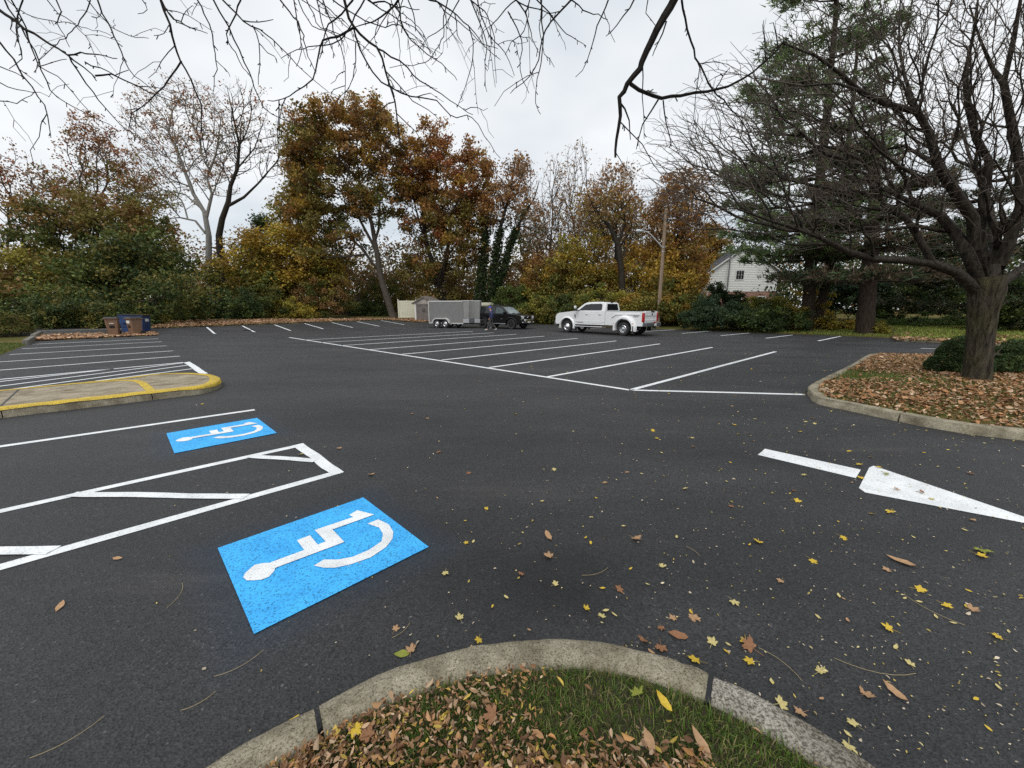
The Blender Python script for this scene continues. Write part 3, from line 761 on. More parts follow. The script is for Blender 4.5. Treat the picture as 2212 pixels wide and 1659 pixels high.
def fill_lobes(lobes, Y, n, rng, pw=.45):
    """lobes: (px, v, rx px, rv px, depth radius m, dY, weight)"""
    L_ = []
    for l in lobes:
        px, v, rx, rv, ry = l[:5]; dY = l[5] if len(l) > 5 else 0; wt = l[6] if len(l) > 6 else 1
        c = at(px, v, Y + dY); e = at(px + rx, v, Y + dY); t = at(px, v - rv, Y + dY)
        r = np.array([e[0] - c[0], ry, t[2] - c[2]]); L_.append((c, r, wt * r[0] * r[2]))
    w = np.array([l[2] for l in L_]); w /= w.sum()
    k = rng.choice(len(L_), n, p=w)
    d = rng.normal(0, 1, (n, 3)); d /= np.linalg.norm(d, axis=1)[:, None]
    s = rng.random(n) ** pw
    c = np.array([l[0] for l in L_])[k]; r = np.array([l[1] for l in L_])[k]
    return c + d * r * s[:, None]
def tree(name, label, polys, pts, seed, bark, r_tip=.012, leaves=0, lsize=.22, top=(OLIVE,), bot=(OLIVE,), spread=.45, group=None, cat='tree', bf=.25,
         sides=6, bare_from=None, per=None, lup=.35, keep=1., expo=.45, leafmat=None, extra=None, smooth=2, ratio=.6, zr=None, droop=0., rmul=1., split=0., twig=None, knobby=0., fine=0.):
    rng = np.random.default_rng(seed)
    I, ip, ir = polys if isinstance(polys, tuple) else skeleton(polys)
    P, par = grow(I, ip, pts, bf)
    P, cnt, main, tip = finish(P, par, len(I), smooth)
    r = r_tip * cnt ** expo * rmul
    r[:len(I)] = ir
    for i in range(len(I), len(P)): r[i] = min(r[i], max(r[par[i]] * .85, r_tip))
    base = I[0].copy()
    root = empty(name, base, label=label, cat=cat, group=group)
    thick = r > .05
    V, F = tubes(P - base, par, r, main, sides, split, 1e9, knobby)
    if V is not None: link('trunk', fast_mesh('trunk', V, F, smooth=True), bark, root)
    if split:
        V, F = tubes(P - base, par, r, main, 4, fine, split)
        if V is not None: tag(link('branches', fast_mesh('branches', V, F, smooth=True), twig or bark, root), kind='stuff')
        if fine:
            V, F = tubes(P - base, par, r, main, 4, 0., fine)
            if V is not None: tag(link('twigs', fast_mesh('twigs', V, F, smooth=True), BARK_TWIG, root), kind='stuff')
    if leaves:
        leaves = int(leaves * LEAF_MUL); lsize = lsize * LEAF_SIZE
        z = P[:, 2]
        cand = np.where((cnt <= 3) & (np.arange(len(P)) >= len(I)))[0]
        if keep < 1: cand = cand[rng.random(len(cand)) < keep]
        cl = rng.integers(0, len(cand), leaves)
        C = P[cand[cl]] + rng.normal(0, spread, (leaves, 3)) * np.array([1, 1, .7])
        if extra is not None: C, cl = extra(C, cl, rng)
        z0, z1 = zr if zr else np.percentile(C[:, 2], [10, 90])
        col = pick_cols(C, cl, top, bot, rng, z0, z1)
        V, F, c = leaf_quads(C - base, rng.uniform(.65, 1.3, len(C)) * lsize, col, rng, lup, ratio, droop)
        tag(link('crown', fast_mesh('crown', V, F, c), leafmat or LEAF, root), kind='stuff')
    return root
def simple(name, label, px, v, Y, h_px, lobes, n, seed, leaves, r0=.2, lean=0, **k):
    """a trunk rising from (px, v) to h_px, then branching into the lobes"""
    rng = np.random.default_rng(seed + 1000)
    g = at(px, v, Y); g[2] = gz(g[0], g[1]) - .05
    tp = at(px + lean, h_px, Y)
    mid = (g + tp) / 2 + rng.normal(0, .15, 3)
    poly = [np.array([[*g, r0 * 1.25], [*(g + (mid - g) * .15), r0], [*mid, r0 * .85], [*tp, r0 * .6]])]
    return tree(name, label, poly, fill_lobes(lobes, Y, n, rng), seed, k.pop('bark', BARK_DARK), leaves=leaves, **k)
def shrub(name, label, px, v, Y, lobes, seed, leaves, lsize=.13, cols=(GRN, DGR), n=90, cat='shrub', group=None, spread=.16, **k):
    rng = np.random.default_rng(seed + 2000)
    g = at(px, v, Y); g[2] = gz(g[0], g[1]) - .03
    poly = [np.array([[*g, .05], [g[0], g[1], g[2] + .35, .04]])]
    pts = fill_lobes(lobes, Y, n, rng, .5)
    o_ = rng.random(n) < .14; pts[o_] += rng.normal(0, .28, (o_.sum(), 3)) + np.array([0, 0, .22])
    pts[:, 2] = np.maximum(pts[:, 2], ground_z(pts[:, 0], pts[:, 1]) + .08)
    return tree(name, label, poly, pts, seed, BARK_DARK, r_tip=.006, leaves=int(leaves * 1.25), lsize=lsize * .84, top=cols, bot=cols, spread=spread, cat=cat, group=group, sides=4, **k)
# ---- woodland behind the lot, back to front
def mass(name, label, n, seed, box, cols, size, zf):
    """a far wood that reads as one mass: leaves on clumps, with stems"""
    rng = np.random.default_rng(seed)
    nc = n // 40
    cx = rng.uniform(box[0], box[1], nc); cy = rng.uniform(box[2], box[3], nc)
    top = zf(cx) * rng.uniform(.55, 1.12, nc)
    cz = .2 + rng.random(nc) ** .9 * top
    cl = rng.integers(0, nc, n)
    C = np.stack([cx, cy, cz], 1)[cl] + rng.normal(0, 1, (n, 3)) * np.array([1.1, .9, .8])
    C[:, 2] = np.abs(C[:, 2])
    cols = np.array(cols); cc = cols[rng.integers(0, len(cols), nc)] * rng.uniform(.5, 1.1, (nc, 1))
    col = cc[cl] * rng.uniform(.6, 1.3, (n, 1))
    V, F, c = leaf_quads(C, rng.uniform(.6, 1.4, n) * size, col, rng, .3)
    return tag(link(name, fast_mesh(name, V, F, c), LEAF), label, 'woodland', kind='stuff')
mass('woodland', 'far autumn woodland seen between the nearer trees', 76000, 71, (-85, 34, 60, 80), (OLIVE, BROWN, OLIVE, GRN, RUST, TAN), .50, lambda x: 11 + 1.5 * np.sin(x * .12) + 1.5 * np.sin(x * .31) + 4.5 * np.exp(-((x - 14) / 16) ** 2) + 2.5 * np.exp(-((x + 22) / 7) ** 2))
mass('woodland', 'hazy brown woods in the gap under the two big maples', 13000, 73, (-40, -6, 54, 60), (OLIVE, BROWN, TAN, TAN, OLIVE, YGR), .42, lambda x: 10.5 + 1.5 * np.sin(x * .4))
mass('woodland', 'dark evergreen woodland beyond the lawn on the right', 50000, 72, (30, 95, 46, 62), (DGR, DGR, GRN, BROWN), .42, lambda x: 11 + 2 * np.sin(x * .2))

G_T = 'trees along the back of the lot'
# far left
simple('maple_tree', 'thin brown tree at the far left edge with branches half bare', 20, 690, 40, 560, [(15, 390, 55, 100, 4), (60, 440, 55, 80, 4), (0, 560, 60, 90, 4), (60, 540, 60, 70, 4)], 700, 101, 2300, bark=BARK_GREY, top=(BROWN, TAN, RED), bot=(OLIVE, BROWN, TAN), lsize=.18, keep=.7, spread=.28)
simple('oak_tree', 'broad olive and ochre tree on the left behind the bins', 205, 700, 38, 600,
       [(200, 475, 100, 55, 5), (120, 500, 65, 60, 4), (290, 480, 65, 45, 4), (320, 510, 50, 40, 3), (190, 560, 130, 70, 5)], 460, 102, 11500, r0=.3, lean=-15,
       top=(OLIVE, BROWN, OLIVE), bot=(GRN, OLIVE, GRN, DGR), lsize=.22, spread=.36)
simple('oak_tree', 'sparse leaning treetop with red brown leaves above the olive tree on the left', 235, 700, 44, 500,
       [(195, 335, 45, 70, 3), (260, 375, 65, 60, 3), (205, 290, 35, 45, 2.5), (320, 430, 60, 45, 3), (140, 410, 60, 50, 3), (230, 430, 80, 50, 4)], 900, 115, 5600, r0=.25, lean=-25, bark=BARK_GREY,
       top=(RED, BROWN, RUST), bot=(OLIVE, OLIVE, BROWN, GRN), lsize=.17, spread=.28, keep=.85, bf=.35)
simple('maple_tree', 'dark green leafy maple behind the blue dumpster', 300, 705, 35, 640, [(310, 560, 75, 60, 4), (340, 600, 50, 50, 3), (250, 590, 80, 60, 4), (300, 650, 90, 45, 4)], 300, 103, 9500, r0=.18,
       top=(DGR, GRN, OLIVE), bot=(DGR, GRN, DGR), lsize=.21)
simple('understory_tree', 'tangled olive undergrowth tree at the far left behind the clipped bush', 60, 705, 34, 640, [(60, 610, 90, 70, 4), (130, 640, 90, 50, 4), (20, 650, 70, 50, 4)], 260, 104, 7500, r0=.12,
       top=(OLIVE, BROWN, YGR), bot=(GRN, OLIVE, DGR), lsize=.2)
simple('understory_tree', 'low green and yellow thicket just behind the bins', 190, 705, 31.5, 670, [(150, 655, 90, 38, 3), (230, 655, 60, 35, 3), (80, 670, 70, 35, 3), (380, 640, 60, 50, 3)], 240, 105, 7000, r0=.1,
       top=(OLIVE, GRN, DGR), bot=(GRN, DGR, DGR), lsize=.17)
# sycamore and its dark neighbour
Ys = 52
def P4(pl, Y): return np.array([[*at(p[0], p[1], Y + (p[3] if len(p) > 3 else 0)), p[2]] for p in pl])
syc = [P4([(455, 690, .42), (453, 620, .40), (451, 561, .37), (451, 510, .33), (442, 459, .27), (418, 419, .22), (400, 372, .19), (386, 335, .16), (364, 284, .11), (372, 240, .07), (400, 190, .03)], Ys),
       P4([(446, 470, .2), (458, 419, .17), (447, 386, .14), (466, 335, .11), (473, 292, .08), (480, 235, .03)], Ys),
       P4([(451, 513, .16), (422, 477, .13), (389, 470, .09), (346, 473, .05, -2)], Ys),
       P4([(440, 455, .13), (400, 420, .1), (350, 410, .05), (310, 380, .03)], Ys),
       P4([(400, 372, .1), (350, 330, .07), (310, 280, .03)], Ys)]
syc[0][0, 2] = .3
rg = np.random.default_rng(7)
pts = fill_lobes([(380, 300, 110, 110, 5), (340, 390, 90, 70, 4), (440, 280, 80, 90, 4), (400, 215, 80, 55, 3), (300, 420, 50, 50, 3), (330, 270, 60, 80, 3), (460, 380, 60, 60, 3)], Ys, 1700, rg, .55)
tree('sycamore_tree', 'tall nearly bare sycamore with pale white limbs and tufts of brown leaves', syc, pts, 106, BARK_WHITE, r_tip=.018, leaves=4300, lsize=.17, top=(BROWN, RED, TAN), bot=(BROWN, RED, RUST, OLIVE), keep=.55, spread=.25, bf=.3, expo=.4, split=.028, twig=BARK_GREY)
dk = [P4([(480, 690, .45), (478, 583, .42), (473, 510, .36), (480, 473, .33), (493, 437, .29), (498, 401, .23), (513, 364, .19), (517, 313, .15), (506, 262, .1), (491, 190, .03)], 50),
      P4([(489, 447, .2), (527, 426, .15), (557, 397, .11), (597, 350, .07), (618, 313, .03)], 50),
      P4([(513, 364, .1), (550, 320, .07), (570, 260, .03)], 50)]
dk[0][0, 2] = .3
pts = fill_lobes([(520, 270, 70, 90, 4), (490, 330, 50, 60, 3), (570, 330, 50, 70, 3), (540, 220, 40, 50, 3), (600, 330, 25, 50, 2)], 50, 1100, rg, .55)
tree('bare_tree', 'dark forked bare tree standing beside the pale sycamore', dk, pts, 107, BARK_DARK, split=.028, twig=BARK_GREY, r_tip=.013, leaves=500, lsize=.18, top=(BROWN, RED), bot=(BROWN, OLIVE), keep=.12, spread=.3, bf=.4, expo=.4)
# yellow understory left of the big maples
simple('yellow_tree', 'golden yellow understory tree left of the big maple', 640, 690, 46, 600, [(640, 520, 55, 55, 3), (620, 600, 75, 60, 3), (690, 590, 50, 60, 3), (650, 460, 35, 50, 3, 0, .5)], 330, 108, 8500, r0=.14, top=(GOLD, YEL, OCHRE), bot=(OCHRE, YGR, GOLD), lsize=.24, lup=.6)
simple('yellow_tree', 'yellow green understory tree under the sycamore', 545, 690, 45, 610, [(550, 540, 60, 40, 3), (520, 600, 80, 50, 3), (580, 610, 50, 50, 3)], 260, 109, 6500, r0=.12, top=(YGR, GOLD, OCHRE), bot=(GRN, YGR, OLIVE), lsize=.24, lup=.6)
simple('spruce_like_tree', 'small dark green conifer peeping up under the sycamore', 565, 690, 56, 560, [(566, 490, 14, 40, 1.2), (560, 540, 25, 40, 2)], 90, 110, 2600, r0=.1, top=(DGR, GRN), bot=(DGR,), lsize=.22)
simple('slender_tree', 'slender half bare tree rising against the left side of the big maple', 660, 690, 50, 560, [(655, 360, 28, 60, 2), (665, 440, 32, 70, 2), (640, 420, 22, 50, 2), (610, 470, 40, 50, 2, 0, .5)], 300, 111, 3600, r0=.2, top=(OLIVE, BROWN, YGR), bot=(OLIVE, YGR), lsize=.22, keep=.6)
simple('bare_tree', 'fine bare treetop far behind the left side of the big maple', 625, 690, 66, 480, [(625, 300, 35, 70, 3), (620, 260, 22, 40, 2)], 420, 112, 0, r0=.22, bark=BARK_GREY, bf=.5)
# the two big maples
Ym = 46.5
m1 = [P4([(851, 692, .52), (846, 675, .46), (836, 644, .42), (820, 591, .37), (816, 555, .34), (810, 525, .3), (803, 482, .24), (787, 439, .18), (777, 396, .13), (770, 330, .08)], Ym),
      P4([(813, 578, .2), (780, 535, .16), (740, 500, .11), (700, 480, .06)], Ym),
      P4([(813, 541, .2), (790, 499, .17), (775, 470, .14), (763, 429, .11), (747, 396, .08), (720, 330, .04)], Ym),
      P4([(810, 520, .18), (818, 495, .15), (820, 446, .12), (822, 396, .09), (835, 330, .05)], Ym)]
m1[0][0, 2] = gz(m1[0][0, 0], m1[0][0, 1]) - .05
pts = fill_lobes([(755, 265, 95, 55, 5.5), (690, 320, 62, 70, 5), (830, 315, 62, 65, 5), (755, 345, 110, 60, 6), (665, 400, 45, 75, 4), (740, 420, 80, 55, 5), (700, 490, 70, 60, 5), (690, 560, 70, 55, 5), (850, 390, 40, 50, 4), (640, 330, 22, 60, 3), (760, 520, 40, 40, 4, 0, .5), (800, 440, 60, 50, 4), (650, 470, 40, 50, 4), (705, 280, 60, 55, 5), (810, 270, 60, 50, 5)], Ym, 900, rg, .5)
tree('maple_tree', 'largest maple in the middle with a rusty olive crown and leaning trunk', m1, pts, 120, BARK_GREY, r_tip=.02, leaves=30000, lsize=.22, top=(BROWN, RUST, OLIVE, OCHRE), bot=(OLIVE, OLIVE, BROWN, GRN, OLIVE), spread=.36, bf=.3, group=G_T)
m2 = [P4([(958, 690, .45), (955, 650, .4), (945, 600, .33), (925, 540, .26), (912, 470, .2), (920, 400, .12), (930, 330, .06)], 49),
      P4([(950, 620, .3), (962, 570, .25), (970, 520, .2), (976, 470, .15), (1000, 400, .1), (1020, 340, .05)], 49),
      P4([(912, 500, .14), (898, 450, .1), (890, 400, .05)], 49)]
m2[0][0, 2] = gz(m2[0][0, 0], m2[0][0, 1]) - .05
pts = fill_lobes([(940, 305, 42, 38, 4), (930, 360, 60, 50, 5), (1015, 345, 32, 40, 4), (1040, 390, 38, 50, 4), (970, 420, 85, 55, 6), (1020, 450, 60, 55, 5), (930, 490, 65, 50, 5), (1000, 530, 60, 55, 5), (940, 580, 75, 55, 5), (930, 640, 60, 40, 4), (990, 480, 80, 60, 5), (890, 420, 45, 70, 4), (900, 350, 40, 50, 4)], 49, 860, rg, .5)
tree('maple_tree', 'second big maple with red top behind the grey trailer', m2, pts, 121, BARK_DARK, r_tip=.02, leaves=28000, lsize=.22, top=(RUST, RUST, RED, BROWN, OCHRE), bot=(OLIVE, BROWN, OLIVE, OLIVE), spread=.38, bf=.3, group=G_T)
# ivy covered trunks
iv = [P4([(1040, 690, .4), (1036, 650, .36), (1045, 551, .28), (1051, 479, .2), (1050, 420, .1)], 47.5),
      P4([(1056, 685, .42), (1064, 627, .36), (1071, 561, .3), (1080, 495, .22), (1098, 430, .14), (1110, 370, .06)], 47.5),
      P4([(1066, 640, .25), (1084, 594, .24), (1107, 512, .19), (1127, 472, .14), (1154, 429, .08), (1165, 390, .04)], 47.5)]
for p_ in iv: p_[0, 2] = max(p_[0, 2], .2)
pts = fill_lobes([(1110, 400, 48, 60, 4), (1080, 450, 40, 60, 4), (1135, 470, 40, 60, 4), (1120, 360, 30, 28, 3)], 47.5, 460, rg, .5)
iv_poly = skeleton(iv)
def ivy(C, cl, rng):
    I_, ip_, ir_ = iv_poly
    k = np.where(I_[:, 2] < 11)[0]
    m = 6500; j = rng.choice(k, m)
    j2 = np.maximum(ip_[j], 0); t = rng.random((m, 1))
    d = rng.normal(0, 1, (m, 3)); d[:, 2] *= .2; d /= np.linalg.norm(d, axis=1)[:, None]
    q = I_[j] * t + I_[j2] * (1 - t) + d * (ir_[j] + rng.uniform(.03, .4, m))[:, None]
    return np.concatenate([C, q]), np.concatenate([cl, cl.max() + 1 + rng.integers(0, 60, m)])
tv = tree('ivy_clad_tree', 'half bare tree with dark ivy covered trunks right of the trailer', iv_poly, pts, 122, BARK_DARK, r_tip=.016, leaves=2600, lsize=.22, top=(TAN, BROWN, RUST), bot=(DGR, DGR), keep=.6, spread=.35, extra=ivy, zr=(9.0, 13.0), group=G_T)
# behind, to the right of centre
for k, (px, top_, Y, lab) in enumerate(((1195, 330, 58, 'tall slim bare tree with upswept twigs right of the ivy clad tree'), (1245, 295, 60, 'tallest bare tree with a fine brush of twigs right of centre'), (1345, 340, 56, 'bare tree with a few brown leaves left of the lamp pole'), (1300, 345, 58, 'bare tree between the tall bare one and the lamp pole'))):
    simple('bare_tree', lab, px, 690, Y, 520, [(px, top_ + 70, 34, 70, 3), (px - 12, top_ + 140, 42, 70, 3), (px + 10, top_ + 40, 18, 45, 2), (px + 15, top_ + 160, 40, 70, 3)], 560, 130 + k, 700 if k > 1 else 260, r0=.26, lean=(k - 1) * 6, bark=BARK_GREY, bf=.6, top=(BROWN, TAN, RUST), bot=(BROWN, OLIVE), keep=.3, lsize=.24, expo=.42)
for k, (px, top_, Y, nl, lab) in enumerate(((1140, 350, 62, 500, 'thin bare tree just right of the ivy clad trunks'), (1220, 370, 54, 900, 'twiggy tree with tan leaves in front of the tallest bare one'), (1275, 380, 52, 900, 'twiggy brown tree in the middle of the bare trees'), (1375, 400, 50, 800, 'thin half bare tree directly left of the lamp pole'), (1420, 410, 58, 700, 'thin bare tree behind the lamp pole'), (1165, 430, 56, 900, 'low twiggy tan tree above the gap between SUV and pickup'))):
    simple('bare_tree', lab, px, 690, Y, 560, [(px, top_ + 60, 30, 60, 3), (px - 18, top_ + 120, 36, 70, 3), (px + 18, top_ + 140, 36, 70, 3)], 480, 170 + k, nl, r0=.2, lean=(k % 3 - 1) * 9, bark=BARK_GREY, bf=.55, top=(TAN, BROWN, RUST), bot=(BROWN, OLIVE, TAN), keep=.5, lsize=.17, expo=.42, spread=.3)
simple('maple_tree', 'brown leaved tree with open crown left of the lamp pole', 1330, 700, 46, 520, [(1325, 420, 45, 60, 3, 0, .7), (1290, 470, 45, 60, 3), (1360, 480, 40, 60, 3), (1320, 390, 30, 30, 2, 0, .5)], 700, 140, 2300, r0=.22, top=(BROWN, RUST, TAN), bot=(BROWN, OLIVE), keep=.6, lsize=.17, spread=.28, bf=.4, group=G_T)
dg = [P4([(1348, 700, .34), (1345, 650, .32), (1343, 590, .3), (1335, 530, .26), (1318, 490, .2), (1290, 460, .14), (1270, 420, .07)], 40), P4([(1335, 530, .14), (1350, 480, .09), (1345, 430, .04)], 40)]
dg[0][0, 2] = gz(*dg[0][0, :2]) - .05
tree('crooked_tree', 'crooked dark trunk leaning left behind the white pickup', dg, fill_lobes([(1290, 450, 50, 50, 3), (1345, 440, 30, 40, 2)], 40, 220, rg), 141, BARK_DARK, r_tip=.014, leaves=900, lsize=.2, top=(BROWN, OCHRE), bot=(OLIVE, BROWN), keep=.5)
simple('oak_tree', 'orange brown tree behind the wooden lamp pole', 1470, 700, 41, 520, [(1470, 420, 52, 50, 4), (1440, 470, 50, 45, 4), (1500, 480, 38, 50, 4), (1460, 540, 60, 50, 4), (1465, 600, 45, 60, 4)], 640, 142, 7800, r0=.24, bf=.35, spread=.34, top=(RUST, BROWN, TAN), bot=(OCHRE, RUST, OLIVE), lsize=.21, group=G_T)
for k, (px, v, Y, rx, rv, top_, bot_, lab) in enumerate((
        (1130, 620, 50, 55, 65, (BROWN, OCHRE, TAN), (OLIVE, BROWN), 'brown understory tree behind the dark SUV'),
        (1175, 600, 48, 50, 70, (RUST, OCHRE, BROWN), (OLIVE, YGR), 'rusty understory tree above the hood of the dark SUV'),
        (1225, 590, 46, 55, 80, (YGR, GOLD, OLIVE), (OLIVE, GRN), 'yellow green understory tree left of the white pickup'),
        (1280, 575, 45, 55, 85, (GOLD, OCHRE, YGR), (OLIVE, OCHRE), 'golden understory tree above the cab of the white pickup'),
        (1390, 600, 42, 60, 80, (OCHRE, RUST, GOLD), (OLIVE, YGR), 'ochre understory tree just left of the lamp pole'),
        (1440, 620, 38, 50, 70, (GOLD, OCHRE), (OLIVE, GRN), 'golden understory tree at the foot of the lamp pole'),
        (1487, 600, 44, 36, 80, (OCHRE, GOLD, RUST), (OCHRE, OLIVE), 'orange yellow tree left of the white house'),
        (1535, 525, 60, 32, 40, (RUST, OCHRE), (OCHRE, OLIVE), 'orange treetop standing above the white house roof'))):
    simple('understory_tree', lab, px, 700, Y, v, [(px, v, rx, rv, 3.2), (px - rx * .5, v + 40, rx * .7, rv * .6, 3), (px + rx * .5, v + 45, rx * .7, rv * .6, 3)], 230, 150 + k, 5200, r0=.13, top=top_, bot=bot_, lsize=.21, spread=.36, group='understory trees behind the lot')
# low shrubs along the back edge
GS = 'shrubs along the back edge of the lot'
DG2 = ((.05, .075, .03), DGR, GRN)
for k, (px, v, Y, rx, rv, cols, lab, nl) in enumerate((
        (480, 662, 38, 75, 34, (DGR, DGR, GRN), 'wide dark green shrub above the leaf strip on the left', 6500),
        (560, 655, 41, 60, 40, (DGR, GRN, OLIVE), 'dark rounded shrub beneath the yellow trees', 5200),
        (390, 672, 34.5, 45, 22, (GRN, OLIVE, YGR), 'olive shrub just right of the blue dumpster', 3200),
        (620, 672, 42, 55, 24, (YGR, OLIVE, GOLD), 'yellowish low shrub left of the small stone building', 3600),
        (700, 640, 44.5, 65, 50, (OLIVE, BROWN, GRN), 'brown olive shrub left of the leaning maple trunk', 6000),
        (800, 672, 52, 40, 22, (DGR, GRN), 'dark green shrub behind the leaning maple trunk', 3000),
        (830, 640, 54, 50, 40, (GRN, OLIVE), 'green shrub left of the cream fence', 3600),
        (1030, 650, 52, 60, 36, (OLIVE, YGR, BROWN), 'olive shrub above the front of the trailer', 4200),
        (1105, 655, 46.5, 45, 40, (GRN, DGR, GRN), 'deep green shrub behind the dark SUV', 5200),
        (1165, 672, 42, 45, 32, (OLIVE, YGR, GRN), 'yellow green shrub between the SUV and the pickup', 4800),
        (1225, 668, 41, 45, 35, (GRN, OLIVE, DGR), 'green shrub behind the hood of the pickup', 4800),
        (1290, 660, 39.5, 50, 40, (OLIVE, GRN, YGR), 'olive shrub behind the cab of the pickup', 5200),
        (1370, 668, 36.5, 50, 38, (OLIVE, YGR, OCHRE), 'yellow brown shrub behind the bed of the pickup', 5600),
        (1440, 668, 34.5, 50, 38, (OLIVE, GRN, OCHRE), 'shrub right of the lamp pole foot', 5400))):
    shrub('shrub', lab, px, v + rv, Y, [(px, v, rx, rv, 2.0), (px - rx * .5, v + rv * .35, rx * .6, rv * .65, 1.8), (px + rx * .5, v + rv * .35, rx * .6, rv * .65, 1.8)], 200 + k, nl, lsize=.17, cols=cols, n=160, spread=.24, group=GS)
for k, (px, Y, rx, lab) in enumerate(((115, 26.4, 55, 'dark green shrub behind the timber edging at far left'), (205, 27.6, 55, 'dark green shrub directly behind the lone brown bin'), (290, 29.4, 50, 'dark green shrub directly behind the blue dumpster'))):
    shrub('shrub', lab, px, 712, Y, [(px, 680, rx, 26, 1.2), (px - 25, 694, 35, 18, 1.2), (px + 25, 694, 35, 18, 1.2)], 250 + k, 3600, lsize=.15, cols=(DGR, GRN, DGR, OLIVE), n=150, spread=.2, group=GS)
# hedges and evergreens on the right
shrub('hedge', 'blue green rhododendron hedge at the edge of the right row', 1560, 715, 29.5, [(1515, 682, 42, 28, 1.6), (1580, 684, 50, 28, 1.6), (1550, 690, 70, 24, 1.6)], 220, 10500, lsize=.15, cols=((.07, .11, .06), (.045, .075, .035), DGR), n=300, spread=.15, cat='hedge', ratio=.4)
shrub('hedge', 'dark green hedge between the rhododendron and the pine trunks', 1665, 718, 27.3, [(1640, 692, 50, 26, 1.5), (1700, 696, 42, 24, 1.4)], 221, 7500, lsize=.14, cols=(DGR, GRN, DGR), n=240, spread=.15, cat='hedge', ratio=.45)
shrub('yew_shrub', 'pointed dark yew in front of the brick wall of the house', 1560, 690, 35, [(1555, 660, 40, 24, 1.5), (1550, 632, 18, 22, .9), (1590, 655, 25, 25, 1.2), (1520, 665, 25, 25, 1.2)], 222, 7500, lsize=.13, cols=(DGR, (.02, .035, .014)), n=220, spread=.14)
shrub('azalea_shrub', 'green and orange shrub below the brick front of the house', 1655, 690, 31, [(1650, 664, 45, 20, 1.4), (1690, 672, 30, 20, 1.2), (1620, 672, 30, 18, 1.2)], 223, 6500, lsize=.14, cols=(YGR, GRN, OLIVE), n=200, spread=.15)
shrub('azalea_shrub', 'yellow leaved shrub around the foot of the pine trunks', 1770, 718, 27.8, [(1715, 690, 22, 30, 1), (1785, 705, 30, 16, 1.2), (1770, 660, 10, 30, .6, 1.5), (1830, 710, 30, 12, 1.2)], 224, 5500, lsize=.13, cols=(YGR, GOLD, OLIVE), n=180, spread=.14)
shrub('azalea_shrub', 'low yellow green shrub beside the trunk near the lawn', 1885, 722, 24.6, [(1890, 712, 22, 11, .8)], 225, 1500, lsize=.1, cols=(YGR, OLIVE), n=60, spread=.1)
shrub('rhododendron', 'tall dark blue green evergreen behind the pine trunks', 1830, 700, 35, [(1825, 640, 60, 55, 2), (1800, 610, 40, 50, 2), (1880, 650, 50, 45, 2)], 226, 9500, lsize=.17, cols=((.03, .055, .035), DGR), n=280, spread=.2)
shrub('yew_shrub', 'dark drooping evergreen behind the lawn', 2000, 705, 33, [(1990, 640, 60, 50, 2), (2050, 650, 60, 50, 2), (1940, 660, 50, 35, 2), (2020, 590, 70, 40, 2)], 227, 9500, lsize=.17, cols=(DGR, (.018, .03, .012), GRN), n=280, spread=.2)
shrub('yew_shrub', 'dark evergreen to the right of the big bare trunk', 2180, 720, 24, [(2180, 660, 60, 55, 1.8), (2230, 690, 60, 40, 1.8), (2150, 690, 30, 28, 1.2)], 228, 8000, lsize=.13, cols=(DGR, GRN, (.02, .032, .012)), n=260, spread=.16)
shrub('ground_cover', 'low green pachysandra bed at the back of the lawn', 1960, 708, 30, [(1930, 702, 60, 9, 2.5), (2010, 703, 60, 9, 2.5)], 229, 6000, lsize=.12, cols=((.10, .16, .03), (.07, .12, .04), GRN), n=200, spread=.14, cat='plant')
# clipped bushes by the bare tree, and at the far left
shrub('clipped_bush', 'round clipped green bush left of the big bare trunk', 2062, 815, 9.6, [(2062, 778, 48, 38, .62)], 230, 11000, lsize=.042, cols=((.035, .065, .022), DGR, (.05, .085, .03)), n=300, spread=.055, cat='bush', pw=None) if False else None
def ball_bush(name, label, cx, cy, z0, r, seed, leaves, lsize, cols, cat='bush', bumps=.08):
    """a clipped bush: dense leaf shell on an uneven mound over a twiggy inside"""
    rng = np.random.default_rng(seed)
    n = leaves
    d = rng.normal(0, 1, (n, 3)); d[:, 2] = np.abs(d[:, 2]) * 1.0 - .25; d /= np.linalg.norm(d, axis=1)[:, None]
    ph = rng.uniform(0, 6.28, 8)
    rr = 1 + bumps * (np.sin(d[:, 0] * 5 + ph[0]) + np.sin(d[:, 1] * 6 + ph[1]) + np.sin(d[:, 2] * 7 + ph[2]) + .6 * np.sin(d[:, 0] * 13 + d[:, 2] * 11 + ph[3]))
    C = d * np.array(r) * (rr * (1 - rng.random(n) ** 2.2 * .35))[:, None]
    C[:, 2] = C[:, 2] + r[2] * .32
    C = C[C[:, 2] > .0]
    base = np.array([cx, cy, z0])
    root = empty(name, base, label=label, cat=cat)
    g = np.array([[0, 0, -.05, .03], [0, 0, .15, .025]])
    pts = rng.normal(0, .42, (140, 3)) * np.array(r); pts[:, 2] = np.abs(pts[:, 2]) + .1
    I_, ip_, ir_ = skeleton([g], .1); P_, par_ = grow(I_, ip_, pts, .3); P_, cn_, mn_, _ = finish(P_, par_, len(I_))
    V_, F_ = tubes(P_, par_, .005 * cn_ ** .4, mn_, 4)
    link('stems', fast_mesh('stems', V_, F_), BARK_TWIG, root)
    cl = (np.floor(C[:, 0] * 9).astype(int) * 73 + np.floor(C[:, 1] * 9).astype(int) * 19 + np.floor(C[:, 2] * 9).astype(int)) % 97
    col = pick_cols(C, cl, cols, cols, rng, 0, 1, .35, .3)
    V, F, c = leaf_quads(C, rng.uniform(.6, 1.3, len(C)) * lsize, col, rng, .3, .45)
    tag(link('foliage', fast_mesh('foliage', V, F, c), LEAF, root), kind='stuff')
    return root
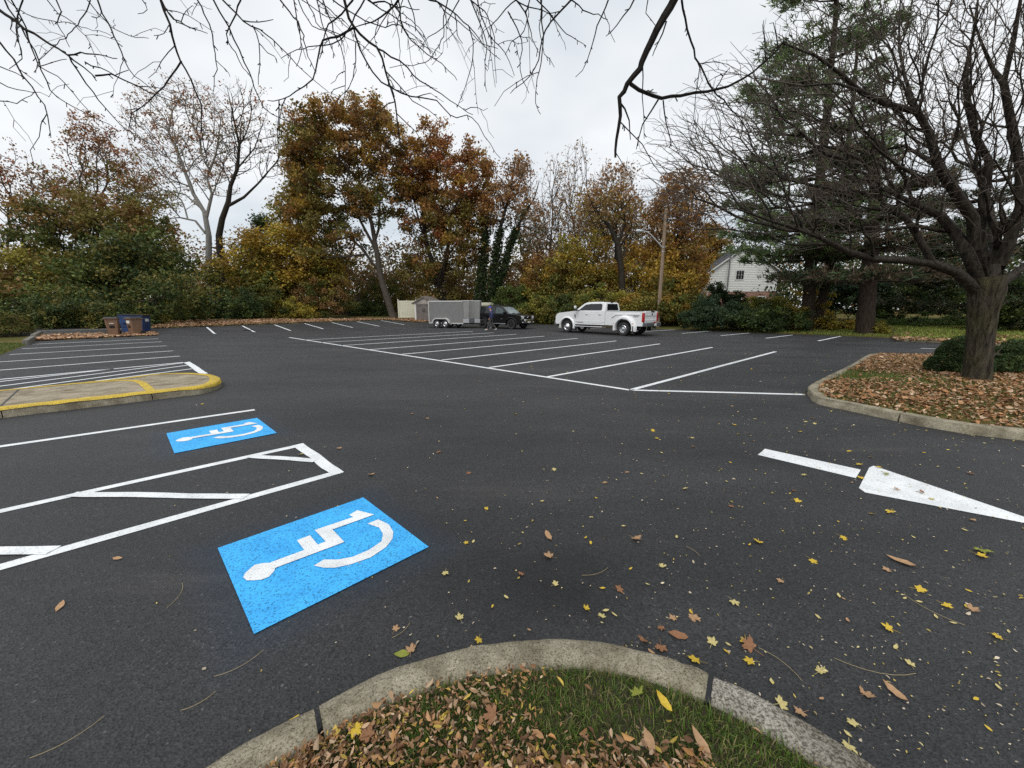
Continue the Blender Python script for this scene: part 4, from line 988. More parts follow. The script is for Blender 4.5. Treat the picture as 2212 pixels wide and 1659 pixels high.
ball_bush('clipped_bush', 'round clipped green bush left of the big bare trunk', 10.45, 8.95, .16, (.5, .5, .62), 230, 15000, .05, ((.045, .08, .026), DGR, (.065, .10, .03)))
ball_bush('clipped_bush', 'wide clipped green bush right of the big bare trunk', 12.2, 8.9, .18, (1.15, .75, .56), 231, 24000, .055, ((.045, .08, .026), DGR, (.08, .11, .03)))
ball_bush('clipped_bush', 'clipped bush with reddish side at the left picture edge', -29.9, 21.6, gz(-29.9, 21.6), (2.1, 1.5, 1.15), 232, 15000, .13, ((.12, .14, .035), GRN, (.14, .09, .035), OLIVE))

# white pine with two leaning trunks
def pine(name, label, trunk, Y, z_lo, z_hi, lenf, seed, nb, needles=10, tuft=.42, col=((.12, .18, .065), (.17, .235, .08), (.085, .13, .05)), side=None, thin=1.):
    rng = np.random.default_rng(seed)
    polys = [P4(t, Y) for t in trunk]
    polys[0][0, 2] = gz(*polys[0][0, :2]) - .05
    for p in polys[1:]: p[0, 2] = min(p[0, 2], gz(*p[0, :2]) - .05) if p[0, 2] < 2 else p[0, 2]
    base = polys[0][0, :3].copy()
    b = MB()
    root = empty(name, base, label=label, cat='tree')
    for p in polys:
        q = resample(p, 1.0); MB().tube(q[:, :3] - base, q[:, 3], 10).build('trunk', BARK_PINE, root, smooth=60)
    T = resample(polys[0], .3)
    tips, br = [], MB()
    for k in range(nb):
        z = z_lo + (z_hi - z_lo) * ((k + rng.random()) / nb) ** 1.35
        z = z - (z % 1.7) * .88                                   # whorls
        o = T[int(np.argmin(np.abs(T[:, 2] - z))), :3]
        a = rng.uniform(0, 2 * math.pi)
        ln = lenf((z - z_lo) / (z_hi - z_lo)) * rng.uniform(.6, 1.15)
        if side: ln *= side(a)
        d = np.array([math.cos(a), math.sin(a), 0])
        n_ = 7; t = np.linspace(0, 1, n_)[:, None]
        pl = o + d * ln * t + np.array([0, 0, 1]) * (ln * (-.10 * t + .17 * t ** 2.2)) + rng.normal(0, .05, (n_, 3)) * t
        br.tube(pl - base, np.linspace(.05 + .006 * ln, .012, n_), 4, cap=False)
        for j in range(int(ln * 9 * thin)):
            s = .28 + .72 * rng.random() ** .7
            i0 = min(int(s * (n_ - 1)), n_ - 2); f = s * (n_ - 1) - i0
            c = pl[i0] * (1 - f) + pl[i0 + 1] * f
            lat = np.array([-d[1], d[0], 0]) * rng.normal(0, .26) * ln * (1.15 - s * .7)
            c2 = c + lat + d * abs(rng.normal(0, .3)) + np.array([0, 0, rng.normal(.06, .08)])
            tips.append((c2, d * .6 + lat * .5 + np.array([0, 0, .35])))
            if rng.random() < .25: br.tube([c - base, c2 - base], [.012, .006], 3, cap=False)
    tag(br.build('branches', BARK_PINE, root), kind='stuff')
    C = np.array([t[0] for t in tips]); D = np.array([t[1] for t in tips]); D /= np.linalg.norm(D, axis=1)[:, None]
    m = len(C); C = np.repeat(C, needles, 0); D = np.repeat(D, needles, 0)
    D = D + rng.normal(0, .6, D.shape); D /= np.linalg.norm(D, axis=1)[:, None]
    C = C + rng.normal(0, .10, C.shape)
    sd = np.cross(D, rng.normal(0, 1, D.shape)); sd /= np.linalg.norm(sd, axis=1)[:, None]
    ln = tuft * rng.uniform(.7, 1.3, (len(C), 1)); wd = .035 * rng.uniform(.7, 1.4, (len(C), 1))
    V = np.stack([C - sd * wd, C + sd * wd, C + D * ln], 1).reshape(-1, 3) - base
    cc = np.array(col)[rng.integers(0, len(col), m)] * rng.uniform(.6, 1.3, (m, 1))
    cc = np.repeat(cc, needles, 0) * rng.uniform(.75, 1.25, (m * needles, 1))
    tag(link('crown', fast_mesh('crown', V, np.arange(len(V)).reshape(-1, 3), np.repeat(cc, 3, 0)), NEEDLE, root), kind='stuff')
    return root
pine('pine_tree', 'tall white pine with layered dark green branches before the house', [[(1738, 722, .46), (1748, 640, .40), (1752, 560, .36), (1762, 460, .32), (1778, 330, .26), (1790, 200, .2), (1805, 40, .14), (1815, -120, .05)]], 28.0, 5.0, 25, lambda t: 6.6 * (1 - t * .66) * min(1., .62 + 3.2 * t) + .3, 301, 118, side=lambda a: .7 if math.cos(a) > .1 else 1., thin=1.1)
pine('pine_tree', 'second pine trunk leaning right beside the tall white pine', [[(1762, 722, .34), (1775, 650, .3), (1795, 560, .26), (1815, 460, .22), (1830, 330, .17), (1845, 200, .12), (1855, 60, .05)]], 29.0, 9, 20, lambda t: 3.4 * (1 - t * .6) + .3, 302, 30, side=lambda a: .6)
pine('pine_tree', 'large dark conifer with drooping brown branches right of the white pine', [[(1866, 727, .5), (1873, 650, .44), (1880, 560, .4), (1888, 450, .3), (1893, 370, .18), (1896, 300, .05)]], 24.6, 4.2, 11.5, lambda t: 4.2 * (1 - t * .6) + .5, 303, 66, col=((.05, .075, .03), (.11, .08, .05), (.035, .055, .025), (.14, .10, .065)), thin=.8)
pine('pine_tree', 'dark spruce behind the big bare tree at the right edge', [[(2110, 715, .35), (2120, 560, .3), (2130, 420, .2), (2135, 330, .06)]], 27, 2.5, 11, lambda t: 4.6 * (1 - t * .7) + .4, 304, 80, col=((.035, .055, .025), (.08, .07, .04), (.05, .08, .03)), thin=.7)

# ---- the big bare tree on the right island
def c5(x, y, r, dY=0): return ((x / .976 + 3100) / 1.8228, (y / .976) / 1.8228, r * .88, dY)
Yt = 8.0
TP = [P4([c5(724, 1490, .27), c5(726, 1462, .255), c5(732, 1400, .235), c5(741, 1300, .232), c5(752, 1200, .25), c5(765, 1120, .29), c5(770, 1060, .28)], Yt),
      P4([c5(720, 1110, .17), c5(650, 1045, .135), c5(560, 1015, .11, -.1), c5(450, 1000, .1, -.2), c5(330, 995, .088, -.3), c5(240, 970, .075, -.4), c5(130, 915, .055, -.5), c5(40, 880, .042, -.6), c5(-60, 850, .032, -.8), c5(-200, 800, .02, -1)], Yt),
      P4([c5(745, 1080, .2), c5(690, 960, .17), c5(640, 890, .14, .2), c5(590, 830, .12, .3), c5(480, 780, .09, .5), c5(400, 740, .06, .7), c5(300, 700, .035, 1)], Yt),
      P4([c5(750, 1080, .2), c5(718, 960, .17), c5(715, 840, .15, -.1), c5(640, 730, .13, -.2), c5(580, 640, .115, -.3), c5(545, 510, .1, -.3), c5(500, 430, .085, -.4), c5(380, 400, .07, -.5), c5(280, 350, .058, -.6), c5(200, 280, .046, -.7), c5(110, 215, .034, -.9), c5(-20, 165, .02, -1)], Yt),
      P4([c5(545, 510, .07, -.3), c5(480, 380, .055), c5(450, 290, .045, .2), c5(430, 180, .035, .3), c5(430, 60, .025, .4), c5(440, -60, .015, .5)], Yt),
      P4([c5(762, 1080, .2), c5(735, 900, .16, .2), c5(762, 760, .13, .3), c5(775, 620, .11, .3), c5(725, 530, .095, .3), c5(692, 400, .08, .4), c5(682, 290, .065, .4), c5(718, 120, .045, .5), c5(740, -60, .025, .6)], Yt),
      P4([c5(780, 1090, .21), c5(850, 940, .17, -.2), c5(898, 790, .14, -.3), c5(895, 640, .12, -.3), c5(852, 430, .1, -.3), c5(832, 320, .085, -.3), c5(870, 150, .06, -.4), c5(900, -20, .035, -.5)], Yt),
      P4([c5(832, 320, .06, -.3), c5(790, 265, .05, -.2), c5(740, 150, .03, -.2), c5(700, 20, .02, 0)], Yt),
      P4([c5(768, 700, .08, .3), c5(830, 690, .06, .4), c5(920, 655, .045, .6), c5(1040, 560, .03, .8)], Yt),
      P4([c5(790, 1110, .18), c5(860, 1060, .13, .3), c5(960, 985, .1, .5), c5(1100, 900, .07, .7), c5(1300, 760, .04, 1)], Yt),
      P4([c5(650, 900, .06, .2), c5(500, 868, .05, .3), c5(400, 882, .04, .4), c5(300, 876, .03, .5), c5(190, 890, .02, .6)], Yt),
      P4([c5(590, 650, .07, -.3), c5(520, 685, .05, -.8), c5(430, 640, .035, -1.3), c5(330, 560, .02, -1.8)], Yt),
      P4([c5(580, 640, .07, -.3), c5(450, 560, .05, .4), c5(300, 590, .035, .8), c5(180, 540, .025, 1.2), c5(60, 430, .015, 1.6)], Yt),
      P4([c5(280, 350, .035, -.6), c5(190, 320, .025, -1.0), c5(60, 330, .018, -1.3), c5(-120, 300, .01, -1.5)], Yt),
      P4([c5(130, 915, .03, -.5), c5(60, 830, .025, -.3), c5(-40, 700, .02, 0), c5(-140, 560, .013, .3)], Yt),
      P4([c5(770, 1080, .15), c5(800, 960, .12, 1), c5(780, 800, .09, 1.8), c5(700, 600, .06, 2.6), c5(640, 400, .03, 3.2)], Yt)]
TP[0][0, 2] = .1
for l_ in TP[1:]: l_[:, 3] *= .84
rgt = np.random.default_rng(77)
tp = fill_lobes([(1900, 230, 260, 230, 2.6), (2110, 150, 160, 240, 2.6), (1660, 260, 190, 200, 2.4), (1560, 400, 170, 110, 2.2), (1760, 470, 190, 80, 2.4), (2150, 430, 110, 130, 2.4), (1960, 40, 300, 120, 2.6), (2330, 250, 190, 300, 2.6, 0, .35), (1480, 330, 110, 150, 1.6, 0, .5), (1870, 400, 200, 120, 2.6)], Yt, 16500, rgt, .66)
tree('honey_locust_tree', 'big bare tree with furrowed trunk and dense twigs on the right island', skeleton(TP, .35), tp, 310, BARK_LOCUST, r_tip=.0027, bf=.42, expo=.40, sides=14, smooth=1, split=.16, twig=BARK_LIMB, knobby=.035, fine=.011)

# ---- bare tree over the photographer: trunk behind, limbs overhead, twigs hanging into view
def c7(pts): return [(x / 2.016, y / 2.016) for x, y in pts]
def c8(pts): return [((x / 1.0886 + 2000) / 1.8228, (y / 1.0886) / 1.8228) for x, y in pts]
HANG = [  # (points, depth at start, depth at end, radius at start mm)
    (c7([(0, 45), (110, 125), (220, 195), (295, 240), (415, 338)]), 2.7, 2.6, 8), (c7([(0, 185), (60, 260), (100, 330), (170, 420), (210, 500), (222, 600)]), 2.9, 2.9, 5),
    (c7([(20, 0), (70, 90), (150, 220), (200, 350), (240, 420), (380, 495), (440, 520), (490, 550)]), 3.2, 3.2, 4.5), (c7([(50, 0), (110, 120), (170, 290), (250, 330), (350, 440), (400, 500)]), 3.0, 3.3, 4),
    (c7([(295, 240), (350, 230), (430, 240), (510, 255)]), 2.65, 2.5, 4), (c7([(170, 290), (230, 270), (290, 258)]), 3.1, 3.1, 3),
    (c7([(300, 240), (340, 310), (400, 400), (450, 460), (520, 545), (600, 590)]), 2.65, 3.0, 4), (c7([(415, 330), (490, 325), (600, 380), (690, 420), (810, 462)]), 2.6, 2.8, 4.5),
    (c7([(425, 0), (470, 100), (510, 190), (560, 300), (640, 370), (690, 415)]), 3.2, 3.0, 4.5), (c7([(370, 270), (440, 300), (500, 325), (560, 305)]), 2.7, 3.0, 3.5),
    (c7([(700, 0), (735, 110), (760, 200), (790, 265), (830, 350), (875, 450), (880, 600), (910, 720)]), 3.0, 3.1, 6.5), (c7([(790, 265), (740, 340), (680, 410), (610, 470), (545, 480)]), 3.02, 2.9, 5),
    (c7([(610, 470), (575, 490), (560, 560)]), 2.9, 2.9, 3.5), (c7([(720, 40), (770, 90), (830, 120), (860, 122)]), 3.0, 2.9, 3.5), (c7([(735, 110), (710, 140), (670, 155)]), 3, 3, 3),
    (c7([(860, 0), (910, 100), (935, 200), (940, 300), (930, 400)]), 3.3, 3.3, 4.5), (c7([(930, 0), (990, 110), (1040, 220), (1080, 310), (1110, 380), (1150, 470), (1230, 520), (1330, 560)]), 3.1, 3.3, 5),
    (c7([(970, 0), (1060, 90), (1130, 130), (1220, 200), (1290, 280), (1360, 340), (1430, 400)]), 3.2, 3.4, 5), (c7([(1060, 90), (1130, 100), (1190, 85)]), 3.2, 3.2, 3.5),
    (c7([(1100, 110), (1130, 190), (1130, 290), (1125, 370)]), 3.25, 3.3, 3.5), (c7([(1130, 190), (1170, 230), (1205, 260)]), 3.3, 3.3, 3), (c7([(1280, 0), (1300, 120), (1310, 220), (1290, 290)]), 3.4, 3.4, 4),
    (c7([(1500, 0), (1540, 120), (1640, 210), (1680, 310), (1720, 440), (1735, 580), (1750, 660), (1810, 740)]), 2.9, 3.0, 8), (c7([(1540, 120), (1470, 160), (1410, 180), (1380, 250), (1360, 340), (1290, 400), (1230, 430), (1165, 437)]), 2.92, 2.8, 6),
    (c7([(1735, 0), (1690, 50), (1620, 90), (1540, 120)]), 2.8, 2.9, 6), (c7([(1540, 120), (1570, 220), (1620, 320), (1700, 380), (1790, 420), (1900, 440), (1960, 500), (2060, 510), (2110, 590), (2180, 690)]), 2.92, 3.2, 5),
    (c7([(1640, 210), (1740, 270), (1830, 350), (1920, 410), (2000, 460), (2060, 500)]), 2.93, 3.1, 5), (c7([(1550, 180), (1540, 340), (1500, 410)]), 2.93, 3.0, 3.5), (c7([(1680, 310), (1730, 360), (1800, 440), (1870, 480), (1910, 520)]), 2.95, 3.2, 3.5),
    (c7([(1735, 0), (1760, 130), (1830, 210), (1950, 300), (1990, 350)]), 3.0, 3.1, 4), (c7([(1870, 0), (1940, 30), (2040, 110), (2110, 200), (2180, 260)]), 3.3, 3.3, 5), (c7([(2050, 0), (2090, 100), (2120, 200), (2110, 330), (2120, 400)]), 3.4, 3.4, 4.5),
    (c7([(2080, 0), (2130, 150), (2200, 230), (2240, 330)]), 3.5, 3.5, 4.5), (c7([(2040, 110), (2060, 230), (2020, 400), (1990, 470)]), 3.3, 3.3, 3.5), (c7([(1980, 60), (1990, 150), (2015, 190)]), 3.3, 3.3, 3.5), (c7([(1380, 0), (1400, 90), (1440, 200), (1460, 245)]), 3.3, 3.3, 4),
    (c7([(1450, 0), (1560, 70), (1680, 120), (1740, 110), (1830, 180), (1890, 240)]), 3.2, 3.2, 4), (c7([(620, 0), (640, 40), (600, 60)]), 3.2, 3.2, 3), (c7([(1300, 0), (1360, 110), (1480, 160), (1500, 230)]), 3.4, 3.3, 3.5),
    (c7([(0, 360), (80, 390), (150, 405)]), 3.0, 3.1, 3), (c7([(100, 0), (70, 120), (90, 250), (40, 300)]), 3.3, 3.3, 4), (c7([(0, 290), (70, 320), (100, 330)]), 3, 2.95, 3), (c7([(0, 440), (90, 440), (150, 400)]), 3.1, 3.0, 3),
    (c8([(715, -10), (640, 130), (590, 220), (560, 300), (515, 360), (478, 420), (480, 500), (465, 600), (460, 675)]), 2.4, 2.5, 19), (c8([(525, 360), (620, 415), (700, 418), (800, 400), (900, 380), (1000, 340), (1150, 220), (1180, 170)]), 2.45, 2.3, 9),
    (c8([(645, 425), (580, 540), (550, 640)]), 2.42, 2.5, 4.5), (c8([(480, 440), (520, 510), (525, 600)]), 2.47, 2.5, 5), (c8([(665, 430), (690, 580), (700, 630)]), 2.4, 2.45, 3.5), (c8([(745, 0), (780, 180), (880, 380), (1000, 520), (1100, 690)]), 2.9, 3.2, 6),
    (c8([(270, 0), (160, 130), (120, 290), (10, 400)]), 3.0, 3.0, 5.5), (c8([(140, 0), (150, 180), (130, 340), (120, 440), (140, 490)]), 3.1, 3.1, 4.5), (c8([(0, 50), (60, 170), (50, 300), (90, 400)]), 3.2, 3.2, 4), (c8([(430, 0), (370, 150), (340, 260), (290, 330)]), 3.1, 3.1, 4.5),
    (c8([(540, 0), (470, 110), (420, 155)]), 3.0, 3.0, 4.5), (c8([(680, 90), (640, 190), (620, 240)]), 2.5, 2.6, 4), (c8([(600, 0), (590, 60), (640, 120)]), 3, 3, 3)]
base = np.array([-.3, -2.2, .1])
limbs = [np.array([[-.3, -2.2, .1, .24], [-.3, -2.15, 1.0, .2], [-.2, -1.9, 2.3, .19], [-.1, -1.5, 3.1, .16], [.0, -.6, 4.0, .12], [.1, .8, 4.75, .09], [.2, 2.2, 5.1, .06], [.3, 3.6, 5.5, .03]]),
         np.array([[-.2, -1.6, 2.9, .12], [-1.0, -.6, 3.8, .1], [-2.0, .6, 4.4, .075], [-3.0, 1.8, 4.7, .05], [-4.0, 2.8, 4.9, .03]]),
         np.array([[-.1, -1.5, 3.1, .12], [.5, -.3, 3.7, .1], [.9, .9, 4.0, .08], [1.1, 1.9, 4.1, .06], [1.6, 3.0, 4.9, .03]]),
         np.array([[-.05, -1.0, 3.6, .08], [-.7, .4, 4.4, .06], [-1.2, 1.8, 4.8, .045], [-1.5, 3.2, 5.2, .025]])]
ht = empty('overhanging_tree', base, label='bare tree above the camera, its thin drooping twigs across the top', cat='tree')
mbt = MB(); NODES = []
for l in limbs:
    q = resample(l, .15); NODES.append(q[:, :3]); MB().tube(q[:, :3] - base, q[:, 3], 8).build('limb', BARK_LOCUST, ht, smooth=60)
NODES = np.concatenate(NODES)
tw = MB(); rh = np.random.default_rng(99)
def twig(P, r0, r1, spurs=True, depth=0):
    n = len(P)
    r0, r1 = r0 * 1.2, r1 * 1.2
    tw.tube(P - base, np.linspace(r0, r1, n), 5 if r0 > .004 else 4)
    if not spurs: return
    L_ = np.linalg.norm(np.diff(P, axis=0), axis=1).sum()
    for k in range(int(L_ * 9)):
        s = rh.random() * .96; i = min(int(s * (n - 1)), n - 2)
        o = P[i] + (P[i + 1] - P[i]) * (s * (n - 1) - i)
        d = P[i + 1] - P[i]; d = d / np.linalg.norm(d)
        a = rh.normal(0, 1, 3); a -= d * (a @ d); a /= np.linalg.norm(a)
        big = rh.random() < .22
        ln = rh.uniform(.10, .34) if big else rh.uniform(.012, .03)
        e = d * .6 + a * .9; e /= np.linalg.norm(e)
        m = 5 if big else 2
        t = np.linspace(0, 1, m)[:, None]
        q = o + e * ln * t + np.array([0, 0, -1]) * ln * .35 * t ** 2 + (rh.normal(0, .012, (m, 3)) * t if big else 0)
        rr = max(r0 * .45, .0017) if big else .003
        if big and depth == 0: twig(q, min(rr, .003), .0014, True, 1)
        else: tw.tube(q - base, np.linspace(rr, .0013 if big else .0032, m), 4)
rq = np.random.default_rng(4)
for x0 in np.concatenate([rq.uniform(0, 200, 5), rq.uniform(200, 1050, 7), rq.uniform(620, 800, 7), rq.uniform(980, 1250, 8), rq.uniform(800, 1000, 3)]):   # more drooping twigs from the same limbs
    n_ = rq.integers(4, 7); x_, y_ = x0, 0.; pl_ = [(x_, y_)]; hd_ = rq.uniform(-.6, .9); st_ = rq.uniform(22, 42)
    for _ in range(n_): hd_ += rq.normal(0, .35); x_ += st_ * math.sin(hd_); y_ += st_ * abs(math.cos(hd_)) ; pl_.append((x_, y_))
    d_ = rq.uniform(2.8, 4.2); HANG.append((pl_, d_, d_ + rq.normal(0, .15), rq.uniform(3, 5)))
for pl, d0, d1, mm in HANG:
    n0 = len(pl); P = np.array([at(p[0], p[1], d0 + (d1 - d0) * i / (n0 - 1)) for i, p in enumerate(pl)])
    P = smooth_path(P, .05); P[1:-1] += rh.normal(0, .004, P[1:-1].shape)
    twig(P, mm * .001, max(.0018, mm * .0003))
    x0, y0 = pl[0]
    if y0 < 3 or x0 < 3:      # reaches out of the frame: join it to the nearest limb
        nb_ = NODES[np.argmin(np.linalg.norm(NODES - (P[0] + np.array([0, -.5, .3])), axis=1))]
        dirv = (P[0] - P[min(2, len(P) - 1)]); dirv /= np.linalg.norm(dirv)
        cpt = P[0] + dirv * np.linalg.norm(nb_ - P[0]) * .45
        if cpt[2] < CAM_H + .72 * cpt[1] and y0 < 3: cpt[2] = CAM_H + .74 * cpt[1]
        t = np.linspace(0, 1, 9)[:, None]
        Q = P[0] * (1 - t) ** 2 + 2 * cpt * t * (1 - t) + nb_ * t ** 2
        tw.tube(Q - base, np.linspace(mm * .001, mm * .0015 + .002, 9), 6)
tag(tw.build('twigs', BARK_NEAR, ht), kind='stuff')
# ------------------------------------------------------------------ vehicles
WHITE_CAR = mat('white_car_paint', (.74, .75, .75), .28, 0, .5, var=.05, vscale=1.5, coat=.6)
BLACK_CAR = mat('black_car_paint', (.004, .004, .005), .12, 0, .35, coat=.4)
GLASS_DARK = mat('tinted_glass', (.012, .014, .015), .06, 0, .6)
GLASS_CLEAR = mat('windscreen_glass', (.16, .20, .20), .07, 0, .8, var=.5, vscale=2.5)
RUBBER = mat('tyre_rubber', (.022, .022, .022), .8, var=.2, vscale=20)
CHROME = mat('polished_alloy', (.72, .72, .73), .18, 1.)
STEEL_DULL = mat('dull_alloy', (.45, .45, .46), .35, 1.)
PLASTIC = mat('black_plastic', (.018, .018, .019), .5)
UNDER = mat('underbody', (.006, .006, .006), .8)
BUMPER_GREY = mat('grey_bumper', (.075, .08, .085), .45)
RED_LAMP = mat('red_lamp_lens', (.42, .012, .018), .15, 0, .6, var=.35, vscale=9)
CLEAR_LAMP = mat('clear_lamp_lens', (.78, .78, .76), .12, .1, .6, var=.4, vscale=14)
AMBER = mat('amber_lens', (.55, .16, .05), .2)
PLATE = mat('plate_white', (.7, .7, .66), .5)

def arc(cx, cz, r, a0, a1, n=12):
    return [(cx + r * math.cos(R(a0 + (a1 - a0) * i / n)), cz + r * math.sin(R(a0 + (a1 - a0) * i / n))) for i in range(n + 1)]
def wheel(parent, x, y, z, r, w, kind, out):
    """out: +1 when the outer face looks to +y. wheel > tyre, rim"""
    e = bpy.data.objects.new('wheel', None); COL.objects.link(e); e.parent = parent; e.location = (x, y, z); e.empty_display_size = .1
    if out < 0: e.rotation_euler = (0, 0, math.pi)
    h = w / 2; ri = r * .60
    MB().lathe([(ri, -h * .8), (r * .86, -h), (r * .96, -h * .85), (r, -h * .5), (r, h * .5), (r * .96, h * .85), (r * .86, h), (ri, h * .8)], 28, close=True).build('tyre', RUBBER, e, smooth=35)
    b = MB()
    if kind == 'front':         # convex dually front wheel
        b.lathe([(ri, -h * .3), (ri, h * .75), (ri * .93, h * .85), (ri * .86, h * .55), (ri * .6, h * .95), (ri * .42, h * 1.25), (ri * .3, h * 1.35), (0.01, h * 1.35)], 24)
        m = CHROME
    elif kind == 'rear':        # deep dish
        b.lathe([(ri, -h * .3), (ri, h * .75), (ri * .93, h * .85), (ri * .85, h * .4), (ri * .8, -h * .2), (ri * .55, -h * .1), (ri * .45, h * .5), (ri * .3, h * .6), (.01, h * .6)], 24)
        m = CHROME
    elif kind == 'trailer':
        b.lathe([(ri, -h * .3), (ri, h * .7), (ri * .9, h * .8), (ri * .8, h * .35), (ri * .35, h * .45), (ri * .3, h * .8), (.01, h * .85)], 20)
        m = CHROME
    else:
        b.lathe([(ri, -h * .3), (ri, h * .75), (ri * .92, h * .8), (ri * .88, h * .2), (.01, h * .15)], 24)
        for k in range(6):
            a = k * math.pi / 3
            M_ = Matrix.Rotation(a, 4, 'Y')
            b.box(ri * .1, ri * .93, h * .15, h * .65, -ri * .12, ri * .12, M_)
        b.lathe([(ri * .22, h * .1), (ri * .2, h * .72), (.01, h * .74)], 12)
        m = mat('black_alloy', (.02, .02, .02), .3)
    b.build('rim', m, e, smooth=35)
    if kind in ('front', 'rear'):
        lug = MB()
        for k in range(8):
            a = k * math.pi / 4; rr = ri * (.5 if kind == 'front' else .66)
            lug.lathe([(.016, 0), (.016, .03)], 6, c=(rr * math.cos(a), h * (.95 if kind == 'front' else -.05), rr * math.sin(a)))
        tag(lug.build('lug_nuts', STEEL_DULL, e), kind='stuff')
    return e
def flare(parent, cx, cz, s, r_in, r_out, y_in, y_out, m, name='fender_flare'):
    prof = [(r_out, y_in), (r_out - .05, y_in + (y_out - y_in) * .55), (r_in + (r_out - r_in) * .45, y_out), (r_in + .02, y_out + .005), (r_in, y_out - .02), (r_in, y_in - .06)]
    b = MB(); n = 18; k = len(prof)
    for i in range(n + 1):
        a = R(-14 + 208 * i / n)
        for r, y in prof: b.v.append((cx + r * math.cos(a), s * y, cz + r * math.sin(a)))
    for i in range(n):
        for j in range(k - 1): b.f.append((i * k + j, i * k + j + 1, (i + 1) * k + j + 1, (i + 1) * k + j))
    b.f.append(tuple(range(k))); b.f.append(tuple(range(n * k, n * k + k)))
    return b.build(name, m, parent, smooth=40)
def text(body, size, mtl, parent, loc, rot, name='lettering', sx=1.):
    c = bpy.data.curves.new(name, 'FONT'); c.body = body; c.size = size; c.extrude = .002; c.align_x = 'CENTER'; c.align_y = 'CENTER'
    c.materials.append(mtl)
    tmp = bpy.data.objects.new(name, c); COL.objects.link(tmp)
    me = bpy.data.meshes.new_from_object(tmp.evaluated_get(bpy.context.evaluated_depsgraph_get()))
    bpy.data.objects.remove(tmp); me.name = name
    o = link(name, me, mtl, parent, loc); o.rotation_euler = rot; o.scale = (sx, 1, 1)
    return o

# ---- white dually pickup, nose pointing away to the left
pk = empty('pickup_truck', UW(23.0, 14.36), R(135), 'white crew cab dually pickup truck with long bed and red tail lamps', 'truck')
FA, RA, WZ = 2.22, -2.22, .41
low = [(-.79, .60)] + [(FA - .55, .60)] + arc(FA, .46, .56, 166, 14, 12) + [(FA + .55, .60), (3.16, .58), (3.24, .80), (3.22, 1.12), (3.12, 1.28), (2.9, 1.36), (2.2, 1.43), (1.62, 1.49), (-.79, 1.49)]
MB().side(low, -.97, .97).build('body', WHITE_CAR, pk, bevel=.045, segs=3)
GH = [(1.60, 1.485), (.92, 1.98), (.70, 2.055), (.30, 2.08), (-.45, 2.08), (-.66, 2.045), (-.73, 1.95), (-.785, 1.485)]
def gw(z, a=.95, b_=.775, z0=1.485, z1=2.08): return a + (b_ - a) * (z - z0) / (z1 - z0)
MB().prism(GH, lambda p: (p[0], -gw(p[1]), p[1]), lambda p: (p[0], gw(p[1]), p[1])).build('cab', WHITE_CAR, pk, bevel=.03, segs=2)
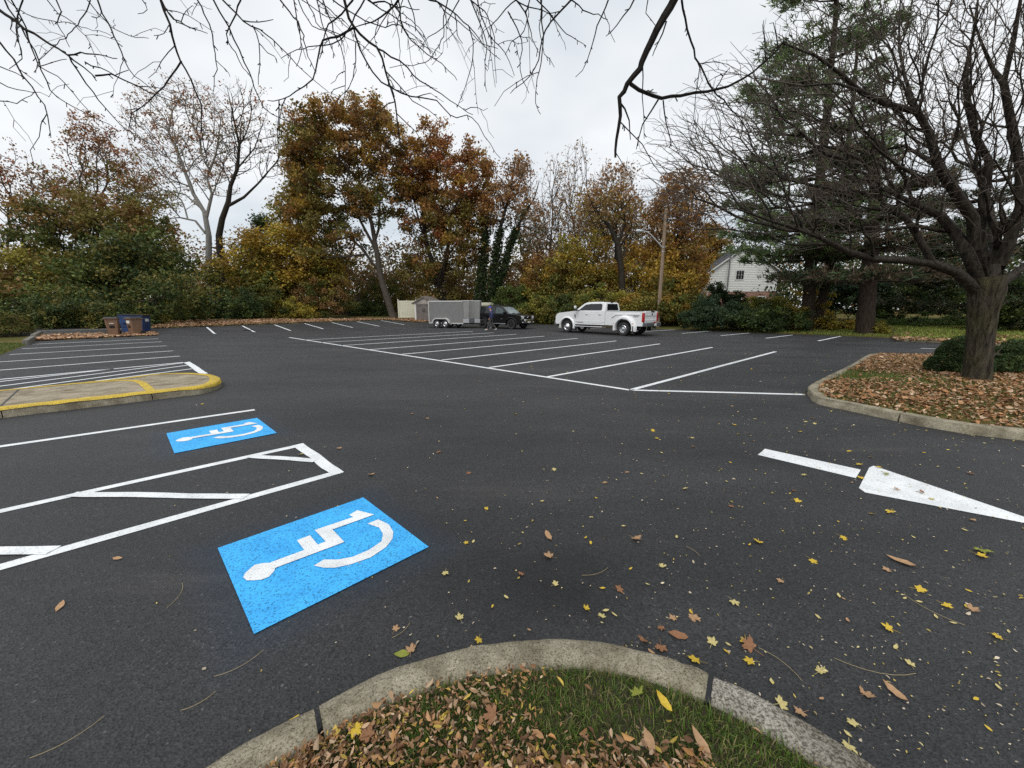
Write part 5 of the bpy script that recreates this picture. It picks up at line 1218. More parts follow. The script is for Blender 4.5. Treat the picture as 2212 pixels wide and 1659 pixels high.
for s in (1, -1):
    def pane(poly, name='window', m=GLASS_DARK, o=.006):
        b = MB(); n = len(poly)
        b.prism(poly, lambda p: (p[0], s * (gw(p[1]) - .01), p[1]), lambda p: (p[0], s * (gw(p[1]) + o), p[1])); return b.build(name, m, pk)
    pane([(1.28, 1.535), (1.06, 1.70), (.80, 1.905), (.42, 1.955), (.42, 1.535)]); pane([(.36, 1.535), (.36, 1.955), (-.40, 1.965), (-.50, 1.90), (-.53, 1.60), (-.47, 1.535)])
    pane([(.42, 1.53), (.42, 1.96), (.36, 1.96), (.36, 1.53)], 'window_pillar', PLASTIC, .008)
    # doors proud of the body by a few millimetres, with handles
    for x0, x1 in ((1.38, .40), (.385, -.60)):
        d = MB().side([(x0, .70), (x0, 1.46), (x1, 1.46), (x1, .70)], s * .972, s * .984).build('door', WHITE_CAR, pk, bevel=.008)
        MB().box(x1 + .07, x1 + .29, s * .985 - .012, s * .985 + .03, 1.255, 1.295).build('handle', CHROME, d, bevel=.008)
    MB().box(-.74, 1.55, s * .973 - .004, s * .973 + .016, .78, .86).build('side_moulding', WHITE_CAR, pk, bevel=.01)
    MB().side([(1.56, 1.04), (1.62, 1.27), (1.5, 1.24), (1.5, .98)], s * .970, s * .979).build('side_vent', PLASTIC, pk)
    text('POWER STROKE', .07, PLASTIC, pk, (1.13, s * .992, .745), (R(90), 0, R(180) if s > 0 else 0), 'door_badge')
    mr = MB().tube([(1.22, s * .94, 1.52), (1.27, s * 1.12, 1.54), (1.28, s * 1.25, 1.56)], .035, 6).build('side_mirror', PLASTIC, pk, smooth=50)
    MB().box(1.22, 1.36, s * 1.24 - .11, s * 1.24 + .11, 1.50, 1.66).build('mirror_housing', PLASTIC, mr, bevel=.03)
    MB().box(1.30, 1.40, s * 1.25 - .10, s * 1.25 + .10, 1.64, 1.84).build('mirror_cap', WHITE_CAR, mr, bevel=.04)
    MB().tube([(1.55, s * 1.0, .47), (-.65, s * 1.0, .47)], .042, 8).build('running_board', CHROME, pk, smooth=50)
    MB().box(-1.45, -.68, s * 1.0 - .05, s * 1.0 + .05, .45, .50).build('bed_step', PLASTIC, pk, bevel=.01)
    MB().box(FA - .66, FA - .60, s * .86 - .13, s * .86 + .13, .20, .62).build('mud_flap', PLASTIC, pk)
    MB().box(RA - .70, RA - .66, s * .98 - .27, s * .98 + .25, .24, .60).build('mud_flap', PLASTIC, pk)
    flare(pk, FA, .46, s, .545, .70, .955, 1.035, WHITE_CAR)
    fl = flare(pk, RA, .46, s, .57, .82, .96, 1.20, WHITE_CAR)
    for dx in (-.63, .63): MB().box(RA + dx - .04, RA + dx + .04, s * 1.155 - .02, s * 1.155 + .03, .70, .78).build('marker_lamp', AMBER, fl, bevel=.008)
    # hip panel above the rear flare
    MB().side([(RA + .95, 1.05), (RA + .72, 1.33), (RA - .95, 1.34), (RA - 1.0, 1.28), (RA + .6, 1.26)], s * .97, s * 1.02).build('hip_panel', WHITE_CAR, pk, bevel=.012)
    bed = [(-.815, .60), (-.815, 1.49), (-3.38, 1.49), (-3.42, 1.2), (-3.40, .60), (RA - .56, .60)] + arc(RA, .46, .57, 14, 166, 12)[::-1] + [(RA + .56, .60)]
    MB().side(bed, s * .885, s * .97).build('bed_side', WHITE_CAR, pk, bevel=.02)
    MB().box(-3.36, -.83, s * .88 - .03, s * .975, 1.492, 1.508).build('bed_rail_cap', PLASTIC, pk)
    MB().flat([(-3.445, s * .79), (-3.445, s * .985), (-3.33, s * .985), (-3.33, s * .79)], .86, 1.40).build('tail_lamp', RED_LAMP, pk, bevel=.02)
    wheel(pk, FA, s * .90, WZ, WZ, .25, 'front', s)
    wheel(pk, RA, s * 1.06, WZ, WZ, .25, 'rear', s); wheel(pk, RA, s * .74, WZ, WZ, .25, 'rear', -s)
    text('FX4', .115, PLASTIC, pk, (RA - .72, s * .978, 1.17), (R(90), 0, R(180) if s > 0 else 0), 'bed_decal', 1.7)
    MB().box(3.17, 3.245, s * .66 - .22, s * .66 + .26, .92, 1.22).build('headlamp', CLEAR_LAMP, pk, bevel=.03)
MB().box(-3.36, -.84, -.885, .885, .80, .86).build('bed_floor', PLASTIC, pk)
MB().box(-.86, -.82, -.885, .885, .8, 1.49).build('bed_bulkhead', WHITE_CAR, pk)
tg = MB().box(-3.44, -3.37, -.785, .785, .80, 1.50).build('tailgate', WHITE_CAR, pk, bevel=.02)
MB().box(-3.455, -3.438, -.76, .76, 1.20, 1.235).build('tailgate_crease_shade', mat('crease_shade_grey', (.3, .3, .31), .5), tg)  # grey strip paints the shade line of the tailgate crease
MB().box(-3.457, -3.438, -.76, .76, .92, .985).build('tailgate_lip', WHITE_CAR, tg, bevel=.008)
MB().box(-3.47, -3.36, -.42, .02, 1.44, 1.525).build('tailgate_step_cap', PLASTIC, tg, bevel=.02)
MB().lathe([(.062, -.008), (.058, .008), (.01, .01)], 20, 'x', (-3.452, -.12, 1.31)).build('oval_badge', mat('badge_dark_blue', (.01, .02, .05), .3), tg, smooth=40)
rb_ = MB().box(-3.68, -3.42, -.98, .98, .58, .80).build('rear_bumper', BUMPER_GREY, pk, bevel=.035)
MB().box(-3.69, -3.67, -.30, -.02, .62, .76).build('licence_plate', PLATE, rb_)
for y in (-.10, .0): MB().box(-3.70, -3.64, y - .035, y + .035, .80, .87).build('plate_lamp', RED_LAMP, rb_, bevel=.01)
MB().box(-3.80, -3.60, -.05, .05, .46, .56).build('hitch_receiver', PLASTIC, rb_)
MB().prism([(-.70, 1.545), (.70, 1.545), (.62, 1.955), (-.62, 1.955)], lambda p: (-.783 + (p[1] - 1.485) * .11 + .02, p[0], p[1]), lambda p: (-.783 + (p[1] - 1.485) * .11 - .010, p[0], p[1])).build('rear_window', GLASS_DARK, pk)
MB().box(-.70, -.64, -.14, .14, 2.02, 2.07).build('brake_lamp', PLASTIC, pk, bevel=.01)
MB().prism([(-.80, 1.52), (.80, 1.52), (.66, 1.97), (-.66, 1.97)], lambda p: (1.60 - (p[1] - 1.485) * 1.374 - .02, p[0], p[1]), lambda p: (1.60 - (p[1] - 1.485) * 1.374 + .012, p[0], p[1])).build('windscreen', GLASS_DARK, pk)
MB().box(3.18, 3.26, -.55, .55, .88, 1.24).build('grille', CHROME, pk, bevel=.03)
MB().box(3.15, 3.34, -.98, .98, .50, .78).build('front_bumper', CHROME, pk, bevel=.04)
for s in (1, -1): MB().box(-3.3, 3.0, s * .42 - .05, s * .42 + .05, .52, .68).build('frame_rail', UNDER, pk)
MB().box(RA - .9, RA + .9, -.9, .9, .58, .95).build('wheel_well', UNDER, pk)
MB().box(FA - .55, FA + .55, -.9, .9, .58, 1.1).build('wheel_well', UNDER, pk)
for x in (FA, RA): MB().tube([(x, -.8, WZ), (x, .8, WZ)], .07, 8).build('axle', UNDER, pk)

# ---- black SUV, nose pointing to the right and towards the camera
sx_, sy_ = .06, 32.35
suv = empty('suv', (sx_ - .82, sy_ + .75, 0), R(-35), 'black SUV with black wheels and chrome bumper hitched to the grey trailer', 'car')
FA, RA, WZ = 1.50, -1.45, .40
low = [(-2.52, .50), (RA - .50, .46)] + arc(RA, .42, .49, 172, 8, 12) + [(RA + .5, .46), (FA - .5, .44)] + arc(FA, .42, .49, 172, 8, 12) + [(FA + .5, .46), (2.42, .44), (2.52, .62), (2.48, 1.02), (2.36, 1.12), (1.2, 1.24), (-2.52, 1.22), (-2.58, .8)]
MB().side(low, -.97, .97).build('body', BLACK_CAR, suv, bevel=.06, segs=3)
GH = [(1.28, 1.215), (.50, 1.76), (.25, 1.83), (-.6, 1.86), (-1.9, 1.84), (-2.25, 1.79), (-2.5, 1.215)]
def gs(z): return .94 + (.74 - .94) * (z - 1.215) / (1.86 - 1.215)
MB().prism(GH, lambda p: (p[0], -gs(p[1]), p[1]), lambda p: (p[0], gs(p[1]), p[1])).build('cab', BLACK_CAR, suv, bevel=.05, segs=3)
for s in (1, -1):
    def pane(poly, name='window', m=GLASS_DARK):
        return MB().prism(poly, lambda p: (p[0], s * (gs(p[1]) - .01), p[1]), lambda p: (p[0], s * (gs(p[1]) + .007), p[1])).build(name, m, suv)
    pane([(.95, 1.27), (.45, 1.66), (.15, 1.73), (-.10, 1.74), (-.10, 1.27)], m=mat('front_door_glass', (.05, .07, .07), .07, 0, .7, var=.6, vscale=4)); pane([(-.18, 1.27), (-.18, 1.745), (-1.15, 1.75), (-1.22, 1.27)]); pane([(-1.32, 1.27), (-1.28, 1.745), (-2.0, 1.73), (-2.28, 1.27)])
    for x0, x1 in ((1.02, -.12), (-.135, -.98)):
        d = MB().side([(x0, .56), (x0, 1.19), (x1, 1.19), (x1, .56)], s * .97, s * .982).build('door', BLACK_CAR, suv, bevel=.008)
        MB().box(x1 + .06, x1 + .26, s * .985 - .01, s * .985 + .025, 1.03, 1.065).build('handle', BLACK_CAR, d, bevel=.008)
    text('TAHOE', .075, STEEL_DULL, suv, (.55, s * .99, .82), (R(90), 0, R(180) if s > 0 else 0), 'door_badge')
    MB().box(.82, .96, s * 1.04 - .11, s * 1.04 + .13, 1.22, 1.40).build('side_mirror', BLACK_CAR, suv, bevel=.035)
    MB().box(-.95, 1.0, s * .98 - .05, s * .98 + .08, .40, .45).build('running_board', STEEL_DULL, suv, bevel=.012)
    MB().tube([(.1, s * .66, 1.85), (0, s * .66, 1.90), (-1.9, s * .66, 1.89), (-2.0, s * .66, 1.84)], .022, 6).build('roof_rail', PLASTIC, suv)
    flare(suv, FA, .42, s, .48, .58, .955, 1.0, BLACK_CAR); flare(suv, RA, .42, s, .48, .58, .955, 1.0, BLACK_CAR)
    for x in (FA, RA): wheel(suv, x, s * .84, WZ, WZ, .26, 'suv', s)
    hl = MB().flat([(2.30, s * .965), (2.50, s * .90), (2.515, s * .56), (2.40, s * .56)], .84, 1.05).build('headlamp', CLEAR_LAMP, suv, bevel=.02)
    MB().box(2.36, 2.47, s * .945 - .02, s * .945 + .03, .86, .93).build('turn_signal', AMBER, hl, bevel=.008)
    MB().box(2.44, 2.56, s * .78 - .10, s * .78 + .10, .52, .59).build('fog_lamp', CLEAR_LAMP, suv, bevel=.02)
    MB().box(2.44, 2.56, s * .76 - .22, s * .76 + .22, .76, .80).build('bumper_strip', STEEL_DULL, suv, bevel=.01)
    MB().box(-2.6, -2.5, s * .86 - .1, s * .86 + .1, .85, 1.2).build('tail_lamp', RED_LAMP, suv, bevel=.02)
MESH = mat('grille_mesh', (.10, .10, .11), .35, .8, var=.6, vscale=60)
MB().box(2.44, 2.535, -.54, .54, .84, 1.06).build('grille', MESH, suv, bevel=.02)
MB().box(2.50, 2.545, -.55, .55, .935, .965).build('grille_bar', BLACK_CAR, suv)
MB().prism([(-.16, -.03), (-.06, -.03), (-.05, -.055), (.05, -.055), (.06, -.03), (.16, -.03), (.15, .03), (.06, .03), (.05, .055), (-.05, .055), (-.06, .03), (-.15, .03)], lambda p: (2.545, p[0], .95 + p[1]), lambda p: (2.575, p[0] * .9, .95 + p[1] * .9)).build('bowtie_badge', CHROME, suv)
MB().side([(2.42, .46), (2.60, .50), (2.63, .68), (2.58, .79), (2.44, .79)], -.58, .58).build('front_bumper', CHROME, suv, bevel=.03)
MB().side([(2.35, .42), (2.52, .44), (2.54, .70), (2.35, .74)], -.95, .95).build('lower_bumper', BLACK_CAR, suv, bevel=.03)
MB().box(2.62, 2.645, -.17, .17, .52, .62).build('licence_plate', PLATE, suv)
MB().prism([(-.80, 1.25), (.80, 1.25), (.66, 1.745), (-.66, 1.745)], lambda p: (1.28 - (p[1] - 1.215) * 1.431 - .02, p[0], p[1]), lambda p: (1.28 - (p[1] - 1.215) * 1.431 + .012, p[0], p[1])).build('windscreen', GLASS_CLEAR, suv)
for y in (-.5, .2): MB().tube([(1.27, y, 1.245), (1.20, y + .5, 1.30)], .012, 5).build('wiper', PLASTIC, suv)
MB().side([(2.30, 1.128), (1.25, 1.243), (1.25, 1.25), (2.28, 1.15)], -.45, .45).build('hood_bulge', BLACK_CAR, suv, bevel=.01)
for x in (-.2, -.75): MB().box(x - .04, x + .04, -.66, .66, 1.90, 1.925).build('roof_crossbar', STEEL_DULL, suv, bevel=.008)
for x in (FA, RA): MB().tube([(x, -.75, WZ), (x, .75, WZ)], .06, 8).build('axle', UNDER, suv); MB().box(x - .5, x + .5, -.85, .85, .5, .95).build('wheel_well', UNDER, suv)
MB().box(-2.3, 2.2, -.7, .7, .38, .55).build('underbody', UNDER, suv)
MB().box(-2.78, -2.5, -.05, .05, .42, .5).build('tow_hitch', CHROME, suv)

# ---- grey enclosed trailer
tr = empty('enclosed_trailer', (-5.5, 34.6, 0), R(-22), 'grey enclosed cargo trailer with pointed nose and two axles', 'trailer')
TGREY = mat('grey_trailer_skin', (.19, .19, .182), .5, .2, .4, var=.08, vscale=3)
TGREY_LIT = mat('lit_trailer_skin', (.245, .24, .228), .45, .2, .4, var=.08, vscale=3)  # same skin; the light on the turned nose is mixed into its colour
TWHITE = mat('white_trailer_trim', (.52, .52, .50), .45)
ALU = mat('aluminium_plate', (.55, .56, .57), .3, .9, var=.12, vscale=30)
x0, x1, xn, hw, zb, zt = -1.5, 1.9, 3.05, 1.02, .42, 2.22
MB().box(x0, x1, -hw, hw, zb, zt).build('box_body', TGREY, tr)
nose = [(x1 + .002, -hw), (x1 + .5, -hw * .93), (xn - .4, -.42), (xn, -.18), (xn, .18), (xn - .4, .42), (x1 + .5, hw * .93), (x1 + .002, hw)]
MB().flat(nose, .80, zt + .02).build('nose', TGREY_LIT, tr, bevel=.03)
MB().flat([(p[0] - .01 if i in (0, 7) else p[0] + .012, p[1] * 1.01) for i, p in enumerate(nose)], .45, .80).build('stone_guard', ALU, tr)
MB().box(x0 - .03, x1 - .001, -hw - .025, hw + .025, zt - .03, zt + .07).build('roof', TWHITE, tr, bevel=.03)
MB().flat([(p[0], p[1] * 1.02) for p in nose], zt + .021, zt + .09).build('nose_roof', TWHITE, tr, bevel=.02)
for k in range(1, 3):
    xs = x0 + (x1 - x0) * k / 3
    for s in (1, -1): MB().box(xs - .012, xs + .012, s * hw - .004, s * hw + .006, zb + .05, zt - .04).build('panel_seam', mat('seam_grey', (.19, .19, .185), .5), tr)
for s in (1, -1):
    MB().box(x0, x1, s * hw - .02, s * hw + .02, zb - .06, zb + .02).build('bottom_rail', TWHITE, tr)
    MB().box(x0 - .02, x0 + .05, s * hw - .04, s * hw + .012, zb, zt - .03).build('corner_post', TWHITE, tr)
    fd = [(-1.12 + .0, .42)] + arc(-.62, .40, .44, 175, 80, 8) + arc(.22, .40, .44, 100, 5, 8) + [(.72, .42)]
    inner_ = [(.62, .42)] + arc(.22, .40, .36, 5, 100, 8) + arc(-.62, .40, .36, 80, 175, 8) + [(-1.0, .42)]
    MB().side(fd + inner_, s * (hw + .004), s * (hw + .24)).build('fender', TWHITE, tr)
    MB().side(fd, s * (hw + .001), s * (hw + .006)).build('wheel_well', UNDER, tr)
    for x in (-.62, .22): wheel(tr, x, s * (hw + .11), .335, .335, .2, 'trailer', s)
    for z in (.62, 2.0): MB().box(x0 + .08, x0 + .14, s * hw - .006, s * hw + .012, z, z + .06).build('marker_lamp', RED_LAMP, tr)
    MB().box(x1 - .2, x1 - .14, s * hw - .006, s * hw + .012, .62, .68).build('marker_lamp', AMBER, tr)
for s in (1, -1): MB().tube([(x1 - .2, s * .6, .38), (4.75, 0, .43)], .05, 6).build('tongue_beam', UNDER, tr)
MB().tube([(4.0, 0, .06), (4.0, 0, .7)], .035, 8).build('tongue_jack', STEEL_DULL, tr)
MB().box(4.0 - .1, 4.0 + .1, -.1, .1, -.001, .06).build('jack_foot', STEEL_DULL, tr)
for x in (-.62, .22): MB().tube([(x, -1.0, .335), (x, 1.0, .335)], .05, 6).build('axle', UNDER, tr)
MB().box(x0 + .05, x1, -.95, .95, .34, .42).build('chassis', UNDER, tr)

# ------------------------------------------------------------------ person walking left past the SUV
def skin_mesh(name, verts, edges, radii, m, parent, root=0, sub=2):
    me = bpy.data.meshes.new(name); me.from_pydata(verts, edges, [])
    o = link(name, me, m, parent)
    md = o.modifiers.new('skin', 'SKIN'); md.use_smooth_shade = True
    me.skin_vertices.new() if not me.skin_vertices else None
    for i, r in enumerate(radii):
        rr = r if hasattr(r, '__len__') else (r, r)
        me.skin_vertices[0].data[i].radius = rr; me.skin_vertices[0].data[i].use_root = (i == root)
    sb = o.modifiers.new('sub', 'SUBSURF'); sb.levels = sub; sb.render_levels = sub
    return o
SKIN = mat('skin', (.50, .27, .19), .55); JACKET = mat('navy_jacket', (.028, .035, .11), .75, var=.35, vscale=9); CAP = mat('blue_cap', (.07, .08, .42), .6, var=.2)
TROUSER = mat('grey_trousers', (.055, .05, .05), .85, var=.3, vscale=10); SHOE = mat('light_shoes', (.42, .42, .40), .6); SOLE = mat('white_soles', (.6, .6, .58), .6)
pe = empty('person', (-1.55, 29.45, 0), R(180), 'person in blue cap, navy hooded jacket and grey trousers walking left', 'person')
# local: x forward (walk direction), y left, z up
J = dict(pel=(0, 0, .95), sp=(.0, 0, 1.18), ch=(.03, 0, 1.36), nk=(.06, 0, 1.50), hd0=(.08, 0, 1.58), hd=(.10, 0, 1.66), hd2=(.095, 0, 1.73),
         hl=(0, .095, .90), kl=(.20, .10, .52), al=(.33, .10, .11), tl=(.52, .11, .045), hr=(0, -.095, .90), kr=(-.06, -.10, .50), ar=(-.36, -.10, .15), tr=(-.22, -.11, .04),
         sl=(.03, .19, 1.40), el=(-.05, .24, 1.13), wl=(.12, .22, .92), ml=(.18, .21, .86), sr=(.03, -.19, 1.40), er=(-.08, -.24, 1.14), wr=(.02, -.23, .91), mr=(.06, -.22, .84))
K = list(J); ix = {k: i for i, k in enumerate(K)}
E_ = [('pel', 'sp'), ('sp', 'ch'), ('ch', 'nk'), ('nk', 'hd0'), ('hd0', 'hd'), ('hd', 'hd2'), ('pel', 'hl'), ('hl', 'kl'), ('kl', 'al'), ('al', 'tl'), ('pel', 'hr'), ('hr', 'kr'), ('kr', 'ar'), ('ar', 'tr'), ('ch', 'sl'), ('sl', 'el'), ('el', 'wl'), ('wl', 'ml'), ('ch', 'sr'), ('sr', 'er'), ('er', 'wr'), ('wr', 'mr')]
RD = dict(pel=(.12, .10), sp=(.12, .095), ch=(.13, .10), nk=.055, hd0=.065, hd=.088, hd2=.08, hl=.085, kl=.058, al=.042, tl=.035, hr=.085, kr=.058, ar=.042, tr=.035, sl=.06, el=.042, wl=.03, ml=.035, sr=.06, er=.042, wr=.03, mr=.035)
skin_mesh('body', [J[k] for k in K], [(ix[a], ix[b_]) for a, b_ in E_], [RD[k] for k in K], SKIN, pe)
nose = MB().lathe([(.018, 0), (.012, .03), (.004, .04)], 8, 'x', (.175, 0, 1.645)).build('nose', SKIN, pe, smooth=60)
for s in (1, -1):
    MB().lathe([(.02, -.008), (.03, 0), (.02, .008)], 8, 'y', (.085, s * .088, 1.655)).build('ear', SKIN, pe, smooth=60)
    MB().lathe([(.008, 0), (.004, .006)], 8, 'x', (.172, s * .032, 1.675)).build('eye', PLASTIC, pe)
    for k, (dx, dz, ln) in enumerate(((.012, 0, .075), (.02, .0, .085), (.012, .002, .08), (.0, .004, .065))):
        w = J['ml' if s > 0 else 'mr']; MB().tube([(w[0] + .01, w[1] + (k - 1.5) * .017, w[2] - .005), (w[0] + .02 + dx, w[1] + (k - 1.5) * .018, w[2] - ln * .6), (w[0] + .01 + dx, w[1] + (k - 1.5) * .018, w[2] - ln)], [.010, .009, .007], 6).build('finger', SKIN, pe, smooth=60)
    w = J['ml' if s > 0 else 'mr']; MB().tube([(w[0] + .02, w[1], w[2] + .02), (w[0] + .055, w[1] - s * .01, w[2] - .005), (w[0] + .065, w[1] - s * .01, w[2] - .035)], [.011, .010, .008], 6).build('thumb', SKIN, pe, smooth=60)
jk = ['pel', 'sp', 'ch', 'nk', 'sl', 'el', 'wl', 'sr', 'er', 'wr']; jx = {k: i for i, k in enumerate(jk)}
JJ = dict(J); JJ['pel'] = (0, 0, .86)
je = [('pel', 'sp'), ('sp', 'ch'), ('ch', 'nk'), ('ch', 'sl'), ('sl', 'el'), ('el', 'wl'), ('ch', 'sr'), ('sr', 'er'), ('er', 'wr')]
JR = dict(pel=(.17, .145), sp=(.165, .14), ch=(.175, .14), nk=.085, sl=.085, el=.068, wl=.052, sr=.085, er=.068, wr=.052)
skin_mesh('jacket', [JJ[k] for k in jk], [(jx[a], jx[b_]) for a, b_ in je], [JR[k] for k in jk], JACKET, pe)
MB().lathe([(.05, -.05), (.11, -.03), (.115, .02), (.07, .05)], 12, 'z', (-.07, 0, 1.47)).build('hood', JACKET, pe, smooth=60)
for s, h, k, a in ((1, 'hl', 'kl', 'al'), (-1, 'hr', 'kr', 'ar')):
    mid = lambda p, q, t: tuple(p[i] + (q[i] - p[i]) * t for i in range(3))
    skin_mesh('trouser_leg', [(0, s * .05, .97), J[h], mid(J[h], J[k], .5), J[k], mid(J[k], J[a], .5), mid(J[k], J[a], .93)], [(0, 1), (1, 2), (2, 3), (3, 4), (4, 5)], [.11, .108, .09, .076, .068, .066], TROUSER, pe)
for nm, a, t in (('al', 'al', 'tl'), ('ar', 'ar', 'tr')):
    p, q = J[a], J[t]
    so_ = skin_mesh('shoe', [(p[0] - .05, p[1], max(p[2] - .05, .045)), (p[0] + .04, p[1], p[2] - .02), (q[0] - .05, q[1], q[2] + .015), (q[0] + .02, q[1], q[2] + .005)], [(0, 1), (1, 2), (2, 3)], [.05, .052, .045, .036], SHOE, pe)
MB().lathe([(.102, -.005), (.107, .02), (.10, .07), (.07, .105), (.02, .12)], 16, 'z', (.09, 0, 1.70)).build('cap', CAP, pe, smooth=60)
MB().flat([(.16, -.075), (.24, -.06), (.275, 0), (.24, .06), (.16, .075)], 1.695, 1.71).build('cap_brim', CAP, pe)

# ------------------------------------------------------------------ shed, fence, pole, house, bins
shed_xy = at(917, 690, 43.6)[:2]
sh = empty('garden_shed', (*shed_xy, gz(*shed_xy)), R(-14), 'small taupe plastic shed with gable roof behind the trailer', 'shed')
TAUPE = mat('taupe_plastic', (.135, .115, .105), .6, var=.12, vscale=4); SIDING = mat('pale_shed_siding', (.40, .36, .32), .65, var=.06); SHED_ROOF = mat('shed_roof_plastic', (.17, .145, .13), .7, var=.2, vscale=12)
W_, D_, Hs = 2.3, 2.3, 1.95
MB().box(-W_ / 2, W_ / 2, 0, D_, 0, Hs).build('wall', SIDING, sh)
MB().prism([(-W_ / 2, Hs), (W_ / 2, Hs), (0, 2.55)], lambda p: (p[0], 0.0, p[1]), lambda p: (p[0], D_, p[1])).build('gable', SIDING, sh)
for k in range(4): MB().box(-W_ / 2 + .28 * k + .1, W_ / 2 - .28 * k - .1, -.025, -.003, Hs + .02 + k * .14, Hs + .145 + k * .14).build('gable_board', SIDING, sh)
for s in (-1, 1):
    MB().prism([(0, 2.56), (s * 1.45, 1.80), (s * 1.45, 1.90), (0, 2.68)], lambda p: (p[0], -.16, p[1]), lambda p: (p[0], D_ + .16, p[1])).build('roof_slope', SHED_ROOF, sh)
    MB().box(s * 1.06 - .10, s * 1.06 + .10, -.04, -.004, 0, Hs).build('corner_post', mat('white_trim', (.62, .6, .58), .6), sh)
    MB().prism([(0, 2.50), (s * 1.42, 1.76), (s * 1.42, 1.88), (0, 2.62)], lambda p: (p[0], -.19, p[1]), lambda p: (p[0], -.162, p[1])).build('barge_board', TAUPE, sh)
    dr = MB().box(.02 if s > 0 else -.94, .94 if s > 0 else -.02, -.05, -.003, .04, 1.86).build('door', TAUPE, sh, bevel=.01)
    for r_ in ((.12, .82), (.92, 1.40)): MB().box(.14 if s > 0 else -.82, .82 if s > 0 else -.14, -.064, -.051, *r_).build('door_panel', TAUPE, dr, bevel=.008)
    for k in range(3): MB().prism([(s * (.2 + k * .2), 1.62), (s * (.34 + k * .2), 1.72), (s * (.34 + k * .2), 1.56)], lambda p: (p[0], -.066, p[1]), lambda p: (p[0], -.052, p[1])).build('window_light', GLASS_DARK, dr)
    MB().box(s * .1 - .03, s * .1 + .03, -.10, -.05, .95, 1.30).build('door_handle', PLASTIC, dr)
VINYL = mat('cream_vinyl', (.60, .58, .45), .55, var=.10, vscale=3)
def fence(label, ax, ay, bx, by, h=1.85):
    z = gz(ax, ay); a = math.atan2(by - ay, bx - ax); ln = math.hypot(bx - ax, by - ay)
    f = empty('vinyl_fence', (ax, ay, z), a, label, 'fence')
    np_ = max(1, round(ln / 2.4))
    for k in range(np_ + 1):
        x = ln * k / np_
        p = MB().box(x - .065, x + .065, -.065, .065, -.05, h + .08).build('post', VINYL, f)
        MB().prism([(-.08, -.08), (.08, -.08), (.08, .08), (-.08, .08)], lambda q: (x + q[0], q[1], h + .08), lambda q: (x + q[0] * .2, q[1] * .2, h + .15)).build('post_cap', VINYL, p)
    for k in range(np_):
        a0, a1 = ln * k / np_ + .066, ln * (k + 1) / np_ - .066
        for z0, z1 in ((.06, .20), (h - .16, h)): MB().box(a0, a1, -.03, .03, z0, z1).build('rail', VINYL, f)
        n = max(4, int((a1 - a0) / .18))
        for j in range(n):
            b0 = a0 + (a1 - a0) * j / n; MB().box(b0 + .004, b0 + (a1 - a0) / n - .004, -.018, .018, .20, h - .16).build('board', VINYL, f)
    return f
fa, fb = at(862, 690, 45.2), at(900, 690, 45.6)
fence('cream vinyl fence panel left of the shed', fa[0], fa[1], fb[0], fb[1], 2.0)
fa, fb = at(950, 690, 46.2), at(1075, 690, 46.6)
fence('cream vinyl fence behind the trailer and the SUV', fa[0], fa[1], fb[0], fb[1], 1.95)
# lamp pole
pp = np.array([12.55, 33.5]); pz = gz(*pp)
po = empty('lamp_pole', (*pp, pz), 0, 'tall wooden utility pole with a cobra head street lamp', 'lamp pole')
POLE = bark_material('pole_wood', (.15, .10, .065), (.36, .28, .21), .5, .006)
MB().tube([(0, 0, -.1), (0, 0, 3), (0, 0, 6), (0, 0, 9.55)], [.165, .155, .14, .125], 12).build('pole', POLE, po, smooth=60)
az = 6.55
MB().tube([(-.1, 0, az), (-.6, -.1, az + .45), (-1.15, -.2, az + .93), (-1.55, -.28, az + 1.16), (-1.85, -.33, az + 1.20)], [.05, .05, .048, .046, .045], 7).build('lamp_arm', mat('galvanised', (.45, .46, .47), .5), po, smooth=60)
hd = MB()
hd.v = []; prof = [(0, .04), (.12, .075), (.3, .17), (.48, .21), (.62, .17), (.7, .04)]
for t, r in prof:
    for k in range(12):
        a = 2 * math.pi * k / 12; hd.v.append((-1.82 - t * .98, -.33 - t * .18 + r * math.cos(a), az + 1.2 + r * .6 * math.sin(a)))
for i in range(len(prof) - 1):
    for k in range(12): hd.f.append((i * 12 + k, i * 12 + (k + 1) % 12, (i + 1) * 12 + (k + 1) % 12, (i + 1) * 12 + k))
hd.f += [tuple(range(12)), tuple(range(60, 72))]
lh = hd.build('lamp_head', mat('lamp_head_grey', (.62, .67, .70), .4), po, smooth=60)
MB().lathe([(.13, 0), (.12, -.05), (.06, -.09)], 12, 'z', (-2.32, -.41, az + 1.14)).build('lamp_lens', mat('lamp_lens', (.5, .55, .58), .1, 0, .8), lh, smooth=60)
MB().lathe([(.04, 0), (.045, .09), (.02, .12)], 10, 'z', (-2.2, -.40, az + 1.28)).build('photo_cell', PLASTIC, lh)
for z in (az - .05, az - .4): MB().lathe([(.16, 0), (.16, .07)], 12, 'z', (0, 0, z)).build('clamp_band', STEEL_DULL, po)

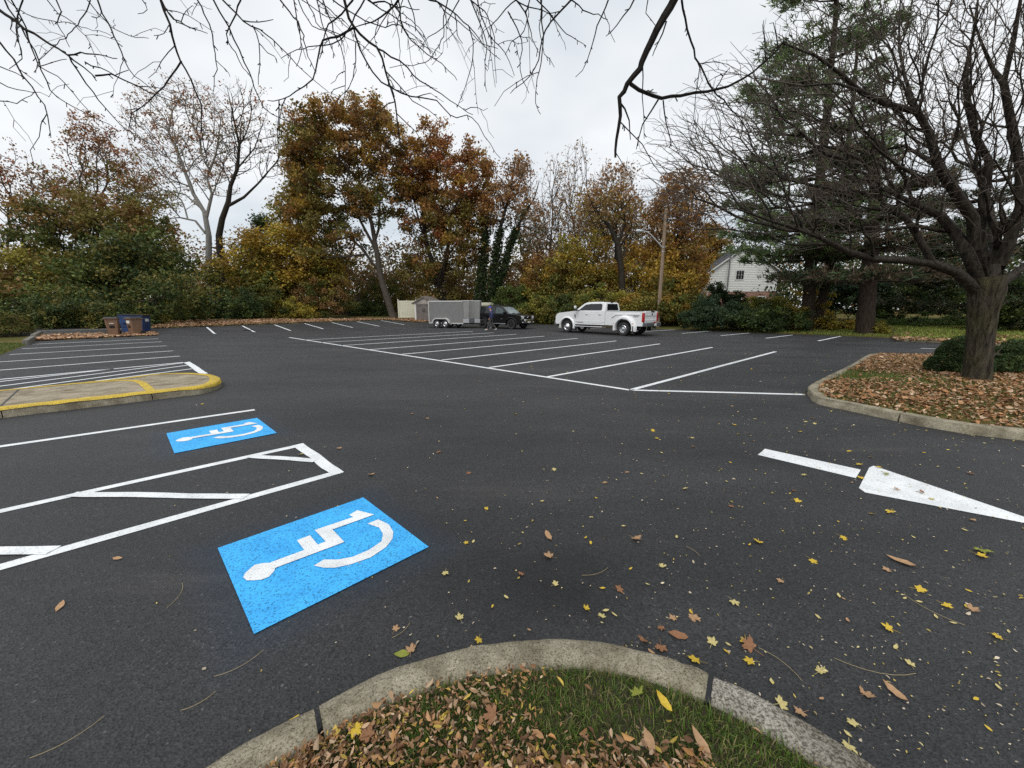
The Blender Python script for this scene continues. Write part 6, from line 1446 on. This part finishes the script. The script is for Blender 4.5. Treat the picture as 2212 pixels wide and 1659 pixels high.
# house beyond the right hedge
hx, hy = at(1528, 640, 49)[:2]
ho = empty('house', (hx, hy, 1.0), R(-13), 'white clapboard house with brick ground floor behind the pine', 'house')
CLAP = mat('white_clapboard', (.66, .67, .64), .6, var=.04); BRICK = None
def brick_material():
    m = bpy.data.materials.new('red_brick'); m.use_nodes = True
    t, NN, LL = nodes(m); b = t.nodes['Principled BSDF']; c = NN('ShaderNodeTexCoord'); k = NN('ShaderNodeTexBrick')
    mpn = NN('ShaderNodeMapping'); mpn.inputs['Rotation'].default_value = (R(90), 0, 0); LL(c.outputs['Object'], mpn.inputs[0]); LL(mpn.outputs[0], k.inputs['Vector'])
    k.inputs['Color1'].default_value = (.20, .075, .05, 1); k.inputs['Color2'].default_value = (.33, .15, .11, 1); k.inputs['Mortar'].default_value = (.35, .31, .27, 1)
    k.inputs['Scale'].default_value = 1; k.inputs['Brick Width'].default_value = .22; k.inputs['Row Height'].default_value = .075; k.inputs['Mortar Size'].default_value = .008
    LL(k.outputs[0], b.inputs['Base Color']); b.inputs['Roughness'].default_value = .9
    return m
BRICK = brick_material(); ROOF = mat('dark_shingles', (.05, .052, .06), .85, var=.4, vscale=3)
HW, HD, z1, z2, z3 = 7.5, 11., 2.65, 5.0, 7.9
MB().box(0, HW, 0, HD, -.5, z1).build('brick_wall', BRICK, ho)
gab = MB().prism([(0.02, z1), (HW - .02, z1), (HW - .02, z2), (HW / 2, z3 - .1), (0.02, z2)], lambda p: (p[0], .02, p[1]), lambda p: (p[0], HD - .02, p[1])).build('upper_wall', CLAP, ho)
nb_ = 26
for k in range(nb_):
    za, zb2 = z1 + (z3 - z1) * k / nb_, z1 + (z3 - z1) * (k + 1) / nb_ - .012
    def half(z): return HW / 2 if z <= z2 else HW / 2 * max(0., (z3 - .1 - z) / (z3 - .1 - z2))
    ha, hb = half(za), half(zb2)
    if hb < .15: break
    b = MB(); c_ = HW / 2
    b.add([(c_ - ha, -.035, za), (c_ + ha, -.035, za), (c_ + hb, -.008, zb2), (c_ - hb, -.008, zb2), (c_ - ha, .015, za), (c_ + ha, .015, za), (c_ + hb, .015, zb2), (c_ - hb, .015, zb2)], [(0, 1, 2, 3), (4, 7, 6, 5), (0, 4, 5, 1), (2, 6, 7, 3), (0, 3, 7, 4), (1, 5, 6, 2)])
    b.build('clapboard', CLAP, ho)
for s in (0, 1):
    f = (lambda x: x) if s == 0 else (lambda x: HW - x)
    rf = MB().prism([(f(-.35), z2 - .25), (f(HW / 2), z3), (f(HW / 2), z3 + .16), (f(-.40), z2 - .10)], lambda p: (p[0], -.3, p[1]), lambda p: (p[0], HD + .3, p[1])).build('roof_slope', ROOF, ho)
    MB().prism([(f(-.36), z2 - .29), (f(HW / 2), z3 - .04), (f(HW / 2), z3 + .12), (f(-.41), z2 - .14)], lambda p: (p[0], -.34, p[1]), lambda p: (p[0], -.302, p[1])).build('barge_board', CLAP, rf)
MB().box(-.12, -.03, -.08, .0, 0, z2 - .2).build('downspout', CLAP, ho)
def hwindow(x, z, w, h, plane='gable'):
    wn = MB().box(x, x + w, -.07, -.036, z, z + h).build('window', CLAP, ho)
    for i in range(2):
        for j in range(3):
            MB().box(x + .08 + j * (w - .16) / 3 + .015, x + .08 + (j + 1) * (w - .16) / 3 - .015, -.078, -.07, z + .08 + i * (h - .16) / 2 + .015, z + .08 + (i + 1) * (h - .16) / 2 - .015).build('pane', GLASS_DARK, wn)
hwindow(2.9, 4.0, 1.0, 1.2); hwindow(2.9, .9, 1.0, 1.2); hwindow(5.6, .9, .9, 1.2)
MB().tube([(2.05, -.4, .2), (2.05, -.4, 8.0)], .085, 8).build('flue_pipe', mat('dull_flue', (.25, .25, .25), .4, .6), ho, smooth=60)
MB().lathe([(.13, 0), (.15, .1), (.05, .2)], 10, 'z', (2.05, -.4, 8.0)).build('flue_cap', STEEL_DULL, ho)
for k in range(3):    # dormers on the long front
    y = 1.6 + k * 3.0
    dm = MB().prism([(y, z2 - .1), (y + 1.3, z2 - .1), (y + 1.3, z2 + .9), (y + .65, z2 + 1.7), (y, z2 + .9)], lambda p: (HW - .1, p[0], p[1]), lambda p: (HW - 1.9, p[0], p[1])).build('dormer', CLAP, ho)
    MB().box(HW - .1, HW - .07, y + .35, y + .95, z2 + .1, z2 + .85).build('dormer_window', GLASS_DARK, dm)
    MB().box(HW + .002, HW + .03, y + .2, y + 1.2, .9, 2.1).build('window', CLAP, ho)
MB().box(HW + .002, HW + .9, 4.2, 6.2, 2.3, 2.6).build('porch_roof', CLAP, ho); MB().box(HW + .75, HW + .87, 4.3, 4.42, -.4, 2.3).build('porch_post', CLAP, ho); MB().box(HW + .75, HW + .87, 6.0, 6.12, -.4, 2.3).build('porch_post', CLAP, ho)
# small stone outbuilding glimpsed under the maple, and a stone house behind the pickup
ob = empty('stone_cottage', (*at(783, 690, 58)[:2], -.3), R(8), 'small stone building with slate roof and chimney glimpsed under the maple', 'building')
STONE = concrete_material('fieldstone', (.17, .14, .11), (.36, .30, .24), (.5, .45, .4), .4, .05); SLATE = mat('slate_roof', (.10, .115, .125), .7, var=.3, vscale=6)
MB().box(-3.2, 1.1, 0, 3, 0, 2.1).build('wall', STONE, ob)
MB().prism([(-3.6, 2.05), (1.6, 2.05), (-.2, 3.1), (-2.6, 3.1)], lambda p: (p[0], -.4, p[1]), lambda p: (p[0] * .6 - .3, 1.6, p[1] + .5)).build('roof', SLATE, ob)
MB().box(-.55, .25, -.15, .45, 0, 4.1).build('chimney', STONE, ob, bevel=.03)
oh = empty('stone_house', (*at(1352, 690, 56)[:2], .2), R(-10), 'grey stone gable end half hidden by leaves behind the pickup bed', 'building')
MB().box(-1.6, 2.6, 0, 5, 0, 2.4).build('wall', STONE, oh)
MB().prism([(-1.9, 2.3), (2.9, 2.3), (.5, 4.6)], lambda p: (p[0], -.1, p[1]), lambda p: (p[0], 5.1, p[1])).build('gable_roof', mat('grey_stone_roof', (.24, .235, .225), .85, var=.35, vscale=2), oh)
MB().box(-2.9, -2.3, -.2, -.1, 1.2, 2.2).build('white_shutter', CLAP, oh)

# bins
BROWN_BIN = mat('brown_bin_plastic', (.20, .115, .07), .6, var=.12, vscale=5); BIN_LID = mat('dark_lid', (.022, .022, .022), .45)
def cart(label, x, y, rz, mark):
    o = empty('wheelie_bin', (x, y, gz(x, y)), rz, label, 'bin', 'brown wheelie bins')
    sec = [(-.25, -.27), (.25, -.27), (.27, -.05), (.27, .27), (-.27, .27), (-.27, -.05)]
    MB().prism(sec, lambda p: (p[0] * .88, p[1] * .82, .03), lambda p: (p[0] * 1.12, p[1] * 1.1, 1.0)).build('tub', BROWN_BIN, o, bevel=.03)
    MB().box(-.345, .345, -.345, .34, .965, 1.01).build('rim', BROWN_BIN, o, bevel=.02)
    MB().prism([(-.34, -.36), (.34, -.36), (.36, 0), (.33, .36), (-.33, .36), (-.36, 0)], lambda p: (p[0], p[1], 1.012), lambda p: (p[0] * .82, p[1] * .8, 1.10)).build('lid', BIN_LID, o, bevel=.03)
    MB().tube([(-.25, .37, .98), (-.25, .42, 1.0), (.25, .42, 1.0), (.25, .37, .98)], .018, 6).build('handle', BIN_LID, o)
    for s in (-1, 1):
        MB().lathe([(.135, -.03), (.14, 0), (.135, .03)], 16, 'x', (s * .27, .25, .14)).build('bin_wheel', RUBBER, o, smooth=40)
    MB().box(-.11, .11, -.30, -.255, .60, .63).build('grab_bar', BROWN_BIN, o); MB().box(-.11, .11, -.275, -.25, .45, .58).build('recess', UNDER, o)
    if mark: MB().box(-.15, .15, -.305, -.285, .72, .88).build('white_print', PLATE, o)
    else: MB().box(-.1, .1, -.303, -.285, .70, .74).build('white_print', PLATE, o)
    return o
cart('brown wheelie bin standing alone left of the blue dumpster', -24.35, 23.7, R(38), False)
cart('brown wheelie bin with white print in front of the blue dumpster', -23.45, 24.15, R(-20), True)
dx_, dy_2 = -25.05, 25.9
du = empty('dumpster', (dx_, dy_2, gz(dx_, dy_2)), R(22), 'blue steel dumpster with dark lid behind the brown bins', 'dumpster')
du.scale = (.88, .88, .9)
BLUE = mat('blue_steel', (.014, .045, .145), .55, var=.4, vscale=4)
MB().side([(-.60, 0.08), (.60, .08), (.70, 1.05), (.70, 1.22), (-.70, 1.30), (-.70, 1.0)], -.6, .6).build('hull', BLUE, du, bevel=.02)
for y in (-.62, .62): MB().box(-.58, .58, y - .02, y + .02, .45, .53).build('rib', BLUE, du); MB().box(-.5, .5, y - .09, y + .09, .72, .86).build('fork_pocket', BLUE, du)
for s in (0, 1): MB().prism([(-.76, 1.305), (.76, 1.225), (.76, 1.27), (-.76, 1.36)], lambda p: (p[0], -.64 + s * .645, p[1]), lambda p: (p[0], -.01 + s * .645, p[1])).build('lid', BIN_LID, du)
MB().box(.678, .712, -.25, .25, .80, 1.0).build('white_print', PLATE, du)
for x in (-.5, .5):
    for y in (-.45, .45): MB().lathe([(.05, -.02), (.05, .02)], 10, 'y', (x, y, .05)).build('caster', RUBBER, du)
# ------------------------------------------------------------------ grass, leaf litter and fallen leaves
def island_z(x, y): return .105
from mathutils.geometry import intersect_point_quad_2d
def inside_poly(x, y, poly):
    poly = np.asarray(poly); n = len(poly); r = np.zeros(len(x), bool); j = n - 1
    for i in range(n):
        c = ((poly[i, 1] > y) != (poly[j, 1] > y)) & (x < (poly[j, 0] - poly[i, 0]) * (y - poly[i, 1]) / (poly[j, 1] - poly[i, 1] + 1e-12) + poly[i, 0])
        r ^= c; j = i
    return r
def grass(name, label, x, y, z, h, seed, cols, w=.004):
    rng = np.random.default_rng(seed); n = len(x)
    a = rng.uniform(0, 6.28, n); lean = rng.normal(0, .5, (n, 2)) ; hh = h * rng.uniform(.4, 1.3, n)
    d = np.stack([np.cos(a), np.sin(a)], 1) * w * .5
    b0 = np.stack([x, y], 1); m = b0 + lean * hh[:, None] * .35; t = b0 + lean * hh[:, None] * 1.0
    one = np.ones((n, 1)); zz = np.broadcast_to(z, (n,))[:, None]
    V = np.stack([np.concatenate([b0 - d, zz], 1), np.concatenate([b0 + d, zz], 1), np.concatenate([m + d * .8, zz + hh[:, None] * .6], 1), np.concatenate([m - d * .8, zz + hh[:, None] * .6], 1), np.concatenate([t, zz + hh[:, None] * (1 - .3 * np.abs(lean[:, :1]))], 1)], 1).reshape(-1, 3)
    o = np.arange(n)[:, None] * 5
    F = np.concatenate([o + np.array([[0, 1, 2]]), o + np.array([[0, 2, 3]]), o + np.array([[3, 2, 4]])])
    cols = np.array(cols); c = cols[rng.integers(0, len(cols), n)] * rng.uniform(.6, 1.35, (n, 1))
    return tag(link(name, fast_mesh(name, V, F, np.repeat(c, 5, 0)), GRASSM), label, 'grass', kind='stuff')
rg2 = np.random.default_rng(5)
GC = ((.14, .22, .04), (.10, .17, .03), (.20, .24, .06), (.28, .24, .11), (.075, .13, .03))
pin = near_outer - np.stack([-np.gradient(near_outer, axis=0)[:, 1], np.gradient(near_outer, axis=0)[:, 0]], 1) / np.linalg.norm(np.gradient(near_outer, axis=0), axis=1)[:, None] * .17
def noise2(x, y, s, seed):
    r = np.random.default_rng(seed); v = 0
    for k in range(6):
        a = r.uniform(0, 6.28); f = s * r.uniform(.6, 1.9); p = r.uniform(0, 6.28); v = v + np.sin((x * np.cos(a) + y * np.sin(a)) * f + p)
    return v / 6
x = rg2.uniform(-1.6, 1.8, 90000); y = rg2.uniform(.2, 1.55, 90000)
k = inside_poly(x, y, pin) & (noise2(x, y, 6, 3) + .45 + .35 * (x > .2) + rg2.normal(0, .25, len(x)) > 0)
grass('grass', 'short green grass on the island in the foreground', x[k], y[k], .105, .037, 6, GC, .004)
def leaf_hex(C, size, col, rng, up, ratio, curl=.25):
    """narrow six cornered leaves, folded along the midrib and curled: two quads each"""
    n = len(C)
    nrm = rng.normal(0, 1, (n, 3)); nrm[:, 2] = np.abs(nrm[:, 2]) + up * 2; nrm /= np.linalg.norm(nrm, axis=1)[:, None]
    a = rng.normal(0, 1, (n, 3)); a -= nrm * (a * nrm).sum(1)[:, None]; a /= np.linalg.norm(a, axis=1)[:, None]
    b_ = np.cross(nrm, a); s = size[:, None]; w = s * ratio * rng.uniform(.6, 1.2, (n, 1)); k = rng.normal(0, curl, (n, 1)) * s; fo = rng.uniform(0, .35, (n, 1)) * w
    V = np.stack([C - a * s * .5 + nrm * k, C - a * s * .18 - b_ * w * .5 + nrm * fo, C + a * s * .2 - b_ * w * .42 + nrm * fo, C + a * s * .5 + nrm * k * .7, C + a * s * .2 + b_ * w * .42 + nrm * fo, C - a * s * .18 + b_ * w * .5 + nrm * fo], 1).reshape(-1, 3)
    o = np.arange(n)[:, None] * 6
    return V, np.concatenate([o + np.array([[0, 1, 2, 3]]), o + np.array([[0, 3, 4, 5]])]), np.repeat(col, 6, 0)
def litter(name, label, x, y, z, size, seed, cols, up=1.2, ratio=.5, lift=.012, cat='leaf litter'):
    rng = np.random.default_rng(seed); n = len(x)
    C = np.stack([x, y, z + rng.uniform(.2, 1, n) * lift], 1)
    cols = np.array(cols); c = cols[rng.integers(0, len(cols), n)] * rng.uniform(.55, 1.3, (n, 1))
    V, F, cc = leaf_hex(C, size * np.clip(rng.lognormal(-.1, .38, n), .3, 2.2), c, rng, up, ratio)
    return tag(link(name, fast_mesh(name, V, F, cc), LITTER), label, cat, kind='stuff')
LB = ((.42, .24, .12), (.30, .16, .08), (.50, .33, .20), (.17, .09, .05), (.56, .40, .26), (.44, .23, .09), (.24, .14, .08), (.34, .20, .11), (.5, .36, .08))
LR = ((.44, .25, .13), (.34, .17, .08), (.56, .40, .27), (.22, .11, .055), (.42, .22, .10), (.48, .32, .20), (.26, .14, .07), (.36, .18, .08))
LT = ((.46, .27, .16), (.34, .19, .10), (.55, .38, .25), (.24, .13, .07), (.42, .25, .14))
x = rg2.uniform(-1.6, 1.7, 56000); y = rg2.uniform(.2, 1.5, 56000)
k = inside_poly(x, y, pin) & (noise2(x, y, 5, 8) + .17 - .45 * (x > .7) - 1.0 * (y - 1.05) - .2 * (x > .1) + rg2.normal(0, .22, len(x)) > 0)
litter('leaf_litter', 'small brown fallen leaves matted in the foreground grass', x[k], y[k], .116 + .025 * rg2.random(k.sum()), .023, 9, LB, .7, .4, .03)
# right island
ri = [tuple(p) for p in rin]
n = 74000; x = rg2.uniform(5, 18, n); y = rg2.uniform(3, 14.5, n)
ins = inside_poly(x, y, ri)
cz = np.hypot(x - RC[0], y - RC[1]) * 0
def mound(x, y):
    """height of the soil bed of the right island"""
    th = np.arctan2(y - RC[1], x - RC[0]); P_ = np.array(ri); tp_ = np.arctan2(P_[:, 1] - RC[1], P_[:, 0] - RC[0]); rp = np.hypot(P_[:, 0] - RC[0], P_[:, 1] - RC[1])
    o = np.argsort(tp_); r = np.hypot(x - RC[0], y - RC[1]) / np.interp(th, tp_[o], rp[o], period=2 * math.pi)
    return .105 + .135 * (1 - np.clip(r, 0, 1) ** 2)
dens = noise2(x, y, 1.3, 4) + .62 - .9 * np.exp(-((x - 8.0) ** 2 + (y - 9.0) ** 2) / 3) + rg2.normal(0, .3, n)
k = ins & (dens > .0) & (rg2.random(n) < .8)
litter('leaf_litter', 'thick tan and brown leaf litter around the big bare tree', x[k], y[k], mound(x[k], y[k]) + .01, .062, 10, LR, 1.3, .62, .03)
k2 = ins & (dens < .5) & (rg2.random(n) < .9)
grass('grass', 'thin green grass showing through leaves on the right island', x[k2], y[k2], mound(x[k2], y[k2]), .06, 11, GC, .011)
# leaf strip at the back of the lot and round the bins
n = 30000; u = rg2.uniform(-3.6, 24, n); e_ = lot_edge(u); w = e_ + np.abs(rg2.normal(0, 2.2, n)) + .05
k = (w < e_ + 6)
x, y = (u[k] - w[k]) * SQ, (u[k] + w[k]) * SQ
dn = noise2(x, y, .7, 6) + .55 + rg2.normal(0, .3, len(x)) > 0
litter('leaf_litter', 'band of brown fallen leaves along the back edge of the lot', x[dn], y[dn], ground_z(x[dn], y[dn]) + .01, .125, 12, LT, 1.8, .7, .02)
n = 16000; u = rg2.uniform(-3.5, 1.6, n); w = rg2.uniform(31.5, 38, n); k = (w > lot_edge(u) + .1)
x, y = (u[k] - w[k]) * SQ, (u[k] + w[k]) * SQ
litter('leaf_litter', 'brown leaves heaped around the bins inside the timber edging', x, y, ground_z(x, y) + .01, .10, 13, LT, 1.8, .7, .02)
n = 9000; u = rg2.uniform(27.9, 36, n); w = rg2.uniform(-8, .2, n); x, y = (u - w) * SQ, (u + w) * SQ
kk = noise2(x, y, .9, 2) + .2 + rg2.normal(0, .3, n) - .35 * (u - 29) > 0
litter('leaf_litter', 'fallen leaves on the lawn beyond the right lane', x[kk], y[kk], .10 + .028 * (u[kk] - 28.2).clip(0) + .02, .13, 14, LT, 1.4, .7, .03)
n = 26000; u = rg2.uniform(28, 42, n); w = rg2.uniform(-12, 8, n); x, y = (u - w) * SQ, (u + w) * SQ
k = ((u > 31.4) | (w < 0)) 
zz = np.where((w < .2) & (u < 40), .095 + .25 * np.clip((u - 28.2) / 11.8, 0, 1), ground_z(x, y))
grass('grass', 'yellow green lawn grass beyond the right lane', x[k], y[k], zz[k], .10, 15, ((.27, .34, .06), (.20, .27, .05), (.33, .34, .09)), .03)
n = 16000; u = rg2.uniform(-9, -3.3, n); w = rg2.uniform(14, 30, n); x, y = (u - w) * SQ, (u + w) * SQ
grass('grass', 'green lawn grass at the left edge of the lot', x, y, ground_z(x, y), .08, 16, ((.10, .15, .03), (.16, .19, .05), (.07, .11, .025)), .02)
n = 9000; u = rg2.uniform(1.6, 22, n); e_ = lot_edge(u); w = e_ + np.abs(rg2.normal(0, .5, n)); x, y = (u - w) * SQ, (u + w) * SQ
grass('grass', 'rough grass fringe at the back edge of the asphalt', x, y, ground_z(x, y), .09, 17, ((.13, .13, .035), (.18, .15, .05), (.09, .10, .025)), .02)

# fallen leaves lying one by one on the asphalt and the grass
def maple_leaf(seed, curl):
    rng = np.random.default_rng(seed)
    pts = []
    lobes = [(90, 1.0), (38, .88), (142, .88), (-18, .62), (198, .62)]
    lob = sorted(lobes, key=lambda l: l[0]); ang = []
    for i, (a, r) in enumerate(lob):
        r *= rng.uniform(.85, 1.1)
        ang += [(a - 19, r * .66), (a - 12, r * .84), (a - 7, r * .76), (a, r), (a + 7, r * .76), (a + 12, r * .84), (a + 19, r * .66)]
        if i < 4: ang.append(((a + lob[i + 1][0]) / 2, .46 * rng.uniform(.9, 1.15)))
    ang.append((270, .12))
    v = [(0, 0, 0)] + [(r * math.cos(R(a)) * .5, r * math.sin(R(a)) * .5 + .05, 0) for a, r in ang]
    v = [(x, y, curl * (x * x * 1.2 + .5 * max(0, y) ** 2) + .05 * rng.normal() * (abs(x) + abs(y)) * (1 if i else 0)) for i, (x, y, z) in enumerate(v)]
    n = len(v) - 1
    f = [(0, i, i % n + 1) for i in range(1, n + 1)]
    o = len(v)                                    # stalk
    v += [(-.012, -.02, .01), (.012, -.02, .01), (.03, -.42, .05), (.015, -.42, .05)]; f.append((o, o + 1, o + 2, o + 3))
    return v, f
def oval_leaf(seed, curl, asp=.42):
    rng = np.random.default_rng(seed); v = []; f = []; m = 6
    for i in range(m + 1):
        t = i / m; w = math.sin(math.pi * t ** .85) * asp * .5 * rng.uniform(.8, 1.15) + .005; z = curl * (t - .5) ** 2 + rng.normal() * .01
        v += [(-w, t - .5, z + curl * .5 * w), (0, t - .5, z - .03), (w, t - .5, z + curl * .5 * w)]
    for i in range(m):
        a = i * 3; f += [(a, a + 1, a + 4, a + 3), (a + 1, a + 2, a + 5, a + 4)]
    return v, f
def lmesh(nm, vf, m):
    me = bpy.data.meshes.new(nm); me.from_pydata(vf[0], [], vf[1]); me.materials.append(m); me.polygons.foreach_set('use_smooth', np.ones(len(me.polygons), bool)); me.update(); return me
LM = {k: mat('leaf_' + k, c, .6, var=.25, vscale=8, col2=tuple(q * .72 for q in c), spec=.3) for k, c in dict(yellow=(.66, .46, .05), pale=(.62, .52, .22), tan=(.46, .28, .15), brown=(.30, .145, .07), green=(.28, .30, .05)).items()}
MAPLE = {k: [lmesh('maple_leaf_' + k, maple_leaf(s + i * 7, c), LM[k]) for i, c in enumerate((.35, .8, -.2))] for s, k in enumerate(LM)}
OVAL = {k: [lmesh('oval_leaf_' + k, oval_leaf(s + i * 5, c), LM[k]) for i, c in enumerate((.3, .7, .15))] for s, k in enumerate(LM)}
rl = np.random.default_rng(21)
CN = dict(yellow='yellow', pale='pale yellow', tan='tan', brown='brown', green='greenish yellow')
def drop(kind, colour, x, y, z, size, label, group, tilt=.16):
    me = (MAPLE if kind == 'maple' else OVAL)[colour][rl.integers(0, 3)]
    o = bpy.data.objects.new('fallen_leaf', me); COL.objects.link(o)
    o.location = (x, y, z + .006 + size * .03); o.scale = (size, size, size * 1.0); o.rotation_euler = (rl.normal(0, tilt), rl.normal(0, tilt), rl.uniform(0, 6.28))
    return tag(o, label, 'leaf', group)
GA = 'fallen leaves on the asphalt'
named = [('maple', 'brown', 1625, 1403, .105, 'large tan brown maple leaf on asphalt just beyond the right kerb stone'), ('maple', 'yellow', 1610, 1385, .07, 'yellow maple leaf touching the large tan brown maple leaf near the kerb'),
         ('maple', 'yellow', 1625, 1431, .07, 'yellow maple leaf between the large brown leaf and the kerb'), ('oval', 'brown', 1464, 1375, .09, 'curled brown leaf on asphalt just above the foreground kerb'),
         ('maple', 'yellow', 1508, 1430, .085, 'yellow leaf leaning on the foreground kerb left of the black joint'), ('maple', 'tan', 1497, 1331, .085, 'tan maple leaf above the curled brown leaf'), ('maple', 'tan', 1458, 1337, .06, 'small tan leaf left of the tan maple leaf'),
         ('maple', 'tan', 1370, 1164, .10, 'tan maple leaf in the middle of the asphalt lane'), ('maple', 'tan', 1190, 1205, .09, 'tan leaf below the reddish leaf in the lane middle'), ('oval', 'tan', 1185, 1161, .09, 'reddish tan leaf in the lane beside the yellow crumbs'),
         ('maple', 'tan', 800, 1026, .085, 'tan maple leaf beyond the tip of the striped aisle'), ('maple', 'tan', 735, 970, .08, 'tan leaf above the end of the striped aisle'), ('maple', 'yellow', 1638, 1171, .09, 'pale gold leaf left of the yellow star shaped leaf'),
         ('maple', 'yellow', 1817, 1161, .085, 'gold maple leaf below the arrow shaft'), ('maple', 'yellow', 1718, 1083, .085, 'gold maple leaf below the start of the arrow'), ('maple', 'yellow', 1923, 1108, .085, 'bright yellow star shaped maple leaf below the arrow head'),
         ('oval', 'tan', 1945, 1215, .13, 'large tan oval leaf with stalk right of the lane middle'), ('maple', 'yellow', 1752, 1211, .07, 'yellow maple leaf near the big tan oval leaf'), ('maple', 'green', 2122, 1190, .12, 'large yellow green maple leaf near the right picture edge'), ('maple', 'yellow', 2112, 1200, .09, 'yellow leaf overlapping the large yellow green maple leaf'),
         ('maple', 'yellow', 1858, 1006, .08, 'yellow leaf between the arrow shaft and the arrow head'), ('maple', 'yellow', 1857, 1034, .085, 'yellow maple leaf at the end of the arrow shaft'), ('maple', 'green', 1918, 1027, .07, 'greenish leaf lying on the white arrow head'), ('maple', 'tan', 1935, 1060, .07, 'tan leaf on the lower part of the arrow head'), ('oval', 'brown', 1990, 1066, .07, 'brown leaf on the middle of the arrow head'),
         ('maple', 'yellow', 1900, 1013, .06, 'small tan yellow leaf on the top edge of the arrow head'), ('oval', 'yellow', 630, 1562, .06, 'single orange yellow leaf left of the foreground kerb'), ('maple', 'tan', 888, 1410, .07, 'tan maple leaf on asphalt touching the foreground kerb'), ('oval', 'green', 868, 1415, .07, 'olive oval leaf beside the tan leaf at the kerb'),
         ('oval', 'tan', 255, 1208, .06, 'tan leaf on asphalt below the striped aisle at left'), ('oval', 'tan', 130, 1312, .07, 'tan leaf on asphalt left of the near blue square'), ('maple', 'brown', 1392, 1385, .07, 'crumpled brown leaf on the outer edge of the kerb'), ('maple', 'tan', 923, 905, .09, 'tan leaf in the lane beyond the striped aisle'), ('oval', 'tan', 1930, 1497, .08, 'curled tan leaf on the asphalt at lower right')]
for kd, cl, px, v, sz, lab in named:
    g = on_ground(px, v); drop(kd, cl, g[0], g[1], .012 if 'arrow head' in lab else .0, sz * 1.15, lab, GA)
for kd, cl, px, v, sz, lab in (('oval', 'tan', 1512, 1612, .10, 'largest tan leaf standing in the grass right of the foreground centre'), ('oval', 'tan', 1402, 1607, .08, 'curled tan leaf in the grass left of the largest one'), ('maple', 'green', 1378, 1508, .09, 'yellow green maple leaf in the foreground grass'), ('oval', 'yellow', 1432, 1522, .08, 'yellow torn leaf in the grass right of the yellow green one'), ('maple', 'yellow', 765, 1580, .08, 'yellow leaf in the litter near the left kerb joint'), ('maple', 'brown', 800, 1600, .09, 'brown maple leaf beside the yellow one near the left joint'), ('maple', 'brown', 1070, 1550, .10, 'brown maple leaf in the middle of the foreground litter')):
    g = on_ground(px, v, .14); o_ = drop(kd, cl, g[0], g[1], .15, sz, lab, 'large leaves in the foreground grass', .3)
    if kd == 'oval': o_.rotation_euler = (.5, rl.normal(0, .3), rl.normal(.25, .2))
def zone(g):
    u_, w_ = to_uw(g[0], g[1])
    if g[1] < 1.9: return 'close beside the foreground kerb'
    if g[0] > 2.4 and 2.4 < g[1] < 5.2: return 'around the painted arrow'
    if g[1] > 6.5: return 'far out in the lane before the middle stalls'
    if g[0] > 4.5: return 'by the right hand island kerb'
    if g[0] < -.3: return 'near the accessible stalls'
    if g[1] < 2.6: return 'in the lane just past the kerb'
    if g[1] < 4: return 'in the middle of the near lane'
    return 'in the lane beyond the arrow tail'
def spread(n, fx):
    out = []
    while len(out) < n:
        px = rl.uniform(420, 2212); v = 790 + (1640 - 790) * rl.random() ** 1.7
        if rl.random() > fx(px, v): continue
        g = on_ground(px, v); u_, w_ = to_uw(g[0], g[1])
        if inside_poly(np.array([g[0]]), np.array([g[1]]), near_outer)[0] or inside_poly(np.array([g[0]]), np.array([g[1]]), right_outer)[0] or (u_ < 1.6 and w_ > 9.5): continue
        out.append(g)
    return out
fx = lambda px, v: np.clip((px - 650) / 800, .06, 1)
for g in spread(85, fx):
    c = rl.choice(['yellow', 'tan', 'yellow', 'brown', 'pale']); drop('maple', c, g[0], g[1], 0, rl.uniform(.06, .095), CN[c] + ' loose maple leaf ' + zone(g), GA)
for g in spread(95, fx):
    c = rl.choice(['yellow', 'pale', 'pale', 'tan']); drop('oval', c, g[0], g[1], 0, rl.uniform(.026, .045), 'small ' + CN[c] + ' oval leaflet ' + zone(g), 'leaflets on the asphalt', .1)
# crumbs of leaves
n = 3600; px = rl.uniform(300, 2700, n); v = 765 + (1650 - 765) * rl.random(n) ** 1.9
k = rl.random(n) < np.clip((px - 700) / 1000, .06, 1); G_ = np.array([on_ground(a, b_) for a, b_ in zip(px[k], v[k])])
cam_in = inside_poly(G_[:, 0], G_[:, 1], near_outer) | inside_poly(G_[:, 0], G_[:, 1], right_outer); G_ = G_[~cam_in]
litter('leaf_crumbs', 'tiny yellow and pale leaf crumbs scattered over the asphalt', G_[:, 0], G_[:, 1], np.full(len(G_), .006), np.clip(.009 + .0021 * G_[:, 1], .01, .03), 22, ((.66, .57, .3), (.6, .46, .12), (.6, .5, .36), (.6, .52, .4)), 2.5, .5, .004)
# dry grass stalks and pine needles on the asphalt
st = MB()
for px, v, ln in ((520, 1440, .2), (430, 1520, .12), (560, 1235, .3), (390, 1283, .22), (1900, 1455, .33), (1690, 1430, .2), (2010, 1320, .25), (150, 1600, .2), (870, 1365, .12), (1500, 1190, .12), (1290, 1240, .2)):
    g = np.array(on_ground(px, v, .004)); a = rl.uniform(0, 6.28); d = np.array([math.cos(a), math.sin(a), 0]); nrm_ = np.array([-d[1], d[0], 0]); t = np.linspace(-.5, .5, 7)[:, None]
    st.tube(g + d * ln * t + nrm_ * ln * .5 * (t ** 2) + np.array([0, 0, .003]), .0011, 4)
tag(st.build('dry_stalks', mat('dry_stalk', (.40, .31, .16), .7)), 'thin dry grass stalks lying on the asphalt', 'stalk', kind='stuff')
